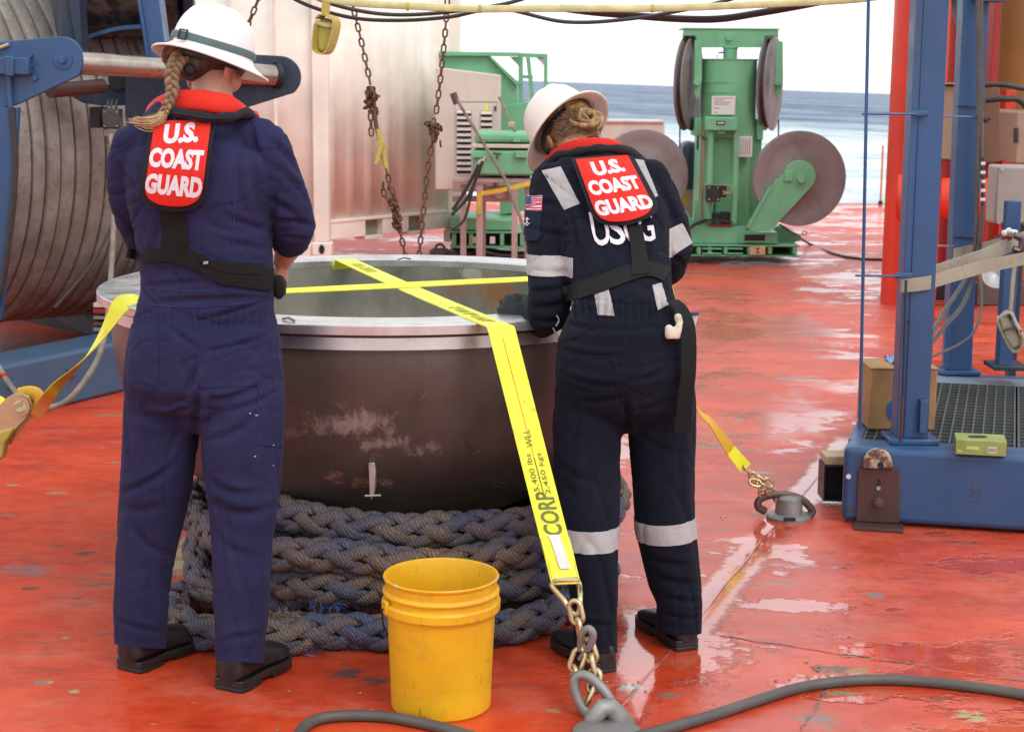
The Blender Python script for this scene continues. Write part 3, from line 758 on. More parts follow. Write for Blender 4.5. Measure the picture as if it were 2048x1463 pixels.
# ================================================================== container behind the bowl
cont = thing('shipping_container', 'pale pinkish white corrugated container standing behind the steel bowl', 'container', (P(645, 520, 14.3).x, 14.3, 0))
cA = P(645, 520, 14.3); cA.z = 0.0           # near corner
cR = P(905, 500, 15.7); cR.z = 0.0           # far right corner
cL = Vector((cA.x - 1.65, 14.75, 0))         # left end of the other face
H_ = 2.75
def corr_panel(a, b, z0, z1, depth, pitch, name, mat, parent, label=None):
    a, b = Vector(a), Vector(b)
    d = (b - a); L = d.length; d.normalize(); n = Vector((d.y, -d.x, 0))
    if n.y > 0: n = -n
    k = int(L / pitch); pts = []
    for i in range(k):
        s = i * pitch; q = pitch
        for f, o in ((0.0, 0), (0.30, 0), (0.42, -depth), (0.88, -depth)):
            pts.append(a + d * (s + f * q) + n * (o - 0.004))
    pts.append(b - n * 0.004)
    m = MB(); vs_ = []
    for z in (z0, z1):
        for p in pts: vs_.append((p.x, p.y, z))
    N_ = len(pts)
    m.add(vs_, [(i, i + 1, N_ + i + 1, N_ + i) for i in range(N_ - 1)])
    me = m.mesh(name, 30)
    o = link_mesh(name, me, mat, parent)
    sd = o.modifiers.new('thickness', 'SOLIDIFY'); sd.thickness = 0.004; sd.offset = 0
    return o
zr = 0.37
corr_panel(cA + Vector((0.06, 0.05, 0)), cR, zr - 0.01, H_, 0.016, 0.235, 'side_panel', M['white'], cont)
corr_panel(cL, cA + Vector((-0.06, 0.02, 0)), 0.20, H_, 0.012, 0.42, 'door_panel', M['white'], cont)
dR = (cR - cA).normalized(); nR = Vector((dR.y, -dR.x, 0))
L_R = (cR - cA).length
def wall_box(m, a, d, s0, s1, z0, z1, out, inn):
    n = Vector((d.y, -d.x, 0)); 
    if n.y > 0: n = -n
    p0, p1 = a + d * s0, a + d * s1
    return m.hexa([p0 + n * out + Vector((0, 0, z0)), p1 + n * out + Vector((0, 0, z0)), p1 - n * inn + Vector((0, 0, z0)), p0 - n * inn + Vector((0, 0, z0)),
                   p0 + n * out + Vector((0, 0, z1)), p1 + n * out + Vector((0, 0, z1)), p1 - n * inn + Vector((0, 0, z1)), p0 - n * inn + Vector((0, 0, z1))])
# bottom rail with two forklift pockets: rail pieces around the openings
pk = [(0.30 * L_R, 0.43 * L_R), (0.63 * L_R, 0.76 * L_R)]
rail = MB()
edges = [0.075] + [e for p in pk for e in p] + [L_R - 0.075]
for i in range(0, len(edges), 2): wall_box(rail, cA, dR, edges[i], edges[i + 1], 0.215, zr - 0.012, 0.02, 0.12)
wall_box(rail, cA, dR, 0.075, L_R - 0.075, zr - 0.0115, zr + 0.015, 0.028, 0.12)
for a, b in pk: wall_box(rail, cA, dR, a - 0.004, b + 0.004, 0.185, 0.2145, 0.02, 0.12)
rail.build('bottom_rail', M['white'], cont, bevel=0.004)
for a, b in pk:
    wall_box(MB(), cA, dR, a + 0.002, b - 0.002, 0.217, zr - 0.014, -0.05, 0.11).build('fork_pocket', paint('pocket_inside', (0.28, 0.27, 0.22), 0.6, 0.4, rust=0.6), cont, bevel=0.004)
for p, s in ((cA, -0.02), (cR, 0)):
    MB().box((p.x - 0.07, p.y - 0.03, 0.2), (p.x + 0.07, p.y + 0.11, H_)).build('corner_post', M['white'], cont, bevel=0.01)
    MB().box((p.x - 0.085, p.y - 0.045, 0.08), (p.x + 0.085, p.y + 0.12, 0.1995)).build('corner_casting', M['white'], cont, bevel=0.012)
for p in (cA, cR):
    MB().lathe([(0.0, 0), (0.035, 0), (0.035, 0.004), (0.0, 0.004)], (p.x, p.y - 0.0495, 0.14), 16, M=Matrix.Rotation(R(90), 3, 'X').to_3x3() @ Matrix.Diagonal((0.7, 1.15, 1))).build('casting_hole', M['black_shade'], cont)
wall_box(MB(), cL, (cA - cL).normalized(), 0, (cA - cL).length - 0.09, 0.06, 0.196, 0.03, 0.10).build('end_sill', M['white'], cont, bevel=0.006)
d_ = (cA - cL).normalized()
for s in (1.10, 1.30, 1.47):
    q = cL + d_ * s
    MB().lathe([(0.0, 0), (0.03, 0), (0.03, 0.006), (0.0, 0.006)], (q.x, q.y - 0.043, 0.12), 16, M=Matrix.Rotation(R(90), 3, 'X').to_3x3() @ Matrix.Diagonal((0.8, 1.5, 1))).build('sill_slot', M['black_shade'], cont)
for s in (0.5, 0.9, 1.3):
    q = cL + d_ * s
    MB().cyl((q.x, q.y - 0.05, 0.25), (q.x, q.y - 0.05, H_), 0.017, 10).build('lock_bar', M['white'], cont)
m = MB(); wall_box(m, cA, dR, -0.02, L_R, H_ + 0.001, H_ + 0.09, 0.03, 2.2); m.build('top_rail', M['white'], cont, bevel=0.006)
# dark chocks and lashing gear in front of the container foot
for i, (x, y, s) in enumerate(((880, 512, 0.10), (915, 505, 0.07), (905, 514, 0.05))):
    c0 = Gz(x, y, 0.0); c0.z = 0
    t = thing('deck_socket', ('black deck socket at the right foot of the container', 'small dark twist lock beside the container foot', 'lowest dark lashing block by the container foot')[i], 'deck fitting', c0, 'dark fittings at the container foot')
    MB().lathe([(s, 0), (s, s * 0.5), (s * 0.7, s * 0.7), (s * 0.3, s * 0.75), (0, s * 0.75)], c0, 14).build('socket_body', M['iron'], t, bevel=0.003)
    MB().tube(arc(c0 + Vector((0, 0, s * 0.7)), s * 0.4, 0, math.pi, 10), s * 0.12, 8).build('socket_ring', M['iron'], t)

# ================================================================== chains
def link_mesh_data(L, Wd, r, name='link'):
    path = []
    h = (L - Wd) / 2
    for i in range(9): a = -math.pi / 2 + math.pi * i / 8; path.append((h + math.cos(a) * (Wd / 2 - r), math.sin(a) * (Wd / 2 - r), 0))
    for i in range(9): a = math.pi / 2 + math.pi * i / 8; path.append((-h + math.cos(a) * (Wd / 2 - r), math.sin(a) * (Wd / 2 - r), 0))
    m = MB(); m.tube(path, r, 6, closed=True)
    return m.mesh(name, 0)
def run_chain(path, me, pitch, mat, parent, roll=0.3, name='link', jit=0.12):
    pts = resample(path, pitch)
    for i in range(len(pts) - 1):
        a, b = pts[i], pts[i + 1]
        x = (b - a).normalized(); ref = Vector((0.2, -1, 0.1)); 
        y = (ref - x * ref.dot(x)).normalized(); z = x.cross(y)
        Mx = Matrix((x, y, z)).transposed().to_4x4() @ Matrix.Rotation(roll + (math.pi / 2 if i % 2 else 0) + random.uniform(-jit, jit), 4, 'X')
        link_mesh(name, me, mat, parent, Matrix.Translation((a + b) / 2) @ Mx)
lk = link_mesh_data(0.050, 0.030, 0.0048)
def knot(c, n, r, me, mat, parent):
    for i in range(n):
        v = Vector((random.gauss(0, 0.5), random.gauss(0, 0.4), random.gauss(0, 1.0))) * r
        Mx = Matrix.Rotation(random.uniform(0, 6.3), 4, 'X') @ Matrix.Rotation(random.uniform(0, 6.3), 4, 'Y') @ Matrix.Rotation(random.uniform(0, 6.3), 4, 'Z')
        link_mesh('link', me, mat, parent, Matrix.Translation(Vector(c) + v) @ Mx)
CY = 8.2
def cp(l, Y=CY): return [P(x, y, Y) for x, y in l]
ch = thing('hanging_chain', 'rusty chain left of the other one, knotted and tightened by a yellow lever, hanging before the white container', 'chain', P(760, 300, CY))
ch['label'] = 'rusty hanging chain with a yellow tensioning lever in front of the white container'
low = Gz(845, 770, 0.0)
run_chain(smooth_path(cp([(695, -60), (705, 8), (722, 80), (737, 150), (741, 172)]), 8), lk, 0.037, M['rustchain'], ch)
knot(P(740, 192, CY), 26, 0.030, lk, M['rustchain'], ch)
run_chain(smooth_path(cp([(738, 180), (741, 230), (743, 276)]), 8), lk, 0.037, M['rustchain'], ch)
run_chain(smooth_path(cp([(748, 200), (752, 225), (750, 246)]), 8), lk, 0.037, M['rustchain'], ch)
lev = MB(); lev.tube(cp([(747, 205), (752, 250), (757, 270)]), 0.011, 8); lev.build('tension_rod', M['rustchain'], ch)
o = MB(); o.tube(cp([(756, 258), (761, 285), (768, 318), (774, 345)]), [0.013, 0.015, 0.014, 0.011], 8)
o = o.build('lever_body', M['strap_dirty'], ch)
mm = MB(); mm.tube([P(763, 290, CY - 0.02), P(758, 308, CY - 0.03), P(752, 328, CY - 0.035)], [0.014, 0.011, 0.010], 8); mm.obox(P(763, 288, CY), (0.022, 0, 0), (0, 0.018, 0), (0, 0, 0.012)); mm.build('lever_handle', M['strap_dirty'], ch)
run_chain(smooth_path(cp([(772, 335), (778, 362), (776, 385)]), 8), lk, 0.037, M['strap_o'], ch)
run_chain(smooth_path(cp([(766, 365), (768, 390), (782, 405), (790, 400), (784, 378), (774, 366)]), 8), lk, 0.034, M['rustchain'], ch)
knot(P(790, 418, CY), 8, 0.016, lk, M['rustchain'], ch); knot(P(794, 440, CY), 12, 0.02, lk, M['rustchain'], ch)
run_chain(smooth_path([P(784, 405, CY), P(797, 450, CY), P(811, 515, CY), P(824, 600, CY + 0.05), (low.x, low.y, 0.02)], 8), lk, 0.037, M['rustchain'], ch)
ch2 = thing('hanging_chain', 'rusty hanging chain with one knot, at the right edge of the white container', 'chain', P(870, 300, CY))
run_chain(smooth_path(cp([(897, -50), (893, 30), (884, 130), (873, 220), (869, 240)]), 8), lk, 0.037, M['rustchain'], ch2)
knot(P(867, 262, CY), 34, 0.026, lk, M['rustchain'], ch2)
low2 = Gz(800, 780, 0.0)
run_chain(smooth_path([P(866, 280, CY), P(858, 320, CY), P(849, 400, CY), P(838, 512, CY), P(828, 600, CY), (low2.x, low2.y, 0.02)], 8), lk, 0.037, M['rustchain'], ch2)
ch3 = thing('hanging_chain', 'short length of dark chain rising behind the left white helmet', 'chain', P(505, 20, CY))
c0 = Gz(300, 840, 0)
run_chain(smooth_path([P(530, -60, CY), P(516, 0, CY), P(497, 48, CY), P(460, 150, CY), P(380, 420, CY), (c0.x, c0.y, 0.02)], 8), lk, 0.037, M['rustchain'], ch3)
for c_, w_ in ((low, 'the chain with the yellow lever'), (low2, 'the chain by the container edge'), (c0, 'the chain behind the left helmet')):
    pe = thing('lashing_eye', 'steel lashing eye on the deck at the foot of ' + w_, 'deck fitting', (c_.x, c_.y, 0), 'lashing eyes behind the bowl')
    MB().lathe([(0.06, 0), (0.06, 0.012), (0.02, 0.02), (0, 0.02)], (c_.x, c_.y, 0), 16).build('eye_base', M['iron'], pe)

# ------------------------------------------------------------------ overhead lines
OY = 6.6
oh = thing('overhead_cable', 'upper of the two black cables sagging across the top of the view', 'cable', P(900, 20, OY), 'black cables overhead')
MB().tube(smooth_path([P(x, y, OY) for x, y in ((560, -40), (640, 0), (720, 22), (800, 30), (900, 24), (1010, 8), (1100, -20))], 8), 0.0075, 8).build('cable_run', M['rubber'], oh)
oh = thing('overhead_cable', 'black cable sagging lowest between the container and the open sky', 'cable', P(900, 20, OY), 'black cables overhead')
MB().tube(smooth_path([P(x, y, OY + 0.04) for x, y in ((520, -50), (600, 4), (700, 35), (800, 41), (900, 34), (1000, 18), (1130, 44), (1260, 38), (1400, 14), (1480, -6))], 8), 0.0075, 8).build('cable_run', M['rubber'], oh)
oh = thing('overhead_cable', 'bundle of black cable dipping at the top right against the sky', 'cable', P(1300, 30, OY), 'black cables overhead')
mb = MB()
for k, (dy, dz) in enumerate(((0, 0), (0.02, 4), (0.035, 8))):
    mb.tube(smooth_path([P(x, y + dz, OY + 0.09 + dy) for x, y in ((1120, 12), (1180, 20), (1260, 27), (1360, 34), (1440, 34), (1520, 22), (1600, 8), (1700, -12))], 8), 0.0065, 8)
mb.build('cable_run', M['rubber'], oh)
oh = thing('overhead_strap', 'pale yellow sleeve stretched across the top of the view above the cables', 'strap', P(1100, 10, OY - 0.1))
mb = MB(); mb.tube(smooth_path([P(x, y, OY - 0.1) for x, y in ((600, -14), (700, 5), (820, 12), (940, 18), (1100, 17), (1300, 17), (1500, 10), (1700, 0), (1800, -14))], 6), 0.014, 10, flat=0.6)
mb.build('sleeve', M['tan_hose'], oh)
for x, y in ((815, 13), (1305, 17), (960, 18)):
    p = P(x, y, OY - 0.1)
    MB().tube([p + Vector((-0.006, 0, 0)), p + Vector((0.006, 0, 0))], 0.0165, 10, flat=0.7).build('sleeve_tie', M['strap_dirty'], oh)
hb = thing('strap_bundle', 'dirty yellow strap bundle tied up and hanging in front of the white container', 'strap', P(650, 60, 6.5))
mb = MB()
pts = smooth_path([P(650, -30, 6.5), P(652, 5, 6.5), P(651, 28, 6.5)], 4); ribbon(mb, pts, Vector((0.016, 0, 0)), 0.006); mb.build('strap_tail', M['strap_dirty'], hb)
for k, (w, off) in enumerate(((0.030, 0), (0.026, 0.012), (0.022, 0.024))):
    mb = MB()
    loop = smooth_path([P(x + k * 2, y, 6.49 + off) for x, y in ((636, 38), (645, 30), (660, 33), (671, 44), (668, 70), (658, 100), (645, 108), (631, 98), (632, 70), (634, 48))], 4)
    ribbon(mb, loop, Vector((0.008, w, 0.0)), 0.005); mb.build('strap_loop', M['strap_dirty'] if k != 1 else M['strap_o'], hb)
m = MB(); m.pprism([(634, 44), (648, 34), (664, 40), (669, 62), (662, 92), (648, 106), (634, 100), (632, 74)], 6.50, 0.035); m.build('bundle_core', M['strap_dirty'], hb, bevel=0.012, seg=3)
mb = MB(); mb.tube([P(630, 44, 6.5), P(652, 50, 6.49), P(674, 52, 6.5)], 0.010, 8, flat=0.6); mb.build('knot_wrap', M['tan_hose'], hb)

# ================================================================== the big reel on the left
ax = Vector((math.sin(R(47)), math.cos(R(47)), 0)).normalized()     # reel axis, into the distance to the right
reelC = P(-262, 292, 9.2)
zc = reelC.z
reel = thing('hose_reel', 'huge reel wound with flat grey brown hose, behind the person in the blue coverall', 'reel', (reelC.x, reelC.y, 0))
up = Vector((0, 0, 1)); sd_ = ax.cross(up)
MR = Matrix((sd_, up, ax)).transposed()     # local z = axis
widths = [0.075, 0.075, 0.07, 0.08, 0.085, 0.075, 0.09, 0.08, 0.08, 0.09, 0.09, 0.09, 0.085, 0.085, 0.08, 0.06, 0.06]
s = -0.10
RR = 1.04
for i, w in enumerate(widths):
    rr = RR * (1 - 0.003 * ((i * 5) % 4)) + 0.005 * ((i * 7) % 3)
    e = 0.012
    pr = [(rr - 0.2, s + 0.002), (rr - 0.018, s + 0.002), (rr - 0.004, s + 0.008), (rr, s + 0.018), (rr, s + w - 0.018), (rr - 0.004, s + w - 0.008), (rr - 0.018, s + w - 0.002), (rr - 0.2, s + w - 0.002)]
    MB().lathe(pr, reelC, 96, M=MR).build('hose_wrap', M['wound'], reel, sharp=40)
    s += w
MB().lathe([(0.0, -0.10), (RR - 0.03, -0.10), (RR - 0.03, s), (0, s)], reelC, 64, M=MR).build('drum', M['black_shade'], reel)
MB().lathe([(0.2, s + 0.01), (1.17, s + 0.01), (1.17, s + 0.045), (0.2, s + 0.045)], reelC, 96, M=MR, closed=True).build('far_flange', M['blue_dark'], reel, bevel=0.004)
fl = MB(); 
fl.lathe([(0.86, -0.16), (1.13, -0.16), (1.13, -0.12), (0.86, -0.12)], reelC, 96, M=MR, closed=True)
for k in range(6):
    a = k * math.pi / 3 + 0.3
    d = sd_ * math.cos(a) + up * math.sin(a); e = ax.cross(d)
    fl.obox(reelC + ax * -0.14 + d * 0.45, d * 0.4, e * 0.05, ax * 0.02)
fl.lathe([(0.0, -0.20), (0.14, -0.20), (0.14, -0.1), (0, -0.1)], reelC, 32, M=MR)
fl.build('near_flange', M['blue_dull'], reel, bevel=0.003)
# slack grey rope along the right of the reel
# blue base beam
beam = thing('reel_base_beam', 'weathered blue steel beam on the deck under the hose reel', 'beam', Gz(120, 830, 0))
b0, b1 = Gz(-260, 908, 0), Gz(520, 716, 0)
d = (b1 - b0).normalized(); n = Vector((-d.y, d.x, 0))
if n.y < 0: n = -n
hz = 0.46
beamH = []
for y0 in (0,):
    pass
qa = P(0, 722, 7.72); hz = qa.z
m = MB(); m.hexa([b0, b1, b1 + n * 0.30, b0 + n * 0.30, b0 + up * hz, b1 + up * hz, b1 + n * 0.30 + up * hz, b0 + n * 0.30 + up * hz])
m.build('web', M['blue_dull'], beam, bevel=0.02, seg=3)
for k in range(4):
    q = b0.lerp(b1, 0.30 + 0.14 * k) - n * 0.012 + up * (hz * 0.62)
    MB().obox(q, d * 0.02, n * 0.012, up * 0.02).build('bolt_head', M['blue_dull'], beam, bevel=0.004)
# black machinery in the dark space behind
back = thing('winch_frame', 'dark blue steel side frame with cross member behind the hose reel', 'frame', (reelC.x + 1.2, reelC.y + 0.9, 0))
fr = MB()
q = reelC + ax * (s + 0.15)
fr.obox((q.x, q.y, 0.35), ax * 0.05, sd_ * 1.5, up * 0.35)
fr.build('lower_frame', M['black_shade'], back)
m = MB(); m.pprism([(196, 640), (186, 585), (340, 400), (400, 400), (400, 640)], 9.9, 0.12); m.build('brace', M['blue_dark'], back)
# second black drum above
drum = thing('cable_drum', 'shiny black wound drum between the blue struts above the roller', 'drum', P(220, 60, 8.9))
dax = Vector((0.955, 0.29, 0.05)).normalized()
dup = Vector((0, 0, 1)); dsd = dax.cross(dup).normalized(); dup = dsd.cross(dax)
MD = Matrix((dsd, dup, dax)).transposed()
dc = P(236, -118, 9.3)
pr = []
for i in range(8): 
    z = -0.27 + i * 0.07; pr += [(0.515, z), (0.53, z + 0.035)]
MB().lathe([(0.1, -0.28)] + pr + [(0.1, 0.28)], dc, 64, M=MD).build('wound_cable', M['wound_dark'], drum, sharp=60)
MB().lathe([(0.1, -0.33), (0.60, -0.33), (0.60, -0.285), (0.1, -0.285)], dc, 64, M=MD, closed=True).build('drum_flange', M['blue_dark'], drum)
MB().lathe([(0.1, 0.285), (0.60, 0.285), (0.60, 0.33), (0.1, 0.33)], dc, 64, M=MD, closed=True).build('drum_flange', M['blue_dark'], drum)
MB().obox(dc + Vector((0, 0.3, -0.64)), (0.26, 0.08, 0), (0, 0.02, 0), (0, 0, 0.16)).build('back_plate', M['blue_dark'], drum)
mb = MB(); ribbon(mb, smooth_path([P(165, 78, 9.0), P(200, 66, 8.98), (P(240, 56, 9.0)), P(285, 52, 9.05)], 5), Vector((0, 0.05, 0.005)), 0.02); mb.build('light_edge', M['blue'], drum)
# struts
st = thing('reel_frame', 'blue steel frame with two sloping struts holding the roller in front of the reel', 'frame', P(150, 200, 8.3))
def strut(x0, y0, x1, y1, w0, w1, Y, dep, mat):
    m = MB(); m.pprism([(x0 - w0 / 2, y0), (x0 + w0 / 2, y0), (x1 + w1 / 2, y1), (x1 - w1 / 2, y1)], Y, dep)
    return m.build('strut', mat, st, bevel=0.004)
strut(112, -40, 138, 110, 38, 34, 8.55, 0.14, M['blue_dark']); strut(142, -40, 160, 110, 26, 12, 8.52, 0.14, M['blue_dark'])
strut(290, -40, 316, 140, 46, 40, 8.35, 0.14, M['blue']); strut(272, -40, 296, 120, 6, 6, 8.33, 0.16, M['blue'])
strut(362, -40, 384, 100, 30, 30, 9.2, 0.1, M['blue_dark'])
m = MB(); m.pprism([(150, 172), (345, 165), (345, 190), (312, 200), (255, 211), (200, 211), (165, 206), (120, 180)], 8.75, 0.12); m.build('cross_plate', M['blue_dark'], st, bevel=0.004)
def round_plate(pts_c, r, tail, Y, dep, name, mat):
    cx, cy = pts_c
    a0, a1 = tail[0], tail[1]
    return None
# near roller plate
Yp = 8.0
pts = [(-80, 84), (0, 84), (118, 73)] + [(123 + 44 * math.sin(R(a)), 121 - 48 * math.cos(R(a))) for a in range(0, 131, 10)] + [(30, 211), (-80, 235)]
npl = MB(); npl.pprism(pts, Yp, 0.035); npl = npl.build('roller_plate', M['blue'], st, bevel=0.004)
for (r_, dz) in ((19, 0.006), (8, 0.028)):
    c0 = P(126, 120, Yp); rr = r_ / FPX * Yp
    MB().cyl(c0 - Vector((0, dz, 0)), c0 + Vector((0, 0.001, 0)), rr, 28 if r_ > 10 else 6).build('pin_cap' if r_ > 10 else 'pin_bolt', M['blue'], npl, bevel=0.002)
for (x, y) in ((61, 112), (62, 132), (71, 157)):
    c0 = P(x, y, Yp); MB().cyl(c0 - Vector((0, 0.022, 0)), c0, 0.013, 6).build('bolt_head', M['blue'], npl, bevel=0.002)
m = MB(); m.pbox(-60, 114, 58, 150, Yp - 0.061, 0.06); m.pbox(8, 112, 28, 153, Yp - 0.075, 0.014); m.build('bearing_block', M['blue'], npl, bevel=0.006)
m = MB(); m.tube([P(17, 152, Yp - 0.03), P(19, 190, Yp - 0.03), P(22, 232, Yp - 0.03)], [0.013, 0.011, 0.012], 10); m.build('grease_pipe', M['blue'], npl)
m = MB(); m.tube([P(-20, 100, Yp - 0.02), P(0, 96, Yp - 0.02), P(18, 89, Yp - 0.02)], 0.009, 8); m.build('hose_tail', M['zinc'], npl)
m = MB(); m.pprism([(-80, 215), (36, 215), (30, 330), (12, 520), (2, 640), (-80, 660)], Yp - 0.03, 0.05); m.build('side_leg', M['blue'], st, bevel=0.004)
m = MB(); m.tube(smooth_path([P(23, 215, Yp - 0.04), P(31, 320, Yp - 0.045), P(22, 440, Yp - 0.05), P(6, 560, Yp - 0.05), P(-20, 640, Yp - 0.05)], 6), 0.016, 8); m.build('drain_hose', M['rubber'], st)
# far roller plate, right of the helmet
Yq = 8.55
pts = [(250, 120), (330, 100), (560, 112)] + [(558 + 43 * math.sin(R(a)), 154 - 42 * math.cos(R(a))) for a in range(10, 150, 10)] + [(500, 213), (470, 226), (330, 240), (250, 235)]
m = MB(); m.pprism(pts, Yq + 0.04, 0.04); m.build('roller_plate', M['blue_dark'], st, bevel=0.004)
ra, rb = P(160, 126, 8.03), P(560, 152, Yq + 0.04)
MB().cyl(ra, rb, 0.055, 40).build('roller', M['roller'], st)
MB().cyl(ra.lerp(rb, 0.97), ra.lerp(rb, 0.995), 0.066, 32).build('roller_collar', M['black_shade'], st)
rc, rd = P(90, 185, 8.25), P(210, 158, 8.45)
MB().cyl(P(100, 182, 8.2), P(205, 172, 8.5), 0.036, 32).build('roller_shading', M['brownplate'], st)  # cylinder added for the dark red shading beneath the roller
MB().cyl(P(236, 160, 8.70), P(236, 160, 8.76), 0.05, 24).build('bearing_hole', M['black_shade'], st)
# junction box under it
jb = thing('junction_box', 'small black junction box hanging under the blue roller frame', 'electrical box', P(215, 240, 8.6))
MB().pbox(203, 218, 240, 258, 8.55, 0.08).build('box_body', plain('dark_grey_box', (0.055, 0.055, 0.05), 0.5), jb, bevel=0.006)
MB().pbox(205, 220, 238, 256, 8.538, 0.0115).build('box_lid', plain('dark_grey_lid', (0.065, 0.065, 0.058), 0.45), jb, bevel=0.004)
for x, y in ((209, 224), (234, 224), (209, 252), (234, 252)):
    c0 = P(x, y, 8.537); MB().cyl(c0 - Vector((0, 0.003, 0)), c0, 0.004, 8).build('screw', M['steel'], jb)
MB().pbox(178, 214, 202, 256, 8.58, 0.12).build('box_bracket', M['black_shade'], jb, bevel=0.004)
for x in (214, 222, 231): MB().tube([P(x, 217, 8.59), P(x + 1, 206, 8.6), P(x + 3, 200, 8.65)], 0.006, 6).build('lead', M['cable'], jb)
MB().cyl(P(211, 259, 8.59), P(212, 272, 8.59), 0.014, 10).build('cable_gland', M['galv'], jb)
MB().tube(smooth_path([P(211, 270, 8.59), P(216, 284, 8.58), P(232, 292, 8.57), P(262, 290, 8.56)], 5), 0.006, 6).build('lead', M['cable'], jb)
# slack rope hanging along the reel, under the strap and back up
rp_ = thing('slack_rope', 'slack grey rope hanging in a loop from the reel frame down beside the strap', 'rope', P(200, 600, 7.4))
pts = [P(222, 268, 7.9), P(228, 380, 7.8), P(226, 480, 7.7), P(221, 560, 7.6), P(214, 640, 7.4), P(200, 705, 7.25), P(170, 760, 7.1), P(130, 803, 7.0), P(85, 815, 6.95), P(48, 800, 7.0), P(22, 772, 7.1), P(0, 738, 7.2), P(-30, 680, 7.3)]
MB().tube(smooth_path(pts, 8), 0.0125, 8).build('rope_run', M['wirerope'], rp_)
MB().tube([P(-14, 750, 7.16), P(14, 750, 7.16)], 0.011, 8).build('red_tape', M['redd'], rp_)
rp2_ = thing('dark_cable', 'thin dark cable curving down over the windings of the hose reel', 'cable', P(240, 400, 8.1))
MB().tube(smooth_path([P(254, 236, 8.2), P(262, 300, 8.1), P(244, 400, 8.0), P(215, 470, 7.9), P(175, 540, 7.8), P(110, 615, 7.7)], 8), 0.008, 8).build('cable_run', M['rubber'], rp2_)
# stacked deck gear low behind: grating blocks seen under the rim lobe
gear = thing('stowed_gratings', 'stack of dark and red steel gratings behind the left end of the bowl rim', 'grating', P(200, 630, 8.6))
for k, (y0, y1, mt) in enumerate(((606, 616, 'cream'), (617, 628, 'redd'), (632, 640, 'galv'), (644, 652, 'iron'), (655, 664, 'galv'), (668, 676, 'black_shade'))):
    MB().pbox(186, y0, 330, y1, 8.62 + 0.005 * k, 0.6).build('grating_layer', M[mt], gear, bevel=0.003)
MB().pbox(175, 676, 340, 730, 8.70, 0.55).build('crate_base', M['black_shade'], gear)
# ================================================================== green sheave machine
GY = 14.6
gm = thing('sheave_machine', 'tall green machine with cable sheaves standing near the far edge of the deck', 'machine', (P(1470, 510, GY).x, GY + 0.4, 0))
G_ = M['green']
def gb(name, boxes, mat=G_, bev=0.006, parent=gm):
    m = MB()
    for b in boxes: m.pbox(*b)
    return m.build(name, mat, parent, bevel=bev)
# skid with open pockets
gz = P(1470, 512, GY).z
sk = MB()
for (x0, x1) in ((1322, 1600),):
    sk.pbox(x0, 488, x1, 494, GY, 1.15); sk.pbox(x0, 509, x1, 514, GY, 1.15)
for x in (1336, 1394, 1416, 1448, 1496, 1536, 1586): sk.pbox(x, 494.5, x + 8, 508.5, GY, 1.1)
sk.build('skid', G_, gm, bevel=0.004)
for (x0, x1) in ((1402, 1446), (1452, 1488)):
    m = MB(); a, b = P(x0 + 3, 497, GY - 0.004), P(x1 - 3, 507, GY - 0.004)
    m.tube([(a.x, GY - 0.008, a.z), (b.x, GY - 0.008, a.z), (b.x, GY - 0.008, b.z), (a.x, GY - 0.008, b.z)], 0.008, 6, closed=True)
    m.build('pocket_frame', G_, gm)
gb('skid_shade', [(1330, 496, 1592, 508, GY + 0.30, 0.5)], M['black_shade'], 0)  # solid dark block in place of the shade inside the skid
gb('base_deck', [(1355, 452, 1492, 487.5, GY + 0.06, 0.9), (1480, 464, 1556, 487.5, GY + 0.02, 0.9)])
m = MB(); m.pprism([(1540, 487), (1540, 462), (1556, 452), (1602, 470), (1602, 480), (1580, 487)], GY + 0.3, 0.5); m.build('base_wing', G_, gm, bevel=0.004)
gb('base_pocket', [(1490, 469, 1529, 482, GY - 0.002, 0.02)], M['black_shade'], 0)
m = MB(); m.tube([P(1489, 468, GY), P(1530, 468, GY), P(1530, 483, GY), P(1489, 483, GY)], 0.007, 6, closed=True); m.build('pocket_frame', G_, gm)
m = MB()
c0 = P(1504, 500, GY - 0.012); m.pbox(1500, 493, 1531, 510, GY - 0.03, 0.028); m.build('corner_block', M['zinc'], gm, bevel=0.003)
for k in (0, 1): gb('block_mark', [(1513, 495.5 + 7 * k, 1518, 499.5 + 7 * k, GY - 0.033, 0.0025)], M['black_shade'], 0)
m = MB(); m.tube(arc(P(1609, 466, GY + 0.5), 0.02, 0, 6.28, 12)[:-1], 0.006, 6, closed=True); m.build('lifting_eye', M['zinc'], gm)
# lower casing
gb('lower_casing', [(1402, 250, 1518, 452, GY + 0.32, 0.5)])
gb('foot_plate', [(1390, 400, 1426, 452, GY + 0.26, 0.05)]); gb('foot_plate', [(1472, 402, 1498, 452, GY + 0.24, 0.05)])
gb('side_bracket', [(1389, 236, 1404, 272, GY + 0.28, 0.3)]); gb('side_bracket', [(1514, 238, 1526, 280, GY + 0.28, 0.3)])
def vcyl(name, x0, x1, y0, y1, Y, mat=G_, n=48, extra=()):
    a, b = P(x0, y1, Y), P(x1, y1, Y); t = P(x0, y0, Y)
    r = (b.x - a.x) / 2; c = Vector(((a.x + b.x) / 2, Y + r, 0))
    m = MB(); prof = [(0, a.z), (r, a.z), (r, t.z - 0.012), (r + 0.008, t.z - 0.010), (r + 0.008, t.z), (0, t.z)] if n > 24 else [(0, a.z), (r, a.z), (r, t.z), (0, t.z)]
    m.lathe(prof, c, n)
    return m.build(name, mat, gm, bevel=0.003 if n > 24 else 0)
vcyl('main_cylinder', 1406, 1517, 117, 275, GY + 0.12, n=64)
c1 = P(1406, 160, GY + 0.12); c2 = P(1517, 160, GY + 0.12); rr = (c2.x - c1.x) / 2; cc = Vector(((c1.x + c2.x) / 2, GY + 0.12 + rr, 0))
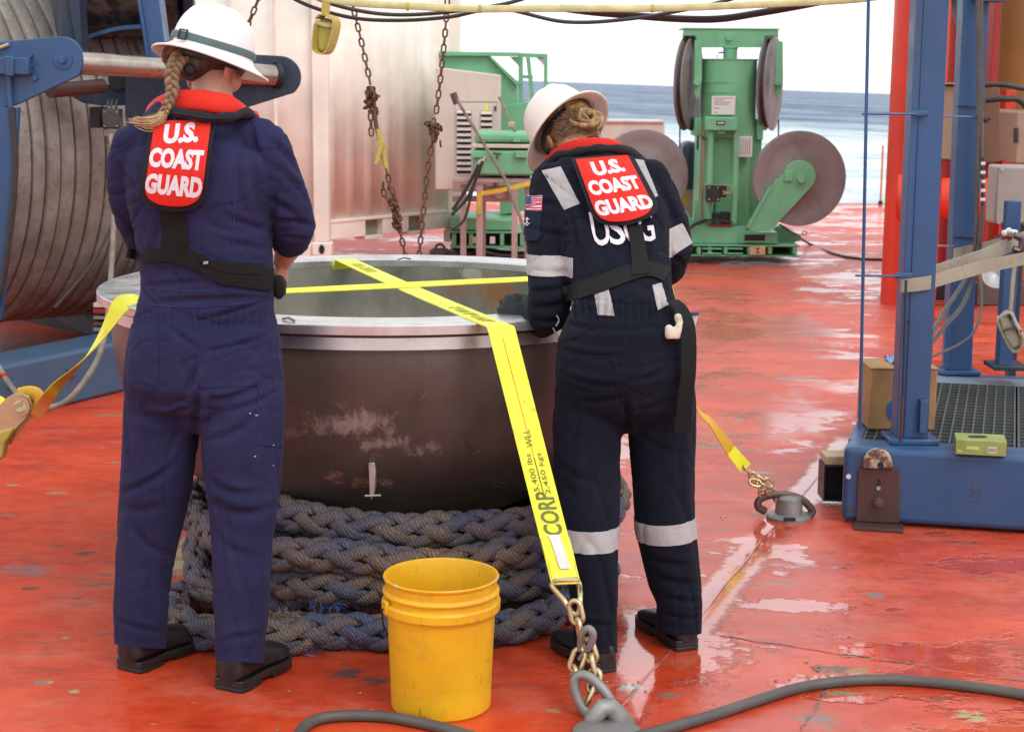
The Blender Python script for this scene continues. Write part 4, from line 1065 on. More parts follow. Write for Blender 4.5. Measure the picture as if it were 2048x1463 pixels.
for y in (165, 185): MB().lathe([(rr, 0), (rr + 0.003, 0), (rr + 0.003, 0.01), (rr, 0.01)], (cc.x, cc.y, P(1460, y, GY + 0.3).z), 64, closed=True).build('weld_ring', G_, gm)
vcyl('lower_cylinder', 1424, 1505, 268, 450, GY + 0.20, n=64)
vcyl('top_rod', 1448, 1476, 94, 117, GY + 0.25, n=40)
m = MB(); m.tube([P(1436, 106, GY + 0.28), P(1448, 105, GY + 0.28)], 0.007, 6); m.tube([P(1434, 116, GY + 0.28), P(1434, 110, GY + 0.28)], 0.005, 6); m.build('valve_stem', M['blue'], gm)
vcyl('tie_rod', 1411, 1424, 255, 440, GY + 0.02, n=20); vcyl('tie_rod', 1462, 1474, 258, 447, GY + 0.02, n=20)
vcyl('tie_rod', 1400, 1406, 258, 440, GY + 0.05, M['beige'], 12)
gb('clamp_block', [(1411, 234, 1475, 262, GY - 0.02, 0.16)], bev=0.01)
gb('maker_plate', [(1433, 242, 1450, 250, GY - 0.026, 0.005)], M['black_shade'], 0.001)
for k in range(3): gb('maker_mark', [(1435.5 + 4.4 * k, 244.2, 1438.8 + 4.4 * k, 247.8, GY - 0.0275, 0.0012)], M['label_white'], 0)
gb('stop_block', [(1436, 262.5, 1450, 268, GY + 0.0, 0.06)])
gb('spec_plate', [(1424, 192, 1470, 230, GY + 0.08, 0.012)], M['label_white'], 0.002)
for k, w in enumerate((38, 20, 34, 30, 0, 12, 0, 8)):
    if w: gb('plate_line', [(1428, 196 + 4 * k, 1428 + w, 197.2 + 4 * k, GY + 0.0785, 0.0012)], M['ink_old'], 0)
gb('spec_plate', [(1477, 273, 1504, 314, GY + 0.10, 0.10)], M['label_white'], 0.002)
for k in range(5): gb('plate_line', [(1481 + 4.5 * k, 277, 1482 + 4.5 * k, 310, GY + 0.0985, 0.0012)], M['grey_box'], 0)
gb('control_valve', [(1414, 370, 1440, 404, GY - 0.10, 0.12), (1440, 371, 1453, 395, GY - 0.06, 0.08)], M['black'], 0.006)
for x, y in ((1418, 375), (1436, 375), (1418, 399), (1436, 399)): MB().cyl(P(x, y, GY - 0.108), P(x, y, GY - 0.1), 0.007, 8).build('valve_bolt', M['steel'], gm)
for pth in ([(1409, 369), (1455, 370), (1464, 372), (1463, 384), (1446, 388)], [(1445, 382), (1455, 386)]):
    MB().tube([P(x, y, GY - 0.07) for x, y in pth], 0.006, 6).build('valve_pipe', M['zinc'], gm)
MB().cyl(P(1407, 276, GY + 0.0), P(1407, 276, GY + 0.04), 0.016, 12).build('sensor_plug', M['black'], gm)
gb('base_flange', [(1420, 427, 1444, 440, GY + 0.1, 0.12), (1444, 425, 1460, 447, GY + 0.09, 0.12)], M['black_shade'], 0.003)
gb('red_tray', [(1418, 449, 1464, 452, GY + 0.04, 0.1)], M['redd'], 0)
MB().tube(smooth_path([P(1370, 462, GY - 0.05), P(1385, 450, GY - 0.03), P(1410, 440, GY), P(1440, 441, GY), P(1465, 444, GY)], 5), 0.009, 6).build('base_hose', M['rubber'], gm)
MB().tube(smooth_path([P(1372, 468, GY - 0.05), P(1388, 452, GY - 0.03), P(1400, 447, GY), P(1415, 442, GY)], 5), 0.009, 6).build('base_hose', M['rubber'], gm)
# yoke at the top
m = MB(); m.pprism([(1367, 57), (1556, 57), (1556, 72), (1531, 72), (1525, 95), (1398, 95), (1390, 72), (1367, 72)], GY + 0.28, 0.05)
m.build('yoke', G_, gm, bevel=0.004)
MB().pbox(1366, 55.5, 1560, 60, GY + 0.27, 0.42).build('yoke_top', G_, gm, bevel=0.003)
MB().pbox(1367, 60, 1556, 92, GY + 0.62, 0.04).build('yoke_back', G_, gm, bevel=0.003)
MB().cyl(P(1459, 75, GY + 0.25), P(1459, 75, GY + 0.30), 0.034, 8).build('yoke_pin', G_, gm, bevel=0.004)
def sheave(cx, cy, ry, tilt, name='top_sheave'):
    # thin disc standing almost edge-on
    c = P(cx, cy, GY + 0.45)
    r = ry / FPX * (GY + 0.45)
    axd = Vector((math.cos(R(tilt)), math.sin(R(tilt)), 0.0)).normalized()
    u = Vector((0, 0, 1)); v = axd.cross(u)
    Mm = Matrix((v, u, axd)).transposed()
    o = MB(); o.lathe([(0, -0.052), (r * 0.5, -0.050), (r * 0.97, -0.040), (r, -0.036), (r, -0.028), (r - 0.05, -0.004), (r - 0.05, 0.004), (r, 0.028), (r, 0.036), (r * 0.97, 0.040), (r * 0.5, 0.050), (0, 0.052)], c, 72, M=Mm)
    o = o.build(name, M['disc'], gm, sharp=30)
    MB().lathe([(r - 0.05, -0.012), (r - 0.022, -0.012), (r - 0.022, 0.012), (r - 0.05, 0.012)], c, 72, M=Mm, closed=True).build('rope_turn', M['rubber'], o)
    return c, r, axd
for cx, sgn in ((1378, 0), (1540, 0)):
    c, r, axd = sheave(cx, 167, 92, -20)
    s1 = 16
    m = MB(); m.pprism([(cx + s1 - 4, 80), (cx + s1 + 10, 84), (cx + s1 + 10, 158), (cx + s1 + 6, 186), (cx + s1, 200), (cx + s1 - 6, 186), (cx + s1 - 6, 158)], GY + 0.20, 0.03)
    m.build('hanger_arm', G_, gm, bevel=0.003)
    MB().cyl(P(cx + s1, 164, GY + 0.14), P(cx + s1, 164, GY + 0.2), 0.034, 14).build('hanger_hub', G_, gm, bevel=0.004)
    m = MB(); m.pprism([(cx - 12, 66), (cx - 4, 66), (cx - 8, 130), (cx - 16, 130)], GY + 0.55, 0.03); m.build('hanger_arm', G_, gm, bevel=0.003)
    for (xa, ya, xb, yb) in ((cx - 18, 240, cx - 19, 340), (cx + 17, 240, cx + 17, 300)):
        MB().tube([P(xa, ya, GY + 0.45), P(xb, yb, GY + 0.5)], 0.007, 6).build('wire_fall', M['rubber'], gm)
# the two big side discs
def big_disc(cx, cy, rpx, Y, arm):
    c = P(cx, cy, Y); r = rpx / FPX * Y
    axd = Vector((0.12, -1, 0)).normalized(); u = Vector((0, 0, 1)); v = axd.cross(u).normalized()
    Mm = Matrix((v, u, axd)).transposed()
    o = MB(); o.lathe([(0, 0.03), (r * 0.45, 0.03), (r * 0.62, 0.012), (r * 0.78, 0.022), (r * 0.97, 0.036), (r, 0.034), (r, 0.026), (r - 0.05, 0.0), (r - 0.05, -0.008), (r, -0.034), (r, -0.04), (0, -0.04)], c, 96, M=Mm)
    o.build('side_sheave', M['disc'], gm, sharp=28)
    a = MB(); a.pprism(arm, Y - 0.09, 0.04); a.build('sheave_arm', G_, gm, bevel=0.004)
    MB().cyl(c + Vector((0, -0.135, 0)), c + Vector((0, -0.085, 0)), 0.035, 10).build('arm_pin', G_, gm, bevel=0.004)
    MB().pbox(cx - 28, cy - 14, cx - 12, cy + 6, Y - 0.11, 0.02).build('keeper_plate', G_, gm, bevel=0.004)
arm = [(1495, 452), (1552, 360), (1560, 356)] + [(1600 + 32 * math.cos(R(a)), 352 - 32 * math.sin(R(a))) for a in range(165, -50, -15)] + [(1556, 446), (1540, 462), (1500, 462)]
big_disc(1598, 357, 94, GY - 0.05, arm)
m = MB(); m.prism([P(1493, 455, GY - 0.16), P(1541, 370, GY - 0.16), P(1545, 372, GY - 0.16), P(1498, 457, GY - 0.16)], (0, 0.07, 0)); m.build('arm_rib', G_, gm, bevel=0.002)
arm2 = [(1400, 458), (1352, 396), (1320, 372)] + [(1285 + 32 * math.cos(R(a)), 352 - 32 * math.sin(R(a))) for a in range(20, 230, 15)] + [(1330, 440), (1350, 470), (1390, 475)]
big_disc(1284, 352, 92, GY + 0.25, arm2)
gb('blue_drum', [(1366, 284, 1398, 380, GY + 0.9, 0.4)], M['blue_dark'], 0.06)
# cable trailing from the machine
cb = thing('trailing_cable', 'thin black cable trailing over the wet deck from the green sheave machine', 'cable', (0, 0, 0))
MB().tube(smooth_path([P(1560, 450, GY), P(1580, 462, GY - 0.1), Gz(1620, 488, 0.012), Gz(1665, 506, 0.012), Gz(1710, 516, 0.012), Gz(1770, 519, 0.012), Gz(1900, 520, 0.012)], 8), 0.012, 8).build('cable_run', M['rubber'], cb)
# beige locker far behind, blue tub behind
lk_ = thing('deck_locker', 'low pale locker at the far deck edge, partly hidden by the grey disc', 'locker', (P(1270, 300, 20).x, 20, 0))
MB().pbox(1190, 243, 1326, 400, 20.0, 0.6).build('locker_body', M['cream'], lk_, bevel=0.01)
MB().pbox(1188, 240, 1328, 246, 19.97, 0.66).build('locker_lid', M['cream'], lk_, bevel=0.008)
pl = thing('cable_pile', 'pale stand with orange strap between the grey disc and the machine', 'stand', (P(1375, 430, 15.9).x, 15.9, 0))
MB().pbox(1362, 352, 1398, 452, 15.9, 0.5).build('stand_box', M['pink'], pl, bevel=0.006)
mb = MB(); ribbon(mb, [P(1374, 350, 15.8), P(1368, 385, 15.8), P(1362, 425, 15.8)], Vector((0.03, 0, 0)), 0.006); mb.build('orange_strap', M['strap_o'], pl)
po = thing('rail_post', 'short weathered post standing up beyond the right white helmet', 'post', (P(1184, 190, 21).x, 21, 0))
m = MB(); a = P(1184, 196, 21.0); m.box((a.x - 0.035, 20.97, 0), (a.x + 0.035, 21.04, a.z)); m.build('post_shaft', M['cream'], po, bevel=0.008)
m = MB(); m.box((a.x - 0.04, 20.95, a.z + 0.001), (a.x + 0.045, 21.05, a.z + 0.09)); m.build('post_cap', M['beige'], po, bevel=0.03)

# ================================================================== cream generator, green frame, table left of centre
TY = 13.6
gen = thing('generator_cabinet', 'cream generator cabinet with two columns of louvres beside the container', 'generator', (P(955, 480, TY + 0.9).x, TY + 0.9, 0))
body = MB(); body.pprism([(870, 134), (938, 142), (1001, 150), (1001, 380), (870, 380)], TY + 0.9, 0.7); body.build('cabinet_body', M['cream'], gen, bevel=0.012)
MB().pbox(906, 202, 995, 205, TY + 0.893, 0.01).build('top_seam', M['pink'], gen)
MB().pbox(911, 206, 990, 356, TY + 0.888, 0.02).build('louvre_door', M['cream'], gen, bevel=0.004)
for x0, x1, y0, n_ in ((914, 942, 222, 11), (962, 984, 224, 4)):
    MB().pbox(x0, y0 - 2, x1, y0 + n_ * 11.4, TY + 0.884, 0.006).build('louvre_recess', M['black_shade'], gen)
    for k in range(n_):
        p0, p1 = P(x0, y0 + k * 11.4, TY + 0.87), P(x1, y0 + 5 + k * 11.4, TY + 0.87)
        m = MB(); m.hexa([(p0.x, TY + 0.855, p1.z), (p1.x, TY + 0.855, p1.z), (p1.x, TY + 0.883, p0.z), (p0.x, TY + 0.883, p0.z), (p0.x, TY + 0.855, p1.z + 0.006), (p1.x, TY + 0.855, p1.z + 0.006), (p1.x, TY + 0.883, p0.z + 0.006), (p0.x, TY + 0.883, p0.z + 0.006)])
        m.build('slat', M['cream'], gen)
MB().pbox(970, 208, 976, 222, TY + 0.885, 0.003).build('warning_mark', M['strap'], gen)
for y in (212, 362): MB().pbox(988, y, 993, y + 10, TY + 0.878, 0.01).build('hinge', M['iron'], gen)
MB().pbox(906, 360, 1001, 384, TY + 0.89, 0.6).build('cabinet_plinth', M['pink'], gen, bevel=0.004)
gf = thing('hopper_frame', 'green steel hopper frame rising behind the cream generator cabinet', 'frame', (P(1000, 480, 15.6).x, 15.6, 0))
FY = 15.6
m = MB(); m.pprism([(860, 112), (975, 112), (1034, 172), (1034, 215), (1008, 222), (1000, 300), (860, 300)], FY, 0.9); m.build('hopper', G_, gf, bevel=0.006)
m = MB(); m.pprism([(1000, 215), (1060, 203), (1060, 420), (1000, 430)], FY - 0.03, 0.5); m.build('lower_body', G_, gf, bevel=0.006)
m = MB(); m.pprism([(860, 103), (1038, 105), (1038, 113), (860, 111)], FY - 0.06, 0.08); m.build('top_bar', G_, gf, bevel=0.003)
m = MB(); m.pprism([(1038, 106), (1095, 108), (1095, 116), (1038, 114)], FY + 0.3, 0.08); m.build('top_bar', G_, gf, bevel=0.003)
for a_ in ([(1037, 106), (1046, 106), (1046, 205), (1037, 205)], [(1052, 114), (1060, 114), (1070, 205), (1062, 205)], [(1088, 112), (1095, 112), (1095, 205), (1088, 205)]):
    m = MB(); m.pprism(a_, FY, 0.07); m.build('post', G_, gf, bevel=0.003)
m = MB(); m.pprism([(1046, 150), (1066, 152), (1066, 158), (1046, 157)], FY + 0.01, 0.05); m.build('cross_bar', G_, gf)
m = MB(); m.pprism([(975, 112), (981, 112), (1040, 168), (1034, 173)], FY - 0.05, 0.1); m.build('diagonal', G_, gf, bevel=0.003)
m = MB(); m.pprism([(1020, 114), (1037, 114), (1037, 132)], FY - 0.02, 0.03); m.build('gusset', G_, gf)
m = MB(); m.pprism([(1072, 114), (1090, 114), (1090, 134)], FY + 0.32, 0.03); m.build('gusset', M['cream'], gf)
# green skid base
gs = thing('green_skid', 'low green steel skid standing on the deck behind the table legs', 'skid', (P(970, 490, 15.2).x, 15.2, 0))
MB().pbox(900, 436, 1025, 462, 15.2, 0.9).build('skid_top', G_, gs, bevel=0.02)
MB().pbox(900, 463, 1052, 467, 15.15, 0.9).build('skid_rail', G_, gs, bevel=0.003)
MB().pbox(900, 492, 1052, 497, 15.15, 0.9).build('skid_rail', G_, gs, bevel=0.003)
for x in (904, 938, 1000, 1040): MB().pbox(x, 467.5, x + 8, 491.5, 15.15, 0.8).build('skid_post', G_, gs, bevel=0.003)
MB().pbox(908, 469, 1040, 490, 15.4, 0.4).build('skid_shade', M['black_shade'], gs)  # dark block filling the skid opening as painted shade
for x, mt in ((944, 'zinc'), (980, 'label_white')): MB().pbox(x, 473, x + 10, 487, 15.14, 0.006).build('skid_sign', M[mt], gs)
# table with green tool box
tb = thing('work_stand', 'pinkish steel stand on square legs in front of the green skid', 'stand', (P(985, 520, TY).x, TY, 0))
def leg(x0, x1, yb, Y):
    g0 = Gz((x0 + x1) / 2, yb, 0).y
    a, b = P(x0, 370, Y), P(x1, 370, Y)
    MB().box((a.x, Y, 0), (b.x, Y + (b.x - a.x), a.z)).build('leg', M['pink'], tb, bevel=0.004)
leg(921, 933, 520, TY + 0.1); leg(953, 966, 522, TY); leg(966, 972, 520, TY + 0.45); leg(1024, 1036, 526, TY); leg(1050, 1058, 520, TY + 0.45)
MB().pbox(905, 356, 1062, 366, TY - 0.02, 0.65).build('table_rail', M['pink'], tb, bevel=0.004)
MB().pbox(905, 392, 975, 404, TY + 0.2, 0.05).build('shelf_rail', M['pink'], tb, bevel=0.004)
MB().cyl(P(1000, 385, TY + 0.1), P(1000, 385, TY + 0.14), 0.055, 28).build('round_plate', M['pink'], tb, bevel=0.004)
MB().cyl(P(1000, 385, TY + 0.09), P(1000, 385, TY + 0.1), 0.024, 16).build('plate_hub', M['steel'], tb)
MB().pbox(968, 372, 1025, 404, TY + 0.15, 0.03).build('bracket_plate', M['pink'], tb)
bx_ = thing('green_tool_box', 'green steel tool box with a clamped lid on the pinkish stand', 'tool box', P(1010, 355, TY))
MB().pbox(945, 300, 1082, 352, TY - 0.05, 0.6).build('box_body', G_, bx_, bevel=0.02)
MB().pbox(948, 264, 1080, 286, TY - 0.03, 0.56).build('box_lid', G_, bx_, bevel=0.03)
MB().pbox(944, 288, 1083, 297, TY - 0.06, 0.62).build('seal_band', M['cream'], bx_, bevel=0.005)
for x in (942, 1030): MB().pbox(x, 302, x + 26, 316, TY - 0.09, 0.04).build('lug', G_, bx_, bevel=0.006)
for (a_, b_) in (((986, 306), (1003, 308)), ((994, 306), (995, 318))): MB().tube([P(*a_, TY - 0.10), P(*b_, TY - 0.10)], 0.010, 8).build('latch', M['iron'], bx_)
MB().pbox(1026, 278, 1040, 284, TY - 0.06, 0.03).build('latch_plate', G_, bx_)
mb = MB(); pp = [P(963, 387, TY - 0.1), P(1000, 381, TY - 0.1), P(1062, 366, TY - 0.1)]; ribbon(mb, pp, Vector((0, 0.005, 0.018)), 0.004)
stp = thing('orange_strap', 'orange yellow strap pulled across the front of the pinkish stand', 'strap', pp[0]); mb.build('webbing', M['strap_o'], stp)
mb = MB(); ribbon(mb, [P(959, 386, TY - 0.11), P(959, 405, TY - 0.11), P(957, 432, TY - 0.11)], Vector((0.016, 0.01, 0)), 0.004); mb.build('strap_end', M['strap_o'], stp)
MB().pbox(952, 412, 963, 430, TY - 0.13, 0.03).build('buckle', M['strap_dirty'], stp, bevel=0.004)
# lashing bars
lb = thing('lashing_bar', 'long brown lashing bar running diagonally down in front of the louvred cabinet', 'lashing bar', P(975, 300, 13.0))
MB().tube([P(908, 190, 13.3), P(960, 275, 13.2), P(1010, 358, 13.1), P(1040, 432, 13.0), (P(1052, 470, 13.0).x, 13.0, 0.35), (P(1056, 500, 13.0).x, 13.0, 0.02)], 0.014, 8).build('bar', M['wirerope'], lb)
MB().cyl(P(906, 186, 13.3), P(914, 208, 13.3), 0.028, 10).build('bar_end', M['iron'], lb)
lb = thing('lashing_bar', 'short lashing bar hooked from the cabinet corner to the green tool box', 'lashing bar', P(1015, 230, 13.6))
MB().tube([P(999, 195, 14.3), P(1012, 222, 14.1), P(1022, 250, 13.9), P(1030, 262, 13.7)], 0.012, 8).build('bar', M['wirerope'], lb)
MB().pbox(1016, 244, 1030, 256, 13.8, 0.04).build('bar_clamp', M['zinc'], lb, bevel=0.008)
for k, pth in enumerate(([(905, 420), (925, 390), (950, 345), (958, 328)], [(903, 430), (935, 395), (955, 350), (964, 325)], [(903, 460), (928, 440), (940, 400), (950, 360), (966, 322)])):
    hs = thing('hydraulic_hose', ('upper black hose looping from the green tool box to the container corner', 'middle black hose running from the tool box to the container corner', 'black hose hanging lowest beside the stand legs')[k], 'hose', P(930, 390, 12.9), 'black hoses beside the tool box')
    MB().tube(smooth_path([P(x, y, TY - 0.2 - 0.03 * k) for x, y in pth], 6), 0.014 if k < 2 else 0.011, 8).build('hose_run', M['rubber'], hs)
    MB().tube([P(pth[-1][0] - 2, pth[-1][1] + 4, TY - 0.2 - 0.03 * k), P(pth[-1][0] + 4, pth[-1][1] - 6, TY - 0.15)], 0.020, 8).build('fitting', M['steel'], hs)
for k, pth in enumerate(([(930, 500), (960, 497), (1000, 503), (1050, 506), (1100, 505)], [(915, 512), (950, 505), (1000, 511), (1070, 514), (1130, 512)])):
    hs = thing('floor_hose', ('black hose lying on the deck behind the stand legs', 'second black hose lying on the deck, nearest the bowl rim')[k], 'hose', (0, 0, 0), 'black hoses on the deck behind the bowl')
    MB().tube(smooth_path([Gz(x, y, 0.02) for x, y in pth], 6), 0.018, 8).build('hose_run', M['rubber'], hs)
# ================================================================== blue rack at the right
rack = thing('blue_rack', 'blue steel rack with posts, cage rods and a grated platform at the right', 'rack', (1.2, 5.9, 0))
B_ = M['blue']
FY0 = 5.90
x0 = P(1683, 1000, FY0).x
topz = P(1700, 893, FY0).z
fa = Vector((x0, FY0, 0)); fd = Vector((1, -0.22, 0)).normalized(); fN = Vector((fd.y, -fd.x, 0)); fN = fN if fN.y < 0 else -fN; fbk = Vector((0.30, 1, 0)).normalized()
up = Vector((0, 0, 1))
def rb(m, s0, s1, t0, t1, z0, z1):   # s along the front beam, t back from its face
    return m.hexa([fa + fd * s + fbk * t + up * z for z in (z0, z1) for (s, t) in ((s0, t0), (s1, t0), (s1, t1), (s0, t1))])
rb(MB(), 0, 1.6, 0, 0.17, 0.012, topz).build('front_beam', B_, rack, bevel=0.022, seg=4)
def st_at(px, py, z):
    q = Gz(px, py, z) - fa
    return q.dot(fd), q.dot(fbk)
s_p, t_p = st_at(1822, 862, topz)
DEP = 1.74
rb(MB(), 0.02, 1.6, DEP - 0.09, DEP, topz - 0.13, topz - 0.004).build('rear_beam', B_, rack, bevel=0.006)
rb(MB(), 0.0, 0.05, 0.171, DEP - 0.091, topz - 0.07, topz - 0.006).build('side_beam', B_, rack, bevel=0.004)
# rear deck plate strip
rb(MB(), 0.04, 1.6, DEP - 0.26, DEP - 0.092, topz - 0.012, topz - 0.003).build('edge_plate', paint('grey_blue_plate', (0.16, 0.22, 0.28), 0.5, 0.4), rack, bevel=0.002)
# grating panels
G_M = paint('grating_bar', (0.075, 0.085, 0.085), 0.5, 0.5, rust=0.5)
for (s0, s1) in ((0.055, 0.60), (0.615, 1.6)):
    m = MB(); t0_, t1_ = 0.175, DEP - 0.265
    n1_ = int((s1 - s0) / 0.038)
    for i in range(n1_ + 1): ss = s0 + (s1 - s0) * i / n1_; rb(m, ss - 0.0035, ss + 0.0035, t0_, t1_, topz - 0.030, topz - 0.004)
    n2_ = int((t1_ - t0_) / 0.062)
    for i in range(n2_ + 1): tt = t0_ + (t1_ - t0_) * i / n2_; rb(m, s0, s1, tt - 0.004, tt + 0.004, topz - 0.024, topz - 0.0045)
    o = m.build('grating', G_M, rack); o['kind'] = 'stuff'
rb(MB(), 0.055, 1.6, 0.171, DEP - 0.1, topz - 0.10, topz - 0.09).build('under_grating_sheet', plain('sheet_black', (0.004, 0.004, 0.005), 0.9), rack)  # near-black sheet added under the bars so the gaps stay dark
# posts (channels)
def post(px, wpx, py_base, Y, ztop, name='post', flange=True, lean=0.0):
    c = P(px, py_base, Y); w = wpx / FPX * Y
    lx = lean
    m = MB()
    def slab(xa, xb, ya, yb, z0, z1):
        dx = lx * (z1 - z0)
        m.hexa([(xa, ya, z0), (xb, ya, z0), (xb, yb, z0), (xa, yb, z0), (xa + dx, ya, z1), (xb + dx, ya, z1), (xb + dx, yb, z1), (xa + dx, yb, z1)])
    z0 = topz + 0.02
    L, Rr = c.x - w / 2, c.x + w / 2
    slab(L, Rr, Y, Y + 0.010, z0, ztop)                    # face
    slab(L, L + 0.010, Y + 0.0102, Y + 0.10, z0, ztop)     # sides
    slab(Rr - 0.010, Rr, Y + 0.0102, Y + 0.10, z0, ztop)
    if flange: slab(L + w * 0.22, L + w * 0.22 + 0.006, Y - 0.006, Y - 0.0002, z0, ztop)
    o = m.build(name, B_, rack, bevel=0.002)
    MB().box((L - 0.03, Y - 0.035, topz + 0.0005), (Rr + 0.035, Y + 0.13, topz + 0.0198)).build('base_plate', B_, rack, bevel=0.004)
    return L, Rr
YP = 5.97
pL, pR = post(1825, 64, 860, YP, 2.35, lean=-0.003)
m = MB(); a = P(1848, 865, YP - 0.03)
m.pbox(1842, 800, 1853, 866, YP - 0.03, 0.029); m.build('post_lug', B_, rack, bevel=0.002)
YR = 7.45
qL, qR = post(1919, 50, 735, YR, 2.9, flange=False, lean=-0.010)
MB().pbox(1892, 640, 1898, 735, YR - 0.02, 0.02).build('post_lug', B_, rack, bevel=0.002)
m = MB(); m.pbox(2016, 402, 2024, 735, 7.2, 0.06); m.build('short_post', B_, rack, bevel=0.004)
MB().pbox(1990, 733, 2060, 742, 7.15, 0.18).build('base_plate', M['blue_dark'], rack, bevel=0.003)
MB().pbox(1958, -40, 2010, 4, 7.4, 0.1).build('top_beam', B_, rack, bevel=0.004)
# cage rods
def rod(pts, r=0.0048, name='cage_rod', mat=None):
    MB().tube(pts, r, 8).build(name, mat or B_, rack)
zt = 2.35
e = P(1720, 858, 5.93); tpx = P(1738, 0, 5.93)
rod([e, P(1737, 0, 5.93), P(1739, -60, 5.93)], 0.0062)
for (xa, ya, xb, yb) in ((1724, 228, 1832, 228), (1711, 551, 1800, 552)):
    rod([P(xa, ya, 5.93), P(xb, yb, 5.94)], 0.0042)
    m = MB(); m.tube([P(xb - 10, yb - 1, 5.945), P(xb + 24, yb - 1, 5.955)], 0.0105, 8, flat=0.5); m.build('rod_weld', B_, rack)
rod([P(1870, 232, 6.6), P(1960, 234, YR - 0.006)], 0.004); rod([P(1862, 491, 6.6), P(1906, 492, YR - 0.01)], 0.004, mat=M['steel'])
rod([P(1914, 213, YR - 0.008), P(1968, 214, YR - 0.008)], 0.003, mat=M['black_shade']); rod([P(1908, 474, YR - 0.008), P(1950, 476, YR - 0.008)], 0.003, mat=M['black_shade'])
rod([P(1801, 880, 5.90), P(1806, 780, 5.90), P(1812, 560, 5.91)], 0.0052, mat=M['blue_dark'])
rod([P(1801, 884, 5.895), P(1805, 790, 5.897)], 0.006, 'rusty_stub', M['brownplate'])
MB().cyl(P(1818, 643, YP - 0.006), P(1818, 643, YP + 0.002), 0.006, 10).build('bolt_hole', M['black_shade'], rack)
# bracket on the front beam
br = MB()
pb = lambda px, py, off=0.0: (lambda q: q)(P(px, py, 0) if False else None)
def on_face(px, py, off):     # point where the line of sight meets the beam's front face, moved out by off
    d = ray(px, py); n = fN
    t = (fa + n * off - CAMO).dot(n) / d.dot(n)
    return CAMO + d * t
q = [on_face(x, y, 0.014) for x, y in ((1717, 937), (1799, 937), (1799, 1046), (1712, 1042))]
br.prism(q, -fN * 0.013); br = br.build('bracket_plate', M['brownplate'], rack, bevel=0.002)
q = [on_face(x, y, 0.0) for x, y in ((1708, 1046), (1806, 1050))]
m = MB(); m.hexa([Vector((p.x, p.y, z)) + fN * o_ for z in (0.0005, 0.014) for (p, o_) in ((q[0], 0.09), (q[1], 0.09), (q[1], 0.001), (q[0], 0.001))]); m.build('bracket_foot', M['brownplate'], rack, bevel=0.002)
c0 = on_face(1757, 1003, 0.014); m = MB(); m.cyl(c0, c0 + fN * 0.02, 0.020, 8); m.cyl(c0 + fN * 0.02, c0 + fN * 0.032, 0.012, 10); m.build('bracket_bolt', M['iron'], br, bevel=0.002)
c0 = on_face(1757, 975, 0.014); m = MB(); m.cyl(c0, c0 + fN * 0.008, 0.008, 10); m.build('bracket_bolt', M['steel'], br)
c0 = on_face(1757, 968, 0.0142); MB().obox(c0, fd * 0.007, fN * 0.0008, up * 0.018).build('bracket_slot', M['black_shade'], br)
# round padeye
pts = [on_face(1727, 937, 0.03), on_face(1725, 925, 0.03)] + [on_face(1755 + 29 * math.cos(R(a)), 925 - 27 * math.sin(R(a)), 0.03) for a in range(170, 9, -16)] + [on_face(1785, 925, 0.03), on_face(1787, 937, 0.03)]
ey = MB(); ey.prism(pts, -fN * 0.029)
g = NT('chipped_eye'); 
cc_ = g.mix(g.st(g.noise(18, 5, 0.7), 0.45, 0.55), (0.45, 0.38, 0.28), (0.13, 0.06, 0.04))
ey = ey.build('pad_eye', g.bsdf(cc_, 0.5), rack, bevel=0.004)
c0 = on_face(1761, 930, 0.0315); MB().cyl(c0, c0 - fN * 0.001, 0.012, 16).build('eye_hole', M['black_shade'], ey)
for (x, y) in ((1697, 952), (1699, 1018)):
    c0 = on_face(x, y, 0.001); MB().cyl(c0, c0 + fN * 0.006, 0.009, 10).build('bolt_head', M['iron'] if y > 1000 else M['label_white'], rack)
# scratches: a hash mark and a curve scribbled on the beam
m = MB()
for (a_, b_) in (((1938, 978), (1962, 990)), ((1936, 992), (1964, 982)), ((1946, 970), (1942, 1003)), ((1957, 974), (1958, 1008)), ((1935, 1003), (1968, 1000))):
    m.tube([on_face(*a_, 0.0006), on_face(*b_, 0.0006)], 0.0011, 5)
m.tube(smooth_path([on_face(x, y, 0.0006) for x, y in ((1996, 975), (2004, 967), (2014, 966), (2022, 972))], 4), 0.0011, 5)
m.build('scribbled_mark', M['ink_old'], rack)
# black box-section stub under the beam at the left
bs = thing('fork_tube', 'open black steel tube end showing at the left foot of the blue beam', 'steel tube', Gz(1665, 1000, 0))
a, b = P(1649, 931, 6.15), P(1700, 1002, 6.15)
w_ = 0.006
for (p0, p1) in (((a.x, 6.15, b.z), (b.x, 6.27, b.z + w_)), ((a.x, 6.15, a.z - w_), (b.x, 6.27, a.z)), ((a.x, 6.15, b.z + w_), (a.x + w_, 6.27, a.z - w_)), ((b.x - w_, 6.15, b.z + w_), (b.x, 6.27, a.z - w_))):
    MB().box(p0, p1).build('tube_wall', M['black'], bs)
MB().box((a.x + w_, 6.22, b.z + w_), (b.x - w_, 6.23, a.z - w_)).build('tube_inside', M['black_shade'], bs)
MB().box((a.x + 0.005, 6.16, a.z + 0.0005), (b.x, 6.27, a.z + 0.035)).build('timber_packer', M['wood'], bs, bevel=0.003)
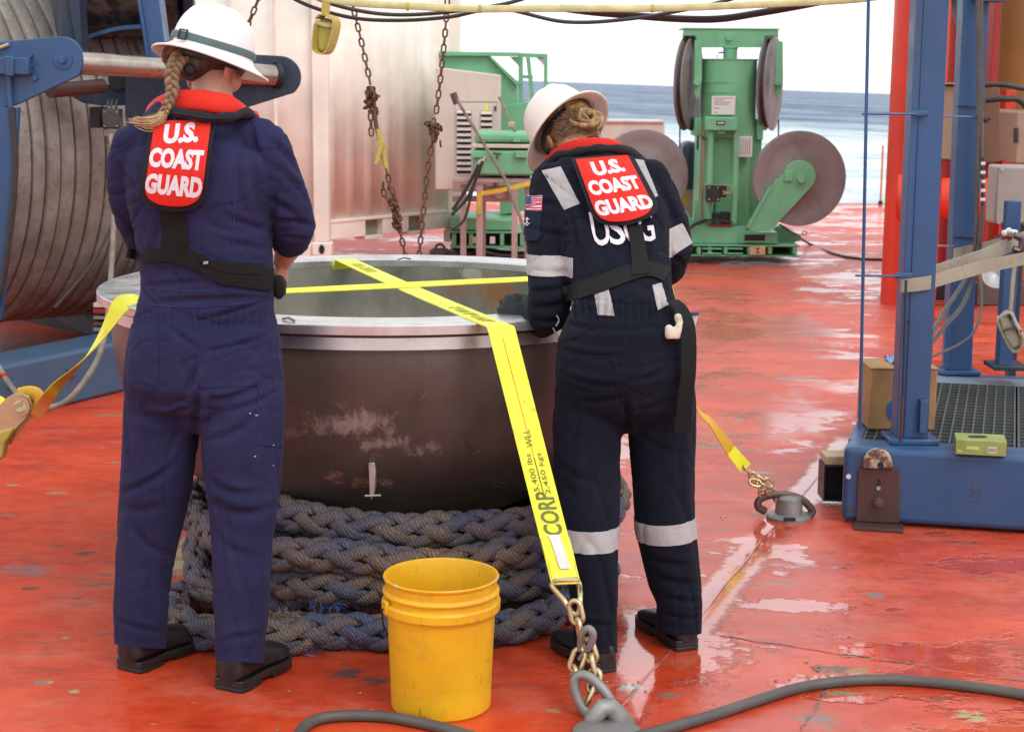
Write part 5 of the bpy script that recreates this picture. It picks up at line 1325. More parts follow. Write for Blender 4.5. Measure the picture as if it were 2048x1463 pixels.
# --- things on the platform
cbx = thing('cardboard_box', 'brown cardboard box standing behind the front blue post', 'box', P(1800, 850, 6.3))
zb = topz - 0.003
a, b = P(1737, 850, 6.22), P(1870, 850, 6.22)
ztop = P(1800, 738, 6.22).z
CBm = MB(); CBm.box((a.x, 6.22, zb), (b.x, 6.44, ztop)); CBm.build('carton', M['cardboard'], cbx, bevel=0.005)
m = MB(); m.box((a.x - 0.003, 6.216, ztop + 0.0005), (b.x + 0.003, 6.445, ztop + 0.004)); m.build('carton_flap', M['cardboard'], cbx)
ov = MB(); cx_ = P(1783, 820, 6.218)
ov.lathe([(0, 0), (0.030, 0), (0.030, 0.0012), (0, 0.0012)], cx_, 28, M=Matrix.Rotation(R(90), 3, 'X').to_3x3() @ Matrix.Diagonal((0.62, 1.25, 1)))
ov = ov.build('blue_print', plain('blue_print', (0.03, 0.13, 0.42), 0.6), cbx)
m = MB(); m.tube(smooth_path([P(1784, 806, 6.2155), P(1788, 812, 6.2155), P(1783, 822, 6.2155), P(1787, 836, 6.2155)], 4), 0.0035, 5); m.build('print_figure', M['vest_red'], ov)
rag = thing('blue_rag', 'crumpled light blue rag lying on top of the cardboard box', 'rag', P(1785, 722, 6.4))
m = MB(); n_ = 14
for i in range(n_):
    for j in range(n_):
        u_, v_ = i / (n_ - 1), j / (n_ - 1)
        m.v.append((P(1772, 0 + 700, 6.4).x + 0.11 * u_, 6.30 + 0.12 * v_, ztop + 0.006 + 0.030 * abs(noise.noise((u_ * 3, v_ * 3, 1))) * 1.6 + 0.02 * math.sin(math.pi * u_) * math.sin(math.pi * v_)))
for i in range(n_ - 1):
    for j in range(n_ - 1): m.f.append((i * n_ + j, (i + 1) * n_ + j, (i + 1) * n_ + j + 1, i * n_ + j + 1))
m.build('rag_cloth', plain('blue_rag', (0.18, 0.35, 0.70), 0.8), rag, sharp=0)
tis = thing('tissue_box', 'flat green and white tissue box with an oval opening on the blue beam', 'box', P(1965, 900, 5.80))
a, b = P(1911, 905, 5.79), P(2003, 914, 5.76)
za = topz + 0.001; zb2 = za + 0.052
TG = plain('tissue_green', (0.27, 0.33, 0.09), 0.5)
ux_ = Vector((b.x - a.x, b.y - a.y, 0)); ux_ = ux_.normalized() * 0.175; uy_ = Vector((0.028, 0.13, 0))
o0 = Vector((a.x, a.y, 0))
m = MB(); m.hexa([o0 + up * za, o0 + ux_ + up * za, o0 + ux_ + uy_ + up * za, o0 + uy_ + up * za, o0 + up * zb2, o0 + ux_ + up * zb2, o0 + ux_ + uy_ + up * zb2, o0 + uy_ + up * zb2])
m.build('box_body', TG, tis, bevel=0.001)
o1 = o0 + ux_ * 0.45 + uy_ * 0.55 + up * (zb2 + 0.0006)
m = MB(); m.lathe([(0, 0), (0.036, 0), (0.036, 0.0006), (0, 0.0006)], o1, 32, M=Matrix(((1.0, 0.2, 0), (0, 0.62, 0), (0, 0, 1)))); m.build('opening', M['black_shade'], tis)
e1 = ux_.normalized(); fnr = Vector((e1.y, -e1.x, 0))
m = MB(); m.obox(o0 + ux_ * 0.72 + fnr * 0.0008 + up * (za + 0.021), e1 * 0.016, fnr * 0.0005, up * 0.011); m.build('white_patch', M['label_white'], tis)
m = MB()
for k in range(9): m.obox(o0 + ux_ * (0.64 + 0.020 * k) + fnr * 0.0016 + up * (za + 0.021), e1 * (0.0006 + 0.0004 * (k % 2)), fnr * 0.0003, up * 0.007)
m.build('bar_lines', M['ink_old'], tis)
m = MB(); m.obox(o0 + ux_ * 0.33 + fnr * 0.0008 + up * (za + 0.025), e1 * 0.022, fnr * 0.0004, up * 0.006); m.obox(o0 + ux_ * 0.08 + fnr * 0.0008 + up * (za + 0.012), e1 * 0.008, fnr * 0.0004, up * 0.004)
m.build('leaf_print', plain('leaf_print', (0.50, 0.55, 0.22), 0.5), tis)
m = MB(); m.obox(o0 + ux_ * 1.02 + uy_ * 0.6 + up * (za + 0.028), ux_ * 0.0 + e1 * 0.001, uy_ * 0.35, up * 0.018); m.build('end_print', M['ink_old'], tis)
# --- straps round the posts
def strap_run(name, pts, half, mat, parent, thick=0.004):
    mb = MB(); ribbon(mb, pts, half, thick); return mb.build(name, mat, parent)
s1 = thing('old_strap', 'faded grey ratchet strap pulled level round the front blue post', 'strap', P(1900, 560, 6.2))
H_w = Vector((0, 0, 0.025))
fw = [P(1806, 571, YP - 0.016), P(1830, 569, YP - 0.014), P(1858, 565, YP - 0.010), P(1900, 552, 6.1), P(1960, 535, 6.3), P(2048, 517, 6.5), P(2130, 500, 6.7)]
lower_strap = strap_run('webbing', fw, H_w, M['strap_old'], s1)
strap_run('webbing', [P(1806, 571, YP - 0.016), P(1802, 571, YP + 0.05), P(1803, 570, YP + 0.12)], H_w, M['strap_old'], s1)
s2 = thing('old_strap', 'faded grey strap rising from behind the front post to the wall equipment', 'strap', P(1950, 510, 6.6))
strap_run('webbing', [P(1803, 570, YP + 0.13), P(1862, 548, 6.18), P(1900, 535, 6.3), P(1960, 515, 6.5), P(2048, 478, 6.7), P(2130, 440, 6.9)], Vector((0, 0, 0.030)), M['strap_old'], s2)
s3 = thing('old_strap', 'faded strap with printed lettering starting at the rear blue post', 'strap', P(1950, 490, 7.3))
upper_strap = strap_run('webbing', [P(1906, 508, YR - 0.014), P(1930, 503, YR - 0.02), P(1975, 494, 7.3), P(2048, 474, 7.1), P(2110, 456, 7.0)], Vector((0, 0, 0.026)), M['strap_old'], s3)
# ratchet and shackle clutter at the frame edge
rt = thing('ratchet_clutter', 'white knotted rag and ratchet where the straps meet at the right frame edge', 'ratchet', P(2020, 480, 6.9))
m = MB(); m.tube(smooth_path([P(2005, 470, 6.6), P(2015, 462, 6.6), P(2030, 466, 6.6), P(2042, 480, 6.6)], 4), [0.008 + 0.007 * math.sin(i) ** 2 for i in range(13)], 8); m.build('rag_knot', M['label_white'], rt)
m = MB(); m.tube(smooth_path([P(2028, 470, 6.58), P(2044, 478, 6.58), P(2040, 500, 6.58), (P(2026, 498, 6.58))], 4), 0.014, 8); m.build('ratchet_body', M['iron'], rt)
m = MB(); m.pbox(2004, 472, 2024, 480, 6.62, 0.02); m.build('red_tag', M['redd'], rt)
# hanging strap bundle
h2 = thing('strap_bundle', 'faded strap rolled into a tied bundle hanging in front of the short blue post', 'strap', P(2022, 660, 6.9))
m = MB(); ribbon(m, smooth_path([P(2030, 520, 6.85), P(2026, 560, 6.85), P(2023, 600, 6.85), P(2020, 640, 6.85)], 4), Vector((0.010, 0.008, 0)), 0.004); m.build('strap_tail', M['strap_old'], h2)
for k in range(3):
    m = MB(); ribbon(m, smooth_path([P(x + k, y, 6.84 + k * 0.004) for x, y in ((2006, 628), (2020, 624), (2030, 645), (2044, 672), (2040, 694), (2026, 700), (2012, 680), (1996, 645), (1996, 634))], 4), Vector((0.006, 0.024 - 0.004 * k, 0.004)), 0.006)
    m.build('strap_loop', M['strap_old'], h2)
m = MB(); m.pprism([(1999, 640), (2010, 626), (2022, 640), (2044, 676), (2038, 694), (2024, 698), (2008, 672)], 6.83, 0.05); m.build('bundle_core', M['strap_old'], h2, bevel=0.01, seg=3)
m = MB(); m.tube([P(2000, 664, 6.825), P(2022, 655, 6.82), P(2044, 662, 6.826)], 0.004, 6); m.build('tie', M['ink_old'], h2)
sh = thing('flood_lamp', 'round metal flood lamp hanging behind the straps by the short blue post', 'lamp', P(1992, 548, 7.6))
lc = P(1994, 550, 7.6)
Ml = Matrix.Rotation(R(-115), 3, 'X') @ Matrix.Rotation(R(15), 3, 'Y')
MB().lathe([(0, 0.06), (0.03, 0.055), (0.055, 0.03), (0.066, 0.0), (0.066, -0.012), (0.06, -0.012), (0, -0.002)], lc, 32, M=Ml).build('lamp_shell', M['steel'], sh)
MB().lathe([(0.060, -0.016), (0.068, -0.016), (0.068, 0.004), (0.060, 0.004)], lc, 32, M=Ml, closed=True).build('lamp_ring', M['cream'], sh)
MB().tube([P(1999, 500, 7.6), P(1998, 525, 7.6)], 0.012, 8).build('lamp_neck', M['cream'], sh)
# cables at the rear post
def cbl(pts, r, mat, label, group=None):
    t = thing('post_cable', label, 'cable', pts[0], group)
    MB().tube(smooth_path(pts, 8), r, 8).build('cable_run', mat, t)
cbl([P(1800, 730, 6.6), P(1858, 672, 6.8), P(1890, 620, 7.1), (P(1925, 568, 7.3)), P(1946, 525, 7.35), P(1953, 440, 7.36), P(1955, 300, 7.36), P(1958, 150, 7.36), P(1955, -40, 7.36)], 0.010, M['cable'], 'thick grey cable climbing the right side of the rear blue post')
cbl([P(1800, 752, 6.6), P(1858, 690, 6.8), P(1892, 650, 7.05), P(1925, 610, 7.25), P(1945, 555, 7.33), P(1962, 460, 7.34), P(1966, 380, 7.35), P(1962, 250, 7.36), P(1962, -40, 7.36)], 0.010, M['cable'], 'second thick grey cable, below the first, sweeping up beside the rear post')
cbl([P(1853, 718, 6.5), P(1880, 706, 6.7), P(1915, 690, 6.9), P(1947, 665, 7.0), P(1962, 620, 7.1), P(1963, 575, 7.2), P(1956, 540, 7.3)], 0.006, M['cable'], 'thin grey cable looping from the front post to the rear post')
cbl([P(1905, -30, 9.5), P(1912, 20, 9.5), P(1920, 60, 9.4), P(1925, 110, 9.4)], 0.02, M['rubber'], 'short black cable between the two blue posts at the top')
cbl([P(2110, 300, 8.8), P(2048, 208, 8.8), P(2010, 198, 8.8), P(1972, 200, 8.85)], 0.017, M['rubber'], 'lower black power cable entering the brown cabinet from the right', 'black power cables of the brown cabinet')
cbl([P(2130, 190, 8.8), P(2048, 177, 8.8), P(2010, 170, 8.8), P(1968, 170, 8.85)], 0.014, M['rubber'], 'upper black power cable passing over the brown cabinet', 'black power cables of the brown cabinet')
# labels strapped to the cable bundle
lb_ = thing('cable_tag_strip', 'strip of small black and white tags clipped to the cables beside the rear post', 'cable tag', P(1965, 370, 7.3))
for k in range(11):
    y = 315 + k * 9
    m = MB(); m.pbox(1962 + (k % 3), y, 1969 + (k % 2) * 2, y + 6, 7.30, 0.01); m.build('tag', M['label_white'] if k % 2 else M['black'], lb_, bevel=0.001)

# ================================================================== red and ochre crane base behind the rack
cr = thing('red_column', 'tall glossy red column rising from the deck behind the front blue post', 'column', (P(1830, 600, 12.1).x, 12.1, 0))
Rm = M['red']
def pcol(x0b, x1b, yb, Y, mat, name, parent, ztop=4.0, x0t=None):
    a, b = P(x0b, yb, Y), P(x1b, yb, Y)
    r = (b.x - a.x) / 2; c = Vector(((a.x + b.x) / 2, Y + r, 0))
    lean = 0
    if x0t is not None: lean = (P(x0t, 0, Y).x - a.x) / (P(x0t, 0, Y).z - 0)
    m = MB(); m.tube([(c.x, c.y, 0.0), (c.x + lean * ztop, c.y, ztop)], [r, r], 48)
    return m.build(name, mat, parent)
pcol(1774, 1884, 600, 11.9, Rm, 'column_shaft', cr, x0t=1803)
pp_ = thing('red_pipe', 'thick bright red horizontal pipe running right from the red column', 'pipe', P(1900, 395, 11.4))
MB().cyl(P(1795, 396, 11.6), P(2120, 398, 11.3), 41 / FPX * 11.4, 48).build('pipe_run', Rm, pp_)
MB().cyl(P(1797, 396, 11.61), P(1808, 396, 11.60), 48 / FPX * 11.4, 48).build('pipe_collar', Rm, pp_, bevel=0.004)
for i, (x0_, x1_, mt, lab) in enumerate(((1884, 1909, 'redd', 'dark red upright standing between the two blue posts'), (1958, 1972, 'redd', 'narrow dark red upright seen just right of the rear blue post'), (1990, 2010, 'red', 'red flat bar upright behind the brown cabinet'))):
    t = thing('red_upright', lab, 'upright', (P(x0_, 560, 12.6).x, 12.6, 0), 'red uprights behind the rack')
    a, b = P(x0_, 560, 12.6 + i * 0.15), P(x1_, 560, 12.6 + i * 0.15)
    zt_ = 4.0 if i < 2 else P(2000, 180, 12.9).z
    m = MB()
    if i == 0: m.cyl(((a.x + b.x) / 2, 12.7, 0), ((a.x + b.x) / 2, 12.7, zt_), (b.x - a.x) / 2 + 0.02, 32)
    else: m.box((a.x, 12.6 + i * 0.15, 0), (b.x, 12.8 + i * 0.15, zt_))
    m.build('upright_bar', M[mt], t, bevel=0.004 if i else 0)
pn = thing('red_pedestal', 'broad dark red cylinder behind the brown cabinet', 'pedestal', (P(1925, 600, 13.6).x, 13.6, 0))
pcol(1870, 1965, 560, 13.3, M['redd'], 'pedestal_wall', pn)
oc = thing('ochre_tank', 'large ochre cylinder filling the right edge behind the cabinets', 'tank', (P(2140, 600, 14).x, 14, 0))
pcol(1968, 2420, 540, 13.2, M['ochre'], 'tank_wall', oc, ztop=4.5)
dk = thing('black_skid_beam', 'low black beam on the deck under the red pipe', 'beam', P(1900, 585, 12.4))
MB().box((P(1862, 580, 12.3).x, 12.3, 0), (P(1912, 580, 12.3).x, 12.6, P(1880, 562, 12.3).z)).build('beam_body', M['black_shade'], dk, bevel=0.01)
MB().box((P(1955, 560, 12.0).x, 12.0, 0.0), (P(2180, 560, 12.0).x, 12.2, P(1980, 566, 12.0).z)).build('beam_body', M['iron'], dk, bevel=0.01)
cab = thing('brown_cabinet', 'brown steel electrical cabinet mounted behind the blue posts', 'cabinet', P(1930, 245, 9.0))
m = MB(); m.pprism([(1862, 171), (1968, 174), (1968, 322), (1860, 318)], 9.0, 0.04); m.build('cabinet_door', M['beige'], cab, bevel=0.006)
m = MB(); m.pprism([(1860, 168), (1970, 171), (2000, 176), (2000, 324), (1970, 326), (1858, 321)], 9.05, 0.3); m.build('cabinet_body', paint('brown_cabinet_side', (0.16, 0.085, 0.05), 0.5, 0.1), cab, bevel=0.006)
MB().pbox(1858, 165, 1968, 170, 8.97, 0.35).build('cabinet_lip', M['beige'], cab, bevel=0.003)
MB().tube([P(1958, 236, 8.95), P(1972, 240, 8.95), P(1980, 236, 8.95)], [0.012, 0.018, 0.010], 10).build('cable_plug', M['rubber'], cab)
MB().box((P(1880, 321, 9.1).x, 9.15, 0), (P(1890, 321, 9.1).x, 9.2, P(1880, 321, 9.1).z)).build('cabinet_leg', M['redd'], cab)
MB().box((P(1940, 321, 9.1).x, 9.15, 0), (P(1950, 321, 9.1).x, 9.2, P(1880, 321, 9.1).z)).build('cabinet_leg', M['redd'], cab)
gb2 = thing('grey_junction_box', 'pale grey junction box with corner screws behind the short blue post', 'electrical box', P(2020, 390, 7.8))
MB().pbox(1994, 331, 2140, 449, 7.8, 0.15).build('box_body', M['grey_box'], gb2, bevel=0.012, seg=3)
MB().pbox(1998, 335, 2136, 446, 7.788, 0.0115).build('box_lid', M['grey_box'], gb2, bevel=0.004)
for x, y in ((2004, 338), (1998, 444)): MB().cyl(P(x, y, 7.78), P(x, y, 7.79), 0.010, 10).build('screw', M['steel'], gb2)
for y in (352, 418): MB().pbox(1988, y, 1994, y + 16, 7.84, 0.03).build('hinge', M['zinc'], gb2, bevel=0.002)
MB().tube(smooth_path([P(2008, 450, 7.85), P(2007, 466, 7.8), P(1992, 480, 7.7), P(1975, 490, 7.6)], 4), 0.013, 8).build('lead', M['rubber'], gb2)
MB().box((P(2030, 449, 7.9).x, 7.86, 0), (P(2045, 449, 7.9).x, 7.92, P(2030, 449, 7.9).z)).build('box_leg', M['blue_dark'], gb2)
gb3 = thing('small_tan_box', 'small tan switch box with a coil of cable on the ochre cylinder', 'electrical box', P(2045, 260, 11.5))
MB().pbox(2036, 224, 2120, 328, 11.5, 2.0).build('box_body', paint('tan_box', (0.30, 0.22, 0.15), 0.5, 0.1), gb3, bevel=0.01)
MB().tube([P(2032, 256, 11.48), P(2032, 286, 11.48)], 0.018, 8).build('cable_gland', M['rubber'], gb3)
# ================================================================== people
def sec(px, py, Y, hw, hd=None):
    return (P(px, py, Y), hw / FPX * Y, hd)
def loft(mb, secs, n=22, power=2.0, U=None, cap=True):
    """secs: (centre, a, b) ; U: fixed side axis or None (perpendicular to the run)"""
    m = len(secs)
    C_ = [Vector(s[0]) for s in secs]
    rings = []
    L = []
    for i in range(m):
        a = C_[max(i - 1, 0)]; b = C_[min(i + 1, m - 1)]
        t = (b - a).normalized()
        u = Vector(U) if U is not None else Vector((1, 0, 0))
        u = (u - t * u.dot(t)).normalized(); v = t.cross(u)
        L.append((C_[i], u, v, t, secs[i][1], secs[i][2] if secs[i][2] is not None else secs[i][1]))
    full = []
    if cap:
        c, u, v, t, a, b = L[0]
        r = min(a, b)
        for k in (0.35, 0.72, 0.93): full.append((c - t * r * 0.75 * math.sqrt(1 - k * k), u, v, t, a * k, b * k))
    full += L
    if cap:
        c, u, v, t, a, b = L[-1]
        r = min(a, b)
        for k in (0.93, 0.72, 0.35): full.append((c + t * r * 0.75 * math.sqrt(1 - k * k), u, v, t, a * k, b * k))
    vs_ = []
    for c, u, v, t, a, b in full:
        for k in range(n):
            th = 2 * math.pi * k / n
            cs, sn = math.cos(th), math.sin(th)
            e = 2.0 / power
            vs_.append(c + u * (a * math.copysign(abs(cs) ** e, cs)) + v * (b * math.copysign(abs(sn) ** e, sn)))
    fs = []
    M_ = len(full)
    for i in range(M_ - 1):
        for k in range(n):
            k2 = (k + 1) % n
            fs.append((i * n + k, i * n + k2, (i + 1) * n + k2, (i + 1) * n + k))
    fs.append(tuple(range(n - 1, -1, -1))); fs.append(tuple((M_ - 1) * n + k for k in range(n)))
    mb.add(vs_, fs)
def ell(mb, c, r, Mx=None, n=20, k=12):
    vs_, fs = [], []
    for i in range(k + 1):
        ph = math.pi * i / k
        for j in range(n):
            th = 2 * math.pi * j / n
            v = Vector((r[0] * math.sin(ph) * math.cos(th), r[1] * math.sin(ph) * math.sin(th), r[2] * math.cos(ph)))
            if Mx is not None: v = Mx @ v
            vs_.append(Vector(c) + v)
    for i in range(k):
        for j in range(n):
            j2 = (j + 1) % n
            fs.append((i * n + j, (i + 1) * n + j, (i + 1) * n + j2, i * n + j2))
    mb.add(vs_, fs)
def fuse(mb, name, mat, voxel, smooth_it=6, parent=None):
    """union of everything in mb as ONE continuous surface"""
    me = mb.mesh(name, 0, weld=True)
    o = bpy.data.objects.new(name, me); COL.objects.link(o)
    m = o.modifiers.new('remesh', 'REMESH'); m.mode = 'VOXEL'; m.voxel_size = voxel; m.use_smooth_shade = True
    if smooth_it:
        s = o.modifiers.new('smooth', 'SMOOTH'); s.factor = 0.5; s.iterations = smooth_it
    dg = bpy.context.evaluated_depsgraph_get()
    me2 = bpy.data.meshes.new_from_object(o.evaluated_get(dg))
    bpy.data.objects.remove(o); bpy.data.meshes.remove(me)
    me2.name = name
    me2.materials.clear()
    me2.polygons.foreach_set('use_smooth', [True] * len(me2.polygons))
    return link_mesh(name, me2, mat, parent)
def displace(o, fn, smooth_it=2):
    me = o.data
    n = len(me.vertices)
    co = np.empty(n * 3); me.vertices.foreach_get('co', co); co = co.reshape(-1, 3)
    no = np.empty(n * 3); me.vertex_normals.foreach_get('vector', no); no = no.reshape(-1, 3)
    d = fn(co, no)
    co = co + no * d[:, None]
    me.vertices.foreach_set('co', co.ravel()); me.update()
def nz(co, fx, fy, fz, off=0.0, shear=0.0):
    return np.array([noise.noise((c[0] * fx + c[2] * shear + off, c[1] * fy + off * 0.7, c[2] * fz)) for c in co])
CRn = np.array(CR3)
def projn(co):
    q = (co - np.array([0, 0, CAMH])) @ CRn
    return 1024 + FPX * q[:, 0] / -q[:, 2], 731.5 - FPX * q[:, 1] / -q[:, 2]
def folds(co, no, lst):
    x, y = projn(co)
    out = np.zeros(len(co))
    view = co - np.array([0, 0, CAMH]); view /= np.linalg.norm(view, axis=1)[:, None]
    face = np.clip(-(no * view).sum(1) * 1.6, 0, 1)
    for f in lst:
        x0, y0, x1, y1, w, d = f[:6]; w = w * 0.78
        bow = f[6] if len(f) > 6 else 0
        dx, dy = x1 - x0, y1 - y0; L = math.hypot(dx, dy)
        s = ((x - x0) * dx + (y - y0) * dy) / L
        t = (-(x - x0) * dy + (y - y0) * dx) / L
        u = np.clip(s / L, -0.2, 1.2)
        t = t - bow * 4 * u * (1 - u)
        endf = np.exp(-(np.clip(-s, 0, None) / (w * 1.5)) ** 2) * np.exp(-(np.clip(s - L, 0, None) / (w * 1.5)) ** 2)
        taper = 0.35 + 0.65 * np.sin(np.pi * np.clip(s / L, 0, 1))
        out += endf * taper * d * (-np.exp(-(t / w) ** 2) + 0.75 * np.exp(-((t + 1.9 * w) / (1.2 * w)) ** 2) + 0.3 * np.exp(-((t - 2.0 * w) / (1.2 * w)) ** 2))
    return out * face
def orient(yaw, pitch, roll):
    return (Matrix.Rotation(R(-yaw), 3, 'Z') @ Matrix.Rotation(R(-pitch), 3, 'X') @ Matrix.Rotation(R(roll), 3, 'Y'))
class Drape:
    """lay pieces on the finished cloth"""
    def __init__(s, *objs):
        s.b = []
        for o in objs:
            me = o.data
            s.b.append(BVHTree.FromPolygons([v.co for v in me.vertices], [tuple(p.vertices) for p in me.polygons]))
    def hit(s, px, py):
        d = ray(px, py).normalized(); best = None
        for b in s.b:
            h = b.ray_cast(CAMO, d)
            if h[0] is not None and (best is None or h[3] < best[3]): best = h
        return (best[0], best[1]) if best else (None, None)
    def point(s, px, py, off=0.003, default=None):
        p, n = s.hit(px, py)
        if p is None:
            return None if default is None else (P(px, py, default), Vector((0, -1, 0)))
        if n.dot(p - CAMO) > 0: n = -n
        v = (CAMO - p).normalized()
        return p + (n * 0.5 + v * 0.5).normalized() * off, n
def strip_on(dr, pts, wpx, name, mat, parent, off=0.006, thick=0.003, step=9, smoothn=2, default=None, label=None):
    """webbing that follows the body along an image-plane run; wpx may be a list"""
    P2 = smooth_path([Vector((x, y, 0)) for x, y in pts], 10)
    P2 = resample(P2, step)
    if isinstance(wpx, (int, float)): wpx = [wpx] * 2
    L, Rr, mid = [], [], []
    n = len(P2)
    for i, p in enumerate(P2):
        a = P2[max(i - 1, 0)]; b = P2[min(i + 1, n - 1)]
        t = (b - a).normalized(); q = Vector((-t.y, t.x, 0))
        f = i / max(1, n - 1) * (len(wpx) - 1); k = min(int(f), len(wpx) - 2); w = wpx[k] + (wpx[k + 1] - wpx[k]) * (f - k)
        h = dr.point(p.x, p.y, off, default)
        if h is None: continue
        c = h[0]
        ea = dr.point(p.x - q.x * w / 2, p.y - q.y * w / 2, off); eb = dr.point(p.x + q.x * w / 2, p.y + q.y * w / 2, off)
        dist = c.y
        ca = ea[0] if ea and abs(ea[0].y - c.y) < 0.05 else P(p.x - q.x * w / 2, p.y - q.y * w / 2, dist)
        cb = eb[0] if eb and abs(eb[0].y - c.y) < 0.05 else P(p.x + q.x * w / 2, p.y + q.y * w / 2, dist)
        L.append(ca); Rr.append(cb); mid.append(c)
    def sm(A):
        for _ in range(smoothn): A = [A[0]] + [(A[i - 1] + A[i] * 2 + A[i + 1]) / 4 for i in range(1, len(A) - 1)] + [A[-1]]
        return A
    L, Rr, mid = sm(L), sm(Rr), sm(mid)
    vs_, fs = [], []
    for a, c, b in zip(L, mid, Rr): vs_ += [a, c, b]
    for i in range(len(L) - 1):
        for k in (0, 1): fs.append((3 * i + k, 3 * i + k + 1, 3 * i + 4 + k, 3 * i + 3 + k))
    m = MB(); m.add(vs_, fs)
    o = m.build(name, mat, parent, sharp=0, label=label)
    sd = o.modifiers.new('thickness', 'SOLIDIFY'); sd.thickness = thick; sd.offset = 0; o.modifiers.new('edges', 'EDGE_SPLIT').split_angle = R(40)
    return o
def shell(src, planes, off, name, mat, parent, thick=0.0, facing=None):
    """a piece of the cloth between cutting planes [(point, outward normal)], lifted off it: sewn-on tape or pocket"""
    bm = bmesh.new(); bm.from_mesh(src.data)
    # quick cull
    for co, n in planes:
        co, n = Vector(co), Vector(n)
        dead = [v for v in bm.verts if (v.co - co).dot(n) > 0.02]
        bmesh.ops.delete(bm, geom=dead, context='VERTS')
    if facing:
        bm.normal_update()
        dead = [f for f in bm.faces if f.normal.dot((f.calc_center_median() - CAMO).normalized()) > -0.02]
        bmesh.ops.delete(bm, geom=dead, context='FACES')
    for co, n in planes:
        bmesh.ops.bisect_plane(bm, geom=list(bm.verts) + list(bm.edges) + list(bm.faces), plane_co=co, plane_no=n, clear_outer=True)
    bm.faces.index_update(); seen, best = set(), []
    for f0 in bm.faces:
        if f0.index in seen: continue
        comp, todo = [], [f0]; seen.add(f0.index)
        while todo:
            f = todo.pop(); comp.append(f)
            for e in f.edges:
                for f2 in e.link_faces:
                    if f2.index not in seen: seen.add(f2.index); todo.append(f2)
        if len(comp) > len(best): best = comp
    keep = set(best)
    bmesh.ops.delete(bm, geom=[f for f in bm.faces if f not in keep], context='FACES')
    bm.normal_update()
    for v in bm.verts: v.co += v.normal * off
    me = bpy.data.meshes.new(name); bm.to_mesh(me); bm.free()
    me.polygons.foreach_set('use_smooth', [True] * len(me.polygons))
    o = link_mesh(name, me, mat, parent)
    sd = o.modifiers.new('thickness', 'SOLIDIFY'); sd.thickness = thick or off * 0.9; sd.offset = -1; o.modifiers.new('edges', 'EDGE_SPLIT').split_angle = R(40)
    return o
def px_planes(poly):
    """cutting planes through the lens for a convex image polygon (clockwise on screen)"""
    out = []
    n = len(poly); c = ray(sum(p[0] for p in poly) / n, sum(p[1] for p in poly) / n)
    for i in range(n):
        a, b = ray(*poly[i]), ray(*poly[(i + 1) % n])
        nn = a.cross(b).normalized()
        if nn.dot(c) > 0: nn = -nn
        out.append((CAMO, nn))
    return out
def glyphs(text, size=1.0, bold=0.0, sx=1.0):
    cu = bpy.data.curves.new('glyphs', 'FONT')
    cu.body = text; cu.size = size; cu.offset = bold; cu.align_x = 'CENTER'; cu.align_y = 'CENTER'
    cu.resolution_u = 3
    ob = bpy.data.objects.new('glyphs', cu); COL.objects.link(ob)
    dg = bpy.context.evaluated_depsgraph_get()
    me = bpy.data.meshes.new_from_object(ob.evaluated_get(dg))
    bpy.data.objects.remove(ob)
    bm = bmesh.new(); bm.from_mesh(me)
    bmesh.ops.triangulate(bm, faces=bm.faces)
    for _ in range(2):
        ed = [e for e in bm.edges if e.calc_length() > 0.18 * size]
        if ed: bmesh.ops.subdivide_edges(bm, edges=ed, cuts=1); bmesh.ops.triangulate(bm, faces=bm.faces)
    vs_ = [(v.co.x * sx, v.co.y) for v in bm.verts]; fs = [[v.index for v in f.verts] for f in bm.faces]
    bm.free(); bpy.data.meshes.remove(me)
    xs = [v[0] for v in vs_]; ys = [v[1] for v in vs_]
    cx_, cy_ = (min(xs) + max(xs)) / 2, (min(ys) + max(ys)) / 2
    w, h = max(xs) - min(xs), max(ys) - min(ys)
    return [((x - cx_) / w, (y - cy_) / h) for x, y in vs_], fs      # normalised to the unit box
def print_on(fn, text, quad, name, mat, parent, bold=0.03, thick=0.0012):
    """flat lettering: text unit box mapped to quad (centre, half-u vec, half-v vec) in a 2-D space, then fn -> world"""
    vs_, fs = glyphs(text, 1.0, bold)
    (cx, cy), (ux, uy), (vx, vy) = quad
    pts = [fn(cx + 2 * x * ux + 2 * y * vx, cy + 2 * x * uy + 2 * y * vy) for x, y in vs_]
    m = MB(); m.add(pts, fs)
    me = m.mesh(name, 0)
    o = link_mesh(name, me, mat, parent)
    if thick:
        sd = o.modifiers.new('thickness', 'SOLIDIFY'); sd.thickness = thick; sd.offset = 0; o.modifiers.new('edges', 'EDGE_SPLIT').split_angle = R(40)
    return o
def hem_cut(o, cuts):
    '''open trouser hems: each leg is cut by its own plane'''
    bm = bmesh.new(); bm.from_mesh(o.data)
    mx = (cuts[0][0].x + cuts[1][0].x) / 2
    for k, (co, n) in enumerate(cuts):
        vs_ = [v for v in bm.verts if v.co.z < 0.35 and ((v.co.x < mx) == (k == 0))]
        es = [e for e in bm.edges if all(v.co.z < 0.36 and ((v.co.x < mx) == (k == 0)) for v in e.verts)]
        fs = [f for f in bm.faces if all(v.co.z < 0.36 and ((v.co.x < mx) == (k == 0)) for v in f.verts)]
        bmesh.ops.bisect_plane(bm, geom=vs_ + es + fs, plane_co=co, plane_no=Vector(n).normalized(), clear_outer=True)
    bm.to_mesh(o.data); bm.free()
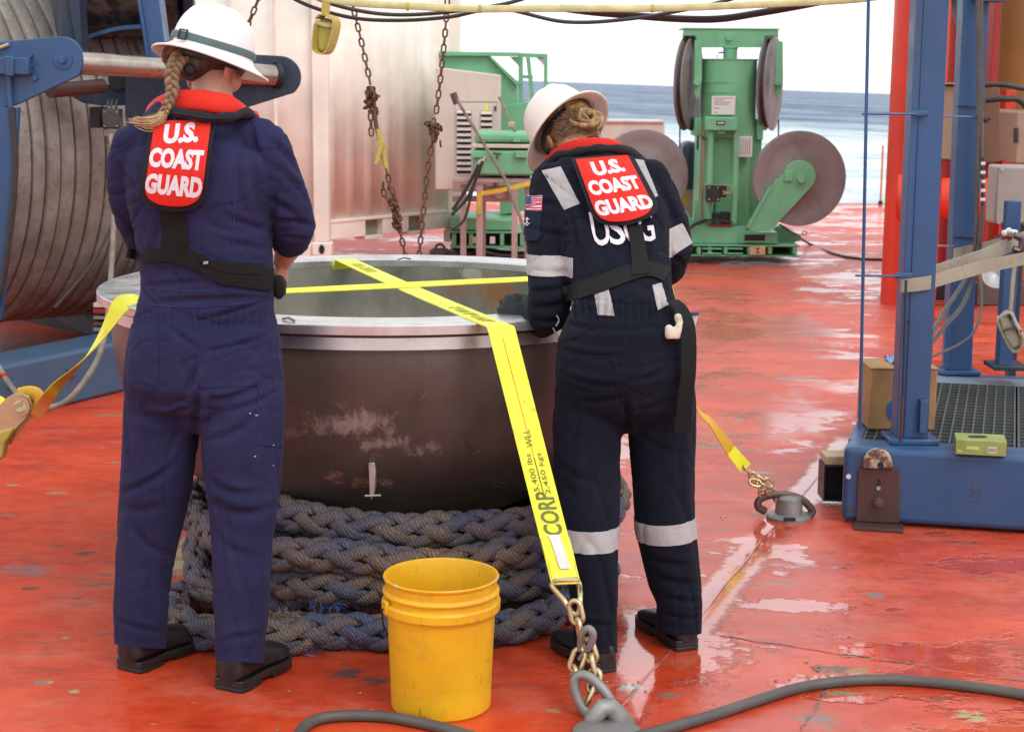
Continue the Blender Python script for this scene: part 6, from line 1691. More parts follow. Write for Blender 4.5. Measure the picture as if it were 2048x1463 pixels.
def cloth_noise(co, seed):
    leg = np.clip((0.80 - co[:, 2]) / 0.10, 0, 1)
    d = 0.009 * nz(co, 5, 5, 4, seed)
    v = nz(co, 13, 13, 2.2, seed + 1.3, 2.5)          # long hanging folds
    d += (0.0035 * leg + 0.0015) * (0.4 - np.exp(-(v / 0.10) ** 2))
    a = nz(co, 5.5, 5.5, 9, seed + 5.1, 6.0)          # slanting pulls
    d += (-0.0040 * np.exp(-(a / 0.035) ** 2) + 0.0006) * (1 - 0.65 * leg)
    b = nz(co, 7, 7, 11, seed + 9.7, -9.0)
    d += -0.0030 * np.exp(-(b / 0.030) ** 2) * (1 - 0.5 * leg)
    return d
# ---------- head, helmet, boots, hands shared by both
def head_mesh(mb, C, Rm, s=1.0):
    def L(x, y, z): return Vector(C) + Rm @ (Vector((x, y, z)) * s)
    ell(mb, L(0, -0.008, 0.022), (0.074 * s, 0.092 * s, 0.088 * s), Rm)
    ell(mb, L(0, 0.030, -0.030), (0.058 * s, 0.060 * s, 0.078 * s), Rm)
    ell(mb, L(0, 0.058, -0.082), (0.030 * s, 0.028 * s, 0.026 * s), Rm)      # chin
    for sg in (-1, 1):
        ell(mb, L(sg * 0.036, 0.060, -0.038), (0.026 * s, 0.026 * s, 0.030 * s), Rm)     # cheeks
        ell(mb, L(sg * 0.046, 0.018, -0.066), (0.016 * s, 0.036 * s, 0.024 * s), Rm)     # jaw
        Re = Rm @ Matrix.Rotation(sg * R(22), 3, 'Z') @ Matrix.Rotation(R(-12), 3, 'X')
        ell(mb, L(sg * 0.078, -0.004, -0.022), (0.008 * s, 0.019 * s, 0.033 * s), Re, 16, 10)   # ears
        ell(mb, L(sg * 0.076, 0.000, -0.044), (0.008 * s, 0.011 * s, 0.012 * s), Re, 12, 8)
        ell(mb, L(sg * 0.030, 0.084, 0.004), (0.022 * s, 0.010 * s, 0.008 * s), Rm, 12, 8)   # brow
    mb.tube([L(0, 0.088, 0.000), L(0, 0.100, -0.018), L(0, 0.112, -0.034), L(0, 0.098, -0.042)], [0.008 * s, 0.009 * s, 0.012 * s, 0.010 * s], 10)
    for sg in (-1, 1): ell(mb, L(sg * 0.012, 0.096, -0.036), (0.008 * s, 0.010 * s, 0.007 * s), Rm, 10, 8)
    ell(mb, L(0, 0.090, -0.058), (0.022 * s, 0.010 * s, 0.005 * s), Rm, 12, 8)
    ell(mb, L(0, 0.088, -0.067), (0.018 * s, 0.010 * s, 0.006 * s), Rm, 12, 8)
def face_parts(C, Rm, parent, s=1.0):
    def L(x, y, z): return Vector(C) + Rm @ (Vector((x, y, z)) * s)
    wm = M['letter']
    for sg in (-1, 1):
        m = MB(); ell(m, L(sg * 0.030, 0.078, -0.010), (0.0125 * s,) * 3, Rm, 14, 10); e = m.build('eye', wm, parent, sharp=0)
        m = MB(); ell(m, L(sg * 0.030, 0.0865, -0.0105), (0.0052 * s, 0.0045 * s, 0.0052 * s), Rm, 12, 8); m.build('iris', M['black'], e, sharp=0)
        m = MB(); m.tube([L(sg * 0.016, 0.094, 0.010), L(sg * 0.030, 0.096, 0.014), L(sg * 0.046, 0.086, 0.008)], 0.0028, 6); m.build('eyebrow', M['hair_dark'], parent)
    m = MB(); ell(m, L(0, 0.099, -0.0625), (0.019 * s, 0.003 * s, 0.006 * s), Rm, 12, 8); m.build('lips', plain('lips', (0.42, 0.15, 0.12), 0.5), parent, sharp=0)
def helmet(C, Rm, parent, mat, sx=1.0, sy=1.12, brim=0.045, strap=None):
    """full-brim hard hat, local z up, y forward; origin at the brim plane"""
    def L(v): return Vector(C) + Rm @ Vector(v)
    n = 96
    r0 = 0.108
    prof = [(0.0, 0.132), (0.020, 0.131), (0.045, 0.126), (0.070, 0.113), (0.088, 0.093), (0.099, 0.068), (0.105, 0.040), (r0, 0.014), (0.112, 0.006), (0.122, 0.0), (0.135, -0.006), (r0 + brim, -0.012)]
    prof = [(p.x, p.z) for p in smooth_path([(r, 0, z) for r, z in prof], 3)]
    vs_, fs = [], []
    for i, (r, z) in enumerate(prof):
        for k in range(n):
            a = 2 * math.pi * k / n
            fy = sy if math.sin(a) > 0 else 1.04
            x, y = r * math.cos(a) * sx, r * math.sin(a) * fy
            zz = z
            if r > 0.01:     # crown ridges
                rid = math.exp(-(x / 0.013) ** 2) * 0.006 + (math.exp(-((abs(x) - 0.036) / 0.009) ** 2)) * 0.0035
                zz += rid * max(0, min(1, (z - 0.04) / 0.05)) * (1 if r < 0.10 else 0)
            else: zz += 0.006
            if r > r0 + 0.006:      # brim droops at the sides, longer in front
                zz -= 0.010 * (math.cos(a) ** 2) * (r - r0) / brim
                if math.sin(a) > 0: y += (r - r0) * 0.35 * math.sin(a)
            vs_.append(L((x, y, zz)))
    m_ = len(prof)
    for i in range(m_ - 1):
        for k in range(n):
            k2 = (k + 1) % n
            fs.append((i * n + k, (i + 1) * n + k, (i + 1) * n + k2, i * n + k2))
    m = MB(); m.add(vs_, fs)
    me = m.mesh('shell', 50)
    h = link_mesh('hard_hat', me, mat, parent)
    sd = h.modifiers.new('thickness', 'SOLIDIFY'); sd.thickness = 0.0035; sd.offset = -1
    # rolled brim edge
    edge = [vs_[(m_ - 1) * n + k] for k in range(n)]
    m = MB(); m.tube(edge, 0.003, 8, closed=True); m.build('brim_edge', mat, h)
    # suspension band and ratchet knob inside
    band = [L((0.086 * math.cos(a), 0.100 * math.sin(a) - 0.002, -0.012)) for a in [2 * math.pi * k / 40 for k in range(40)]]
    m = MB(); m.tube(band, 0.012, 8, closed=True, flat=0.25, ref=Rm @ Vector((0, 0, 1))); m.build('head_band', M['black'], h)
    if strap:
        pts = [L(((r0 + 0.002) * math.cos(a) * sx, (r0 + 0.002) * math.sin(a) * (sy if math.sin(a) > 0 else 1.04), 0.024 + 0.004 * math.sin(a * 2))) for a in [2 * math.pi * k / 60 for k in range(60)]]
        m = MB(); m.tube(pts, 0.0095, 8, closed=True, flat=0.18, ref=Rm @ Vector((0, 0, 1))); m.build('goggle_band', M['band'], h)
    return h
def boot(heel, toe, w, hgt, parent, name='boot'):
    heel, toe = Vector(heel), Vector(toe)
    d = (toe - heel); L = d.length; d.normalize(); s = Vector((d.y, -d.x, 0)); up = Vector((0, 0, 1))
    o = MB()
    S = []
    for f, ww, h in ((-0.012, 0.55, 0.80), (0.008, 0.80, 0.93), (0.05, 0.94, 1.0), (0.20, 0.96, 1.02), (0.38, 0.90, 1.0), (0.55, 0.98, 0.84), (0.72, 1.08, 0.73), (0.86, 1.02, 0.66), (0.95, 0.80, 0.56), (0.99, 0.50, 0.42), (1.0, 0.30, 0.34)):
        S.append((f, ww * w / 2, h * hgt))
    n = 20; vs_ = []
    for f, hw, h in S:
        for k in range(n):
            a = 2 * math.pi * k / n
            x = math.cos(a); z = math.sin(a)
            xx = math.copysign(abs(x) ** 0.75, x) * hw
            zz = 0.026 + (h - 0.026) * (0.5 + 0.5 * math.copysign(abs(z) ** 0.8, z))
            if zz > 0.6 * h: xx *= 0.86
            vs_.append(heel + d * (f * L) + s * xx + up * zz)
    fs = []
    for i in range(len(S) - 1):
        for k in range(n): fs.append((i * n + k, i * n + (k + 1) % n, (i + 1) * n + (k + 1) % n, (i + 1) * n + k))
    fs.append(tuple(range(n - 1, -1, -1))); fs.append(tuple((len(S) - 1) * n + k for k in range(n)))
    o.add(vs_, fs)
    b = o.build(name, M['boot'], parent, sharp=50)
    # sole with a separate heel block
    def outline(grow, f0, f1):
        pts = []
        for f, ww, h in ((0.0, 0.62, 0), (0.02, 0.84, 0), (0.12, 0.96, 0), (0.38, 0.86, 0), (0.55, 0.96, 0), (0.75, 1.10, 0), (0.9, 0.98, 0), (0.98, 0.7, 0), (1.01, 0.3, 0)):
            if f0 <= f <= f1: pts.append((f, ww * w / 2 + grow))
        return [heel + d * (f * L) + s * hw for f, hw in pts] + [heel + d * (f * L) - s * hw for f, hw in reversed(pts)]
    m = MB(); m.prism([p + up * 0.012 for p in outline(0.002, 0, 1.1)], up * 0.020); m.build('sole', M['black'], b, bevel=0.002)
    m = MB(); m.prism([p + up * 0.001 for p in outline(0.003, 0, 0.40)], up * 0.0108); m.build('heel', M['black'], b, bevel=0.002)
    m = MB(); m.prism([p + up * 0.004 for p in outline(0.001, 0.5, 1.1)], up * 0.0078); m.build('tread', M['black'], b)
    return b
def hand(mb, wrist, pdir, palm_n, size=1.0, curl=(0.5, 0.6, 0.6, 0.6, 0.65), side=1, spread=0.05, r=1.0):
    """palm + five fingers rooted in it. pdir: wrist->knuckles; palm_n: out of the palm; side=+1: thumb on pdir x palm_n side"""
    d = Vector(pdir).normalized(); n = Vector(palm_n); n = (n - d * n.dot(d)).normalized(); s = d.cross(n) * side
    W = Vector(wrist); k = size
    loft(mb, [(W, 0.026 * k, 0.019 * k), (W + d * 0.03 * k + s * 0.004 * k, 0.036 * k, 0.016 * k), (W + d * 0.065 * k, 0.042 * k, 0.0145 * k), (W + d * 0.092 * k, 0.040 * k, 0.012 * k)], 16, U=s)
    lens = (0.072, 0.080, 0.075, 0.060)
    for i in range(4):
        off = 0.030 - 0.0205 * i
        p = W + d * (0.086 - 0.004 * abs(i - 1)) * k + s * off * k
        a = 0.10; c = curl[i + 1]
        pts = [p - d * 0.02 * k, p]
        q = (d + s * (spread * (1.5 - i))).normalized()
        for seg, f in ((0, 0.45), (1, 0.30), (2, 0.25)):
            ang = c * (0.9 if seg == 0 else 1.25 if seg == 1 else 0.9)
            a += ang
            dd = q * math.cos(a) + n * math.sin(a)
            pts.append(pts[-1] + dd * lens[i] * f * k)
        rr = [0.0092, 0.0095, 0.0086, 0.0080, 0.0066]
        mb.tube(pts, [x * k * r * (0.92 if i == 3 else 1) for x in rr], 10)
        ell(mb, pts[-1], (0.0066 * k * r,) * 3, None, 10, 8)
    t0 = W + d * 0.022 * k + s * 0.026 * k
    t1 = t0 + (d * 0.6 + s * 0.62 + n * 0.35).normalized() * 0.040 * k
    t2 = t1 + (d * 0.85 + s * (0.32 - 0.5 * curl[0]) + n * (0.2 + 0.6 * curl[0])).normalized() * 0.032 * k
    t3 = t2 + (d * 0.85 + s * (0.1 - 0.7 * curl[0]) + n * (0.2 + 0.6 * curl[0])).normalized() * 0.024 * k
    mb.tube([t0 - s * 0.01 * k, t0, t1, t2, t3], [x * k * r for x in (0.014, 0.014, 0.0112, 0.0098, 0.0078)], 10)
    ell(mb, t3, (0.0078 * k * r,) * 3, None, 10, 8)
    return W
def lock_tube(mb, pts, r, n=8, flat=0.7):
    k = len(pts); rr = [r * (0.35 + 0.65 * math.sin(math.pi * min(0.97, max(0.06, (i + 0.5) / k))) ** 0.6) for i in range(k)]
    mb.tube(pts, rr, n, flat=flat)
def hair_strands(name, roots, mat, parent, r=0.0009, kind=True):
    m = MB()
    for pts in roots: m.tube(pts, [r] * (len(pts) - 1) + [r * 0.3], 4, caps=False)
    o = m.build(name, mat, parent, sharp=0); 
    if kind: o['kind'] = 'stuff'
    return o

# =============================== person in the blue coverall (left)
p1 = thing('person', 'person in blue coverall with white helmet, long braid and red lettered vest flap, standing left', 'person', (P(420, 600, 4.32).x, 4.32, 0))
Y0 = 4.32
cl = MB()
tor = [(425, 236, 4.31, 66, .062), (414, 254, 4.31, 108, .078), (402, 285, 4.31, 140, .100), (398, 330, 4.30, 150, .115), (398, 385, 4.30, 146, .125), (402, 440, 4.31, 140, .124), (407, 500, 4.31, 135, .118),
       (412, 550, 4.31, 134, .114), (413, 592, 4.31, 135, .114), (409, 640, 4.31, 148, .126), (407, 700, 4.30, 156, .140), (407, 760, 4.30, 161, .146), (408, 800, 4.31, 157, .125), (408, 822, 4.31, 120, .085)]
loft(cl, [sec(*t) for t in tor], 30, 2.25, U=(1, -0.12, 0))
def limb(mb, pts, ratio=1.0, power=2.0, U=None, scale=1.0, n=20):
    loft(mb, [(P(x, y, Y), hw * scale / FPX * Y, hw * scale * ratio / FPX * Y) for x, y, Y, hw in pts], n, power, U)
legL = [(330, 790, 4.33, 78), (326, 850, 4.34, 78), (318, 910, 4.34, 75), (311, 970, 4.34, 72), (303, 1030, 4.34, 67), (294, 1090, 4.34, 61), (288, 1150, 4.34, 56.5), (283, 1210, 4.34, 54), (282, 1265, 4.34, 50), (282, 1330, 4.34, 48)]
legR = [(487, 790, 4.28, 81), (486, 850, 4.27, 83), (488, 910, 4.26, 83), (489, 970, 4.25, 78), (489, 1030, 4.24, 70), (487, 1090, 4.23, 63), (486, 1150, 4.22, 60), (483, 1210, 4.21, 56), (479, 1270, 4.20, 52), (478, 1360, 4.20, 50)]
limb(cl, legL, 1.05); limb(cl, legR, 1.05)
armL = [(268, 285, 4.32, 44), (256, 330, 4.33, 42), (258, 385, 4.35, 40), (268, 440, 4.38, 38), (290, 490, 4.43, 37), (330, 520, 4.52, 33), (375, 530, 4.62, 30)]
armR = [(533, 285, 4.31, 46), (548, 325, 4.31, 46), (562, 370, 4.31, 47), (577, 415, 4.32, 46), (588, 452, 4.34, 44), (583, 478, 4.38, 38), (577, 485, 4.42, 34)]
limb(cl, armL); limb(cl, armR)
limb(cl, [(400, 268, 4.31, 34), (470, 266, 4.31, 38), (520, 276, 4.31, 42), (548, 310, 4.31, 44)]); limb(cl, [(400, 268, 4.31, 34), (330, 266, 4.31, 38), (285, 280, 4.31, 42), (262, 315, 4.32, 42)])
cov1 = fuse(cl, 'coverall', M['navy'], 0.0062, 5, p1)
F1 = [  # x0,y0,x1,y1,width px, depth m, bow
    (300, 605, 540, 596, 7, .005, -3), (290, 572, 420, 560, 6, .004), (430, 565, 560, 585, 6, .004), (290, 540, 390, 528, 5, .003),
    (390, 640, 530, 600, 6, .006, 4), (330, 650, 400, 700, 7, .005), (420, 700, 540, 668, 6, .004, 3),
    (395, 730, 370, 790, 9, .010), (395, 790, 392, 860, 9, .014), (300, 830, 380, 815, 6, .005, 4), (420, 800, 520, 770, 7, .006, 6), (430, 830, 555, 780, 7, .005, 6),
    (255, 820, 350, 845, 10, .004, 5), (270, 790, 262, 960, 12, .003, 6), (410, 880, 510, 830, 10, .006, 12), (540, 900, 530, 1050, 12, .003, 6),
    (240, 985, 350, 925, 9, .007, 8), (245, 1015, 330, 1005, 12, .005, 10), (262, 1050, 340, 1110, 10, .005, 10),
    (420, 955, 500, 985, 9, .007, 12), (418, 1000, 540, 1015, 12, .008, 18), (430, 1060, 500, 1110, 10, .004, 10),
    (300, 1100, 318, 1260, 11, .004, 6), (250, 1120, 246, 1270, 10, .003), (240, 1240, 320, 1262, 8, .005, 4), (500, 1080, 512, 1290, 12, .004, 8), (446, 1100, 444, 1280, 10, .003, -4), (440, 1285, 520, 1268, 8, .005, -5),
    (235, 330, 300, 420, 8, .005), (228, 420, 290, 500, 8, .006, -5), (240, 480, 300, 545, 7, .006), (320, 440, 300, 520, 9, .005), (345, 430, 360, 520, 9, .004),
    (500, 250, 530, 330, 8, .007, 4), (505, 300, 520, 420, 9, .007, 4), (470, 300, 480, 420, 9, .004), (540, 280, 600, 350, 8, .006, -4), (545, 330, 610, 400, 8, .006, -5), (535, 395, 600, 440, 8, .007, -4), (550, 440, 620, 452, 7, .006, -4), (555, 350, 545, 460, 8, .005),
    (450, 430, 540, 460, 9, .005, 5), (440, 480, 535, 500, 8, .004), (560, 470, 625, 478, 5, .005)]
def f1(co, no):
    d = cloth_noise(co, 3.1)
    zc_ = co[:, 2]
    waist = np.exp(-((zc_ - 0.985) / 0.028) ** 2)
    d += waist * (0.0035 * np.sin(co[:, 0] * 330 + 4 * nz(co, 9, 9, 9, 2.2)) - 0.006)
    d += 1.1 * folds(co, no, F1)
    return d
displace(cov1, f1)
hem_cut(cov1, [(P(282, 1294, 4.28), (-0.1, -0.30, -1)), (P(478, 1322, 4.14), (-0.1, -0.30, -1))])
# body: one continuous figure under the cloth
hC1 = P(423, 118, 4.385); hR1 = orient(34, 22, 4)
bd = MB()
head_mesh(bd, hC1, hR1, 0.98)
nk = [P(424, 250, 4.33), P(424, 215, 4.335), P(424, 180, 4.355), P(424, 140, 4.38)]
loft(bd, [(nk[0], .056, .05), (nk[1], .055, .052), (nk[2], .053, .055), (nk[3], .050, .055)], 20)
loft(bd, [(P(x, y, Y + 0.004), hw * .80 / FPX * Y, hd * .80) for x, y, Y, hw, hd in tor[1:]], 24, 2.1, U=(1, -0.12, 0))
limb(bd, legL[:-1], 0.95, scale=.80); limb(bd, legR[:-1], 0.95, scale=.80)
limb(bd, armL, scale=.74); limb(bd, armR, scale=.74)
elb = P(586, 472, 4.37); wr = P(564, 526, 4.43)
loft(bd, [(elb, .040, .038), (elb.lerp(wr, .35), .039, .036), (elb.lerp(wr, .75), .029, .026), (wr, .025, .021)], 18)
hand(bd, wr, Vector((-0.10, 0.45, -0.90)), Vector((-1, 0.25, 0.1)), 0.92, (0.7, 0.75, 0.75, 0.8, 0.85), side=-1)
wl_ = P(400, 545, 4.68); loft(bd, [(P(375, 530, 4.62), .030, .028), (wl_, .025, .021)], 16)
hand(bd, wl_, Vector((0.7, 0.5, -0.5)), Vector((0.3, -0.3, -1)), 0.92, (0.6, 0.6, 0.6, 0.65, 0.7), side=1)
for a_, b_ in ((legL[-2], 0), (legR[-2], 0)):
    q = P(a_[0], a_[1], a_[2]); q.z = 0.14; loft(bd, [(q, .034, .034), (Vector((q.x + 0.01, q.y + 0.03, 0.075)), .030, .036), (Vector((q.x + 0.04, q.y + 0.10, 0.05)), .026, .02)], 14)
body1 = fuse(bd, 'body', M['skin'], 0.0042, 4, p1)
face_parts(hC1, hR1, p1, 0.98)
h1 = helmet(P(421, 114, 4.375), orient(28, 15, 7), p1, M['helmet'], 0.97, 1.10, 0.040, strap=True)
bkp = P(384, 76, 4.375)
# buckle on the band (rear)
HR = orient(28, 15, 7)
hb_c = P(421, 114, 4.375) + HR @ Vector((-0.003, -0.1165, 0.024))
m = MB(); u_, v_, w_ = HR @ Vector((1, 0, 0)), HR @ Vector((0, 0, 1)), HR @ Vector((0, 1, 0))
for a_, b_, c_ in ((-0.012, 0, 0), (0.012, 0, 0)): m.obox(hb_c + u_ * a_ - w_ * 0.004, u_ * 0.0016, w_ * 0.0018, v_ * 0.013)
for a_ in (-0.012, 0.012): m.obox(hb_c + v_ * a_ - w_ * 0.004, u_ * 0.013, w_ * 0.0019, v_ * 0.0016)
m.build('band_buckle', M['black_shade'], h1)
# hair
hm = MB()
def H1(x, y, z): return hC1 + hR1 @ Vector((x, y, z))
ell(hm, H1(0, -0.018, 0.024), (0.0785, 0.090, 0.092), hR1)
ell(hm, H1(-0.01, -0.050, -0.030), (0.062, 0.055, 0.050), hR1)
hair1 = fuse(hm, 'hair', M['hair_dark'], 0.006, 2, p1)
displace(hair1, lambda co, no: 0.004 * nz(co, 40, 40, 14, 2.0) - 0.0)
# trim hair off the face and the neck front
bm = bmesh.new(); bm.from_mesh(hair1.data)
for co_, n_ in ((H1(0, 0.012, 0.02), hR1 @ Vector((0, 1, -0.15)).normalized()), (H1(0, 0, -0.068), hR1 @ Vector((0, 0.25, -1)).normalized())):
    bmesh.ops.bisect_plane(bm, geom=list(bm.verts) + list(bm.edges) + list(bm.faces), plane_co=co_, plane_no=n_, clear_outer=True)
bm.to_mesh(hair1.data); bm.free()
rn = random.Random(11)
rts = []
for i in range(340):
    a0 = rn.uniform(-1.3, 1.2); z0 = rn.uniform(-0.01, 0.05)
    p = H1(0.080 * math.sin(a0), -0.018 - 0.092 * math.cos(a0), z0)
    tgt = H1(-0.062, -0.085, -0.045) + Vector((rn.gauss(0, .006), rn.gauss(0, .006), rn.gauss(0, .008)))
    mid = (p + tgt) / 2 + (p - hC1).normalized() * 0.012 - Vector((0, 0, 0.006)); mid = mid + (mid - H1(0, -0.01, 0)).normalized() * 0.006
    rts.append(smooth_path([p, mid, tgt], 3))
hair_strands('hair_strands', rts, M['hair_mid'], hair1, 0.0012)
# braid: three locks plaited
def braid(path, r, turns, mat, name, parent):
    path = smooth_path(path, 10)
    n_ = len(path)
    for k in range(3):
        pts = []
        for i, p in enumerate(path):
            t = i / (n_ - 1); ph = 2 * math.pi * (turns * t + k / 3)
            a = path[max(i - 1, 0)]; b = path[min(i + 1, n_ - 1)]; tt = (b - a).normalized()
            u = Vector((0, -1, 0)); u = (u - tt * u.dot(tt)).normalized(); w = tt.cross(u)
            rr = r * (1.15 - 0.45 * t)
            pts.append(p + w * (math.sin(ph) * rr * 0.95) + u * (math.sin(2 * ph) * rr * 0.45))
        m = MB(); m.tube(pts, [r * (0.72 - 0.25 * i / n_) for i in range(n_)], 10, flat=0.85)
        m.build(name, mat, parent, sharp=0)
bp_ = [P(362, 112, 4.29), P(352, 128, 4.265), P(343, 150, 4.25), P(345, 178, 4.235), P(338, 205, 4.22), P(330, 226, 4.215)]
braid(bp_, 0.0135, 3.0, M['hair_mid'], 'braid_lock', hair1)
rts = []
for i in range(150):
    o_ = Vector((rn.gauss(0, .005), rn.gauss(0, .004), rn.gauss(0, .006)))
    e_ = Vector((rn.gauss(0, .014), rn.gauss(0, .006), rn.gauss(0, .006)))
    q = rn.uniform(0.5, 1.0)
    full = [P(330, 224, 4.215) + o_ * 0.7, P(318, 240, 4.21) + o_, P(292, 246, 4.21) + o_ + e_ * 0.4, P(255, 238, 4.215) + e_]
    sp_ = smooth_path(full, 4); rts.append(sp_[:max(4, int(len(sp_) * q))])
hair_strands('hair_tail', rts, M['hair_tip'], hair1, 0.0011)
rts = []
for i in range(60):
    t = rn.random(); b_ = bp_[min(5, int(t * 5.99))]
    d_ = Vector((rn.gauss(-0.4, .7), rn.gauss(-.3, .5), rn.gauss(-0.3, .6)))
    rts.append([b_ + d_ * .010, b_ + d_ * .018, b_ + d_ * .026 + Vector((0, 0, -.008))])
hair_strands('stray_hairs', rts, M['hair_mid'], hair1, 0.0005)
m = MB(); m.tube(arc(P(331, 224, 4.215), 0.011, 0, 6.28, 14)[:-1], 0.003, 6, closed=True); m.build('hair_tie', M['black'], hair1)
m = MB(); ell(m, P(378, 140, 4.275), (0.016, 0.008, 0.016), None); m.build('ratchet_knob', M['black_shade'], h1)
# boots
def heel_at(px, py, Y, d): q = P(px, py, Y); return Vector((q.x - d[0] * 0.052, Y - d[1] * 0.052, 0))
hl = heel_at(282, 1330, 4.34, (0.53, 0.85)); boot(hl, hl + Vector((0.132, 0.212, 0)), 0.102, 0.115, p1)
hl = heel_at(478, 1360, 4.20, (0.45, 0.89)); boot(hl, hl + Vector((0.113, 0.222, 0)), 0.102, 0.115, p1)
dr1 = Drape(cov1)
# collar of the vest
vest1 = None
m = MB()
bk = smooth_path([P(318, 262, 4.46), P(300, 236, 4.36), P(322, 222, 4.26), P(372, 228, 4.195), (P(420, 236, 4.19)), P(462, 234, 4.20), P(496, 226, 4.27), P(512, 248, 4.38), P(500, 290, 4.47)], 8)
m.tube(bk, [0.0125 + 0.002 * math.sin(i * 0.7) for i in range(len(bk))], 12, flat=0.9)
vest1 = m.build('vest_collar', M['trim'], p1, sharp=0)
m = MB()
rd = smooth_path([P(300, 250, 4.43), P(305, 225, 4.35), P(338, 205, 4.275), P(385, 200, 4.235), P(430, 205, 4.23), P(464, 213, 4.25), P(488, 222, 4.31), P(500, 240, 4.40)], 8)
loft(m, [(p, 0.012, 0.030) for p in rd], 16, U=(0, 0, 1) if False else (0.0, -1.0, 0.35))
rc1 = fuse(m, 'collar_lining', M['vest_red'], 0.006, 2, vest1)
for y_off, w_ in ((0, 0.0016),):
    m = MB(); m.tube([p + Vector((0, -0.0135, 0.0)) for p in bk[6:-10]], 0.0018, 6); m.build('collar_piping', M['black'], vest1)
def flap(corners, name, dr, parent, lines, bulge=0.010, off=0.010, dflt=4.2, round_=0.22):
    """vest flap: corners TL,TR,BR,BL in the photograph; a gently curved panel lying on the back"""
    (ax_, ay_), (bx2, by2), (cx2, cy2), (dx2, dy2) = corners
    def q2(u, v):
        x = (1 - v) * ((1 - u) * ax_ + u * bx2) + v * ((1 - u) * dx2 + u * cx2)
        y = (1 - v) * ((1 - u) * ay_ + u * by2) + v * ((1 - u) * dy2 + u * cy2)
        return x, y
    smp = []
    for i in range(5):
        for j in range(5):
            x, y = q2(i / 4, j / 4); h, n_ = dr.hit(x, y)
            if h is not None: smp.append((i / 4, j / 4, h.y))
    A = np.array([[1, u, v, u * u, v * v] for u, v, _ in smp]); b = np.array([s[2] for s in smp])
    k, *_ = np.linalg.lstsq(A, b, rcond=None)
    res = float(np.min(b - A @ k))
    def W(u, v, o=0.0):
        x, y = q2(u, v)
        Y = k[0] + k[1] * u + k[2] * v + k[3] * u * u + k[4] * v * v + min(0, res) - off - bulge * math.sin(math.pi * min(1, max(0, v))) - o
        Y += 0.004 * noise.noise((u * 3, v * 4, ax_))
        return P(x, y, Y)
    # outline mask: straight top, rounded foot
    def inside(u, v, g_=0.0):
        uu = abs(u - 0.5) / (0.5 - g_)
        if uu > 1: return False
        lim = 1 - g_ * 0.7
        if v < g_ * 0.6: return False
        vr = (v - (lim - round_)) / round_
        return vr <= 0 or uu ** 2.6 + vr ** 2.4 <= 1
    def row_half(v, g_):
        lim = 1 - g_ * 0.7
        vr = (v - (lim - round_)) / round_
        e = 1.0 if vr <= 0 else max(0.0, 1 - vr ** 2.4) ** (1 / 2.6)
        return (0.5 - g_) * e
    def panel(g_, o, mat, nm, par, th):
        NV, NU = 44, 18; vs_ = []
        lim = 1 - g_ * 0.7; v0 = g_ * 0.2
        for i in range(NV + 1):
            f = i / NV; v = v0 + (lim - v0) * (1 - (1 - f) ** 1.5)
            h = row_half(v, g_)
            for j in range(NU + 1): vs_.append(W(0.5 + h * (2 * j / NU - 1), v, o))
        fs = [(i * (NU + 1) + j, i * (NU + 1) + j + 1, (i + 1) * (NU + 1) + j + 1, (i + 1) * (NU + 1) + j) for i in range(NV) for j in range(NU)]
        mm = MB(); mm.add(vs_, fs); me = mm.mesh(nm, 0)
        ob = link_mesh(nm, me, mat, par)
        sd = ob.modifiers.new('thickness', 'SOLIDIFY'); sd.thickness = th * 0.8; sd.offset = 0; ob.modifiers.new('edges', 'EDGE_SPLIT').split_angle = R(40)
        return ob
    f_ = panel(0.0, 0.0, M['trim'], 'vest_flap', parent, 0.014)
    panel(0.065, 0.0125, M['vest_red'], 'flap_face', f_, 0.004)
    for (txt, u, v, hu, hv, sk) in lines:
        print_on(lambda a, b_: W(a, b_, 0.0150), txt, ((u, v), (hu, sk), (0.0, -hv)), 'lettering', M['letter'], f_, bold=0.054, thick=0.0006)
    return f_
flap([(302, 240), (431, 238), (408, 425), (276, 415)], 'vest_flap', dr1, p1,
     [('U.S.', 0.50, 0.150, 0.27, 0.112, -0.012), ('COAST', 0.475, 0.435, 0.415, 0.112, 0.012), ('GUARD', 0.49, 0.730, 0.435, 0.114, 0.012)])
# harness webbing
strip_on(dr1, [(345, 418), (350, 470), (352, 515)], 50, 'back_strap', M['web_black'], p1, off=0.005)
strip_on(dr1, [(255, 505), (290, 512), (340, 508), (395, 522), (440, 545), (500, 556), (548, 560)], [20, 26, 30, 34, 42, 46], 'waist_strap', M['web_black'], p1, off=0.010, default=4.25)
strip_on(dr1, [(400, 515), (440, 532), (480, 536), (530, 538)], [14, 18, 22, 22], 'waist_strap', M['web_black'], p1, off=0.013)
m = MB(); c0, n0 = dr1.point(413, 524, 0.018); m.obox(c0, (0.006, 0, 0.001), (0, 0.0015, 0), (0, 0, 0.0035)); m.build('strap_slide', M['steel'], p1)
pch = MB(); pch.pprism([(538, 556), (560, 552), (569, 570), (567, 592), (556, 604), (546, 592)], 4.30, 0.06)
pch.build('belt_pouch', M['web_black'], p1, bevel=0.012, seg=3)
m = MB(); m.pprism([(533, 500), (543, 498), (541, 545), (552, 556), (538, 556), (530, 540)], 4.36, 0.03); m.build('front_lanyard', M['web_black'], p1, bevel=0.004)
m = MB(); m.tube(smooth_path([P(533, 512, 4.355), P(541, 516, 4.35), P(540, 528, 4.35)], 4), 0.002, 6); m.build('lanyard_clip', M['steel'], p1)
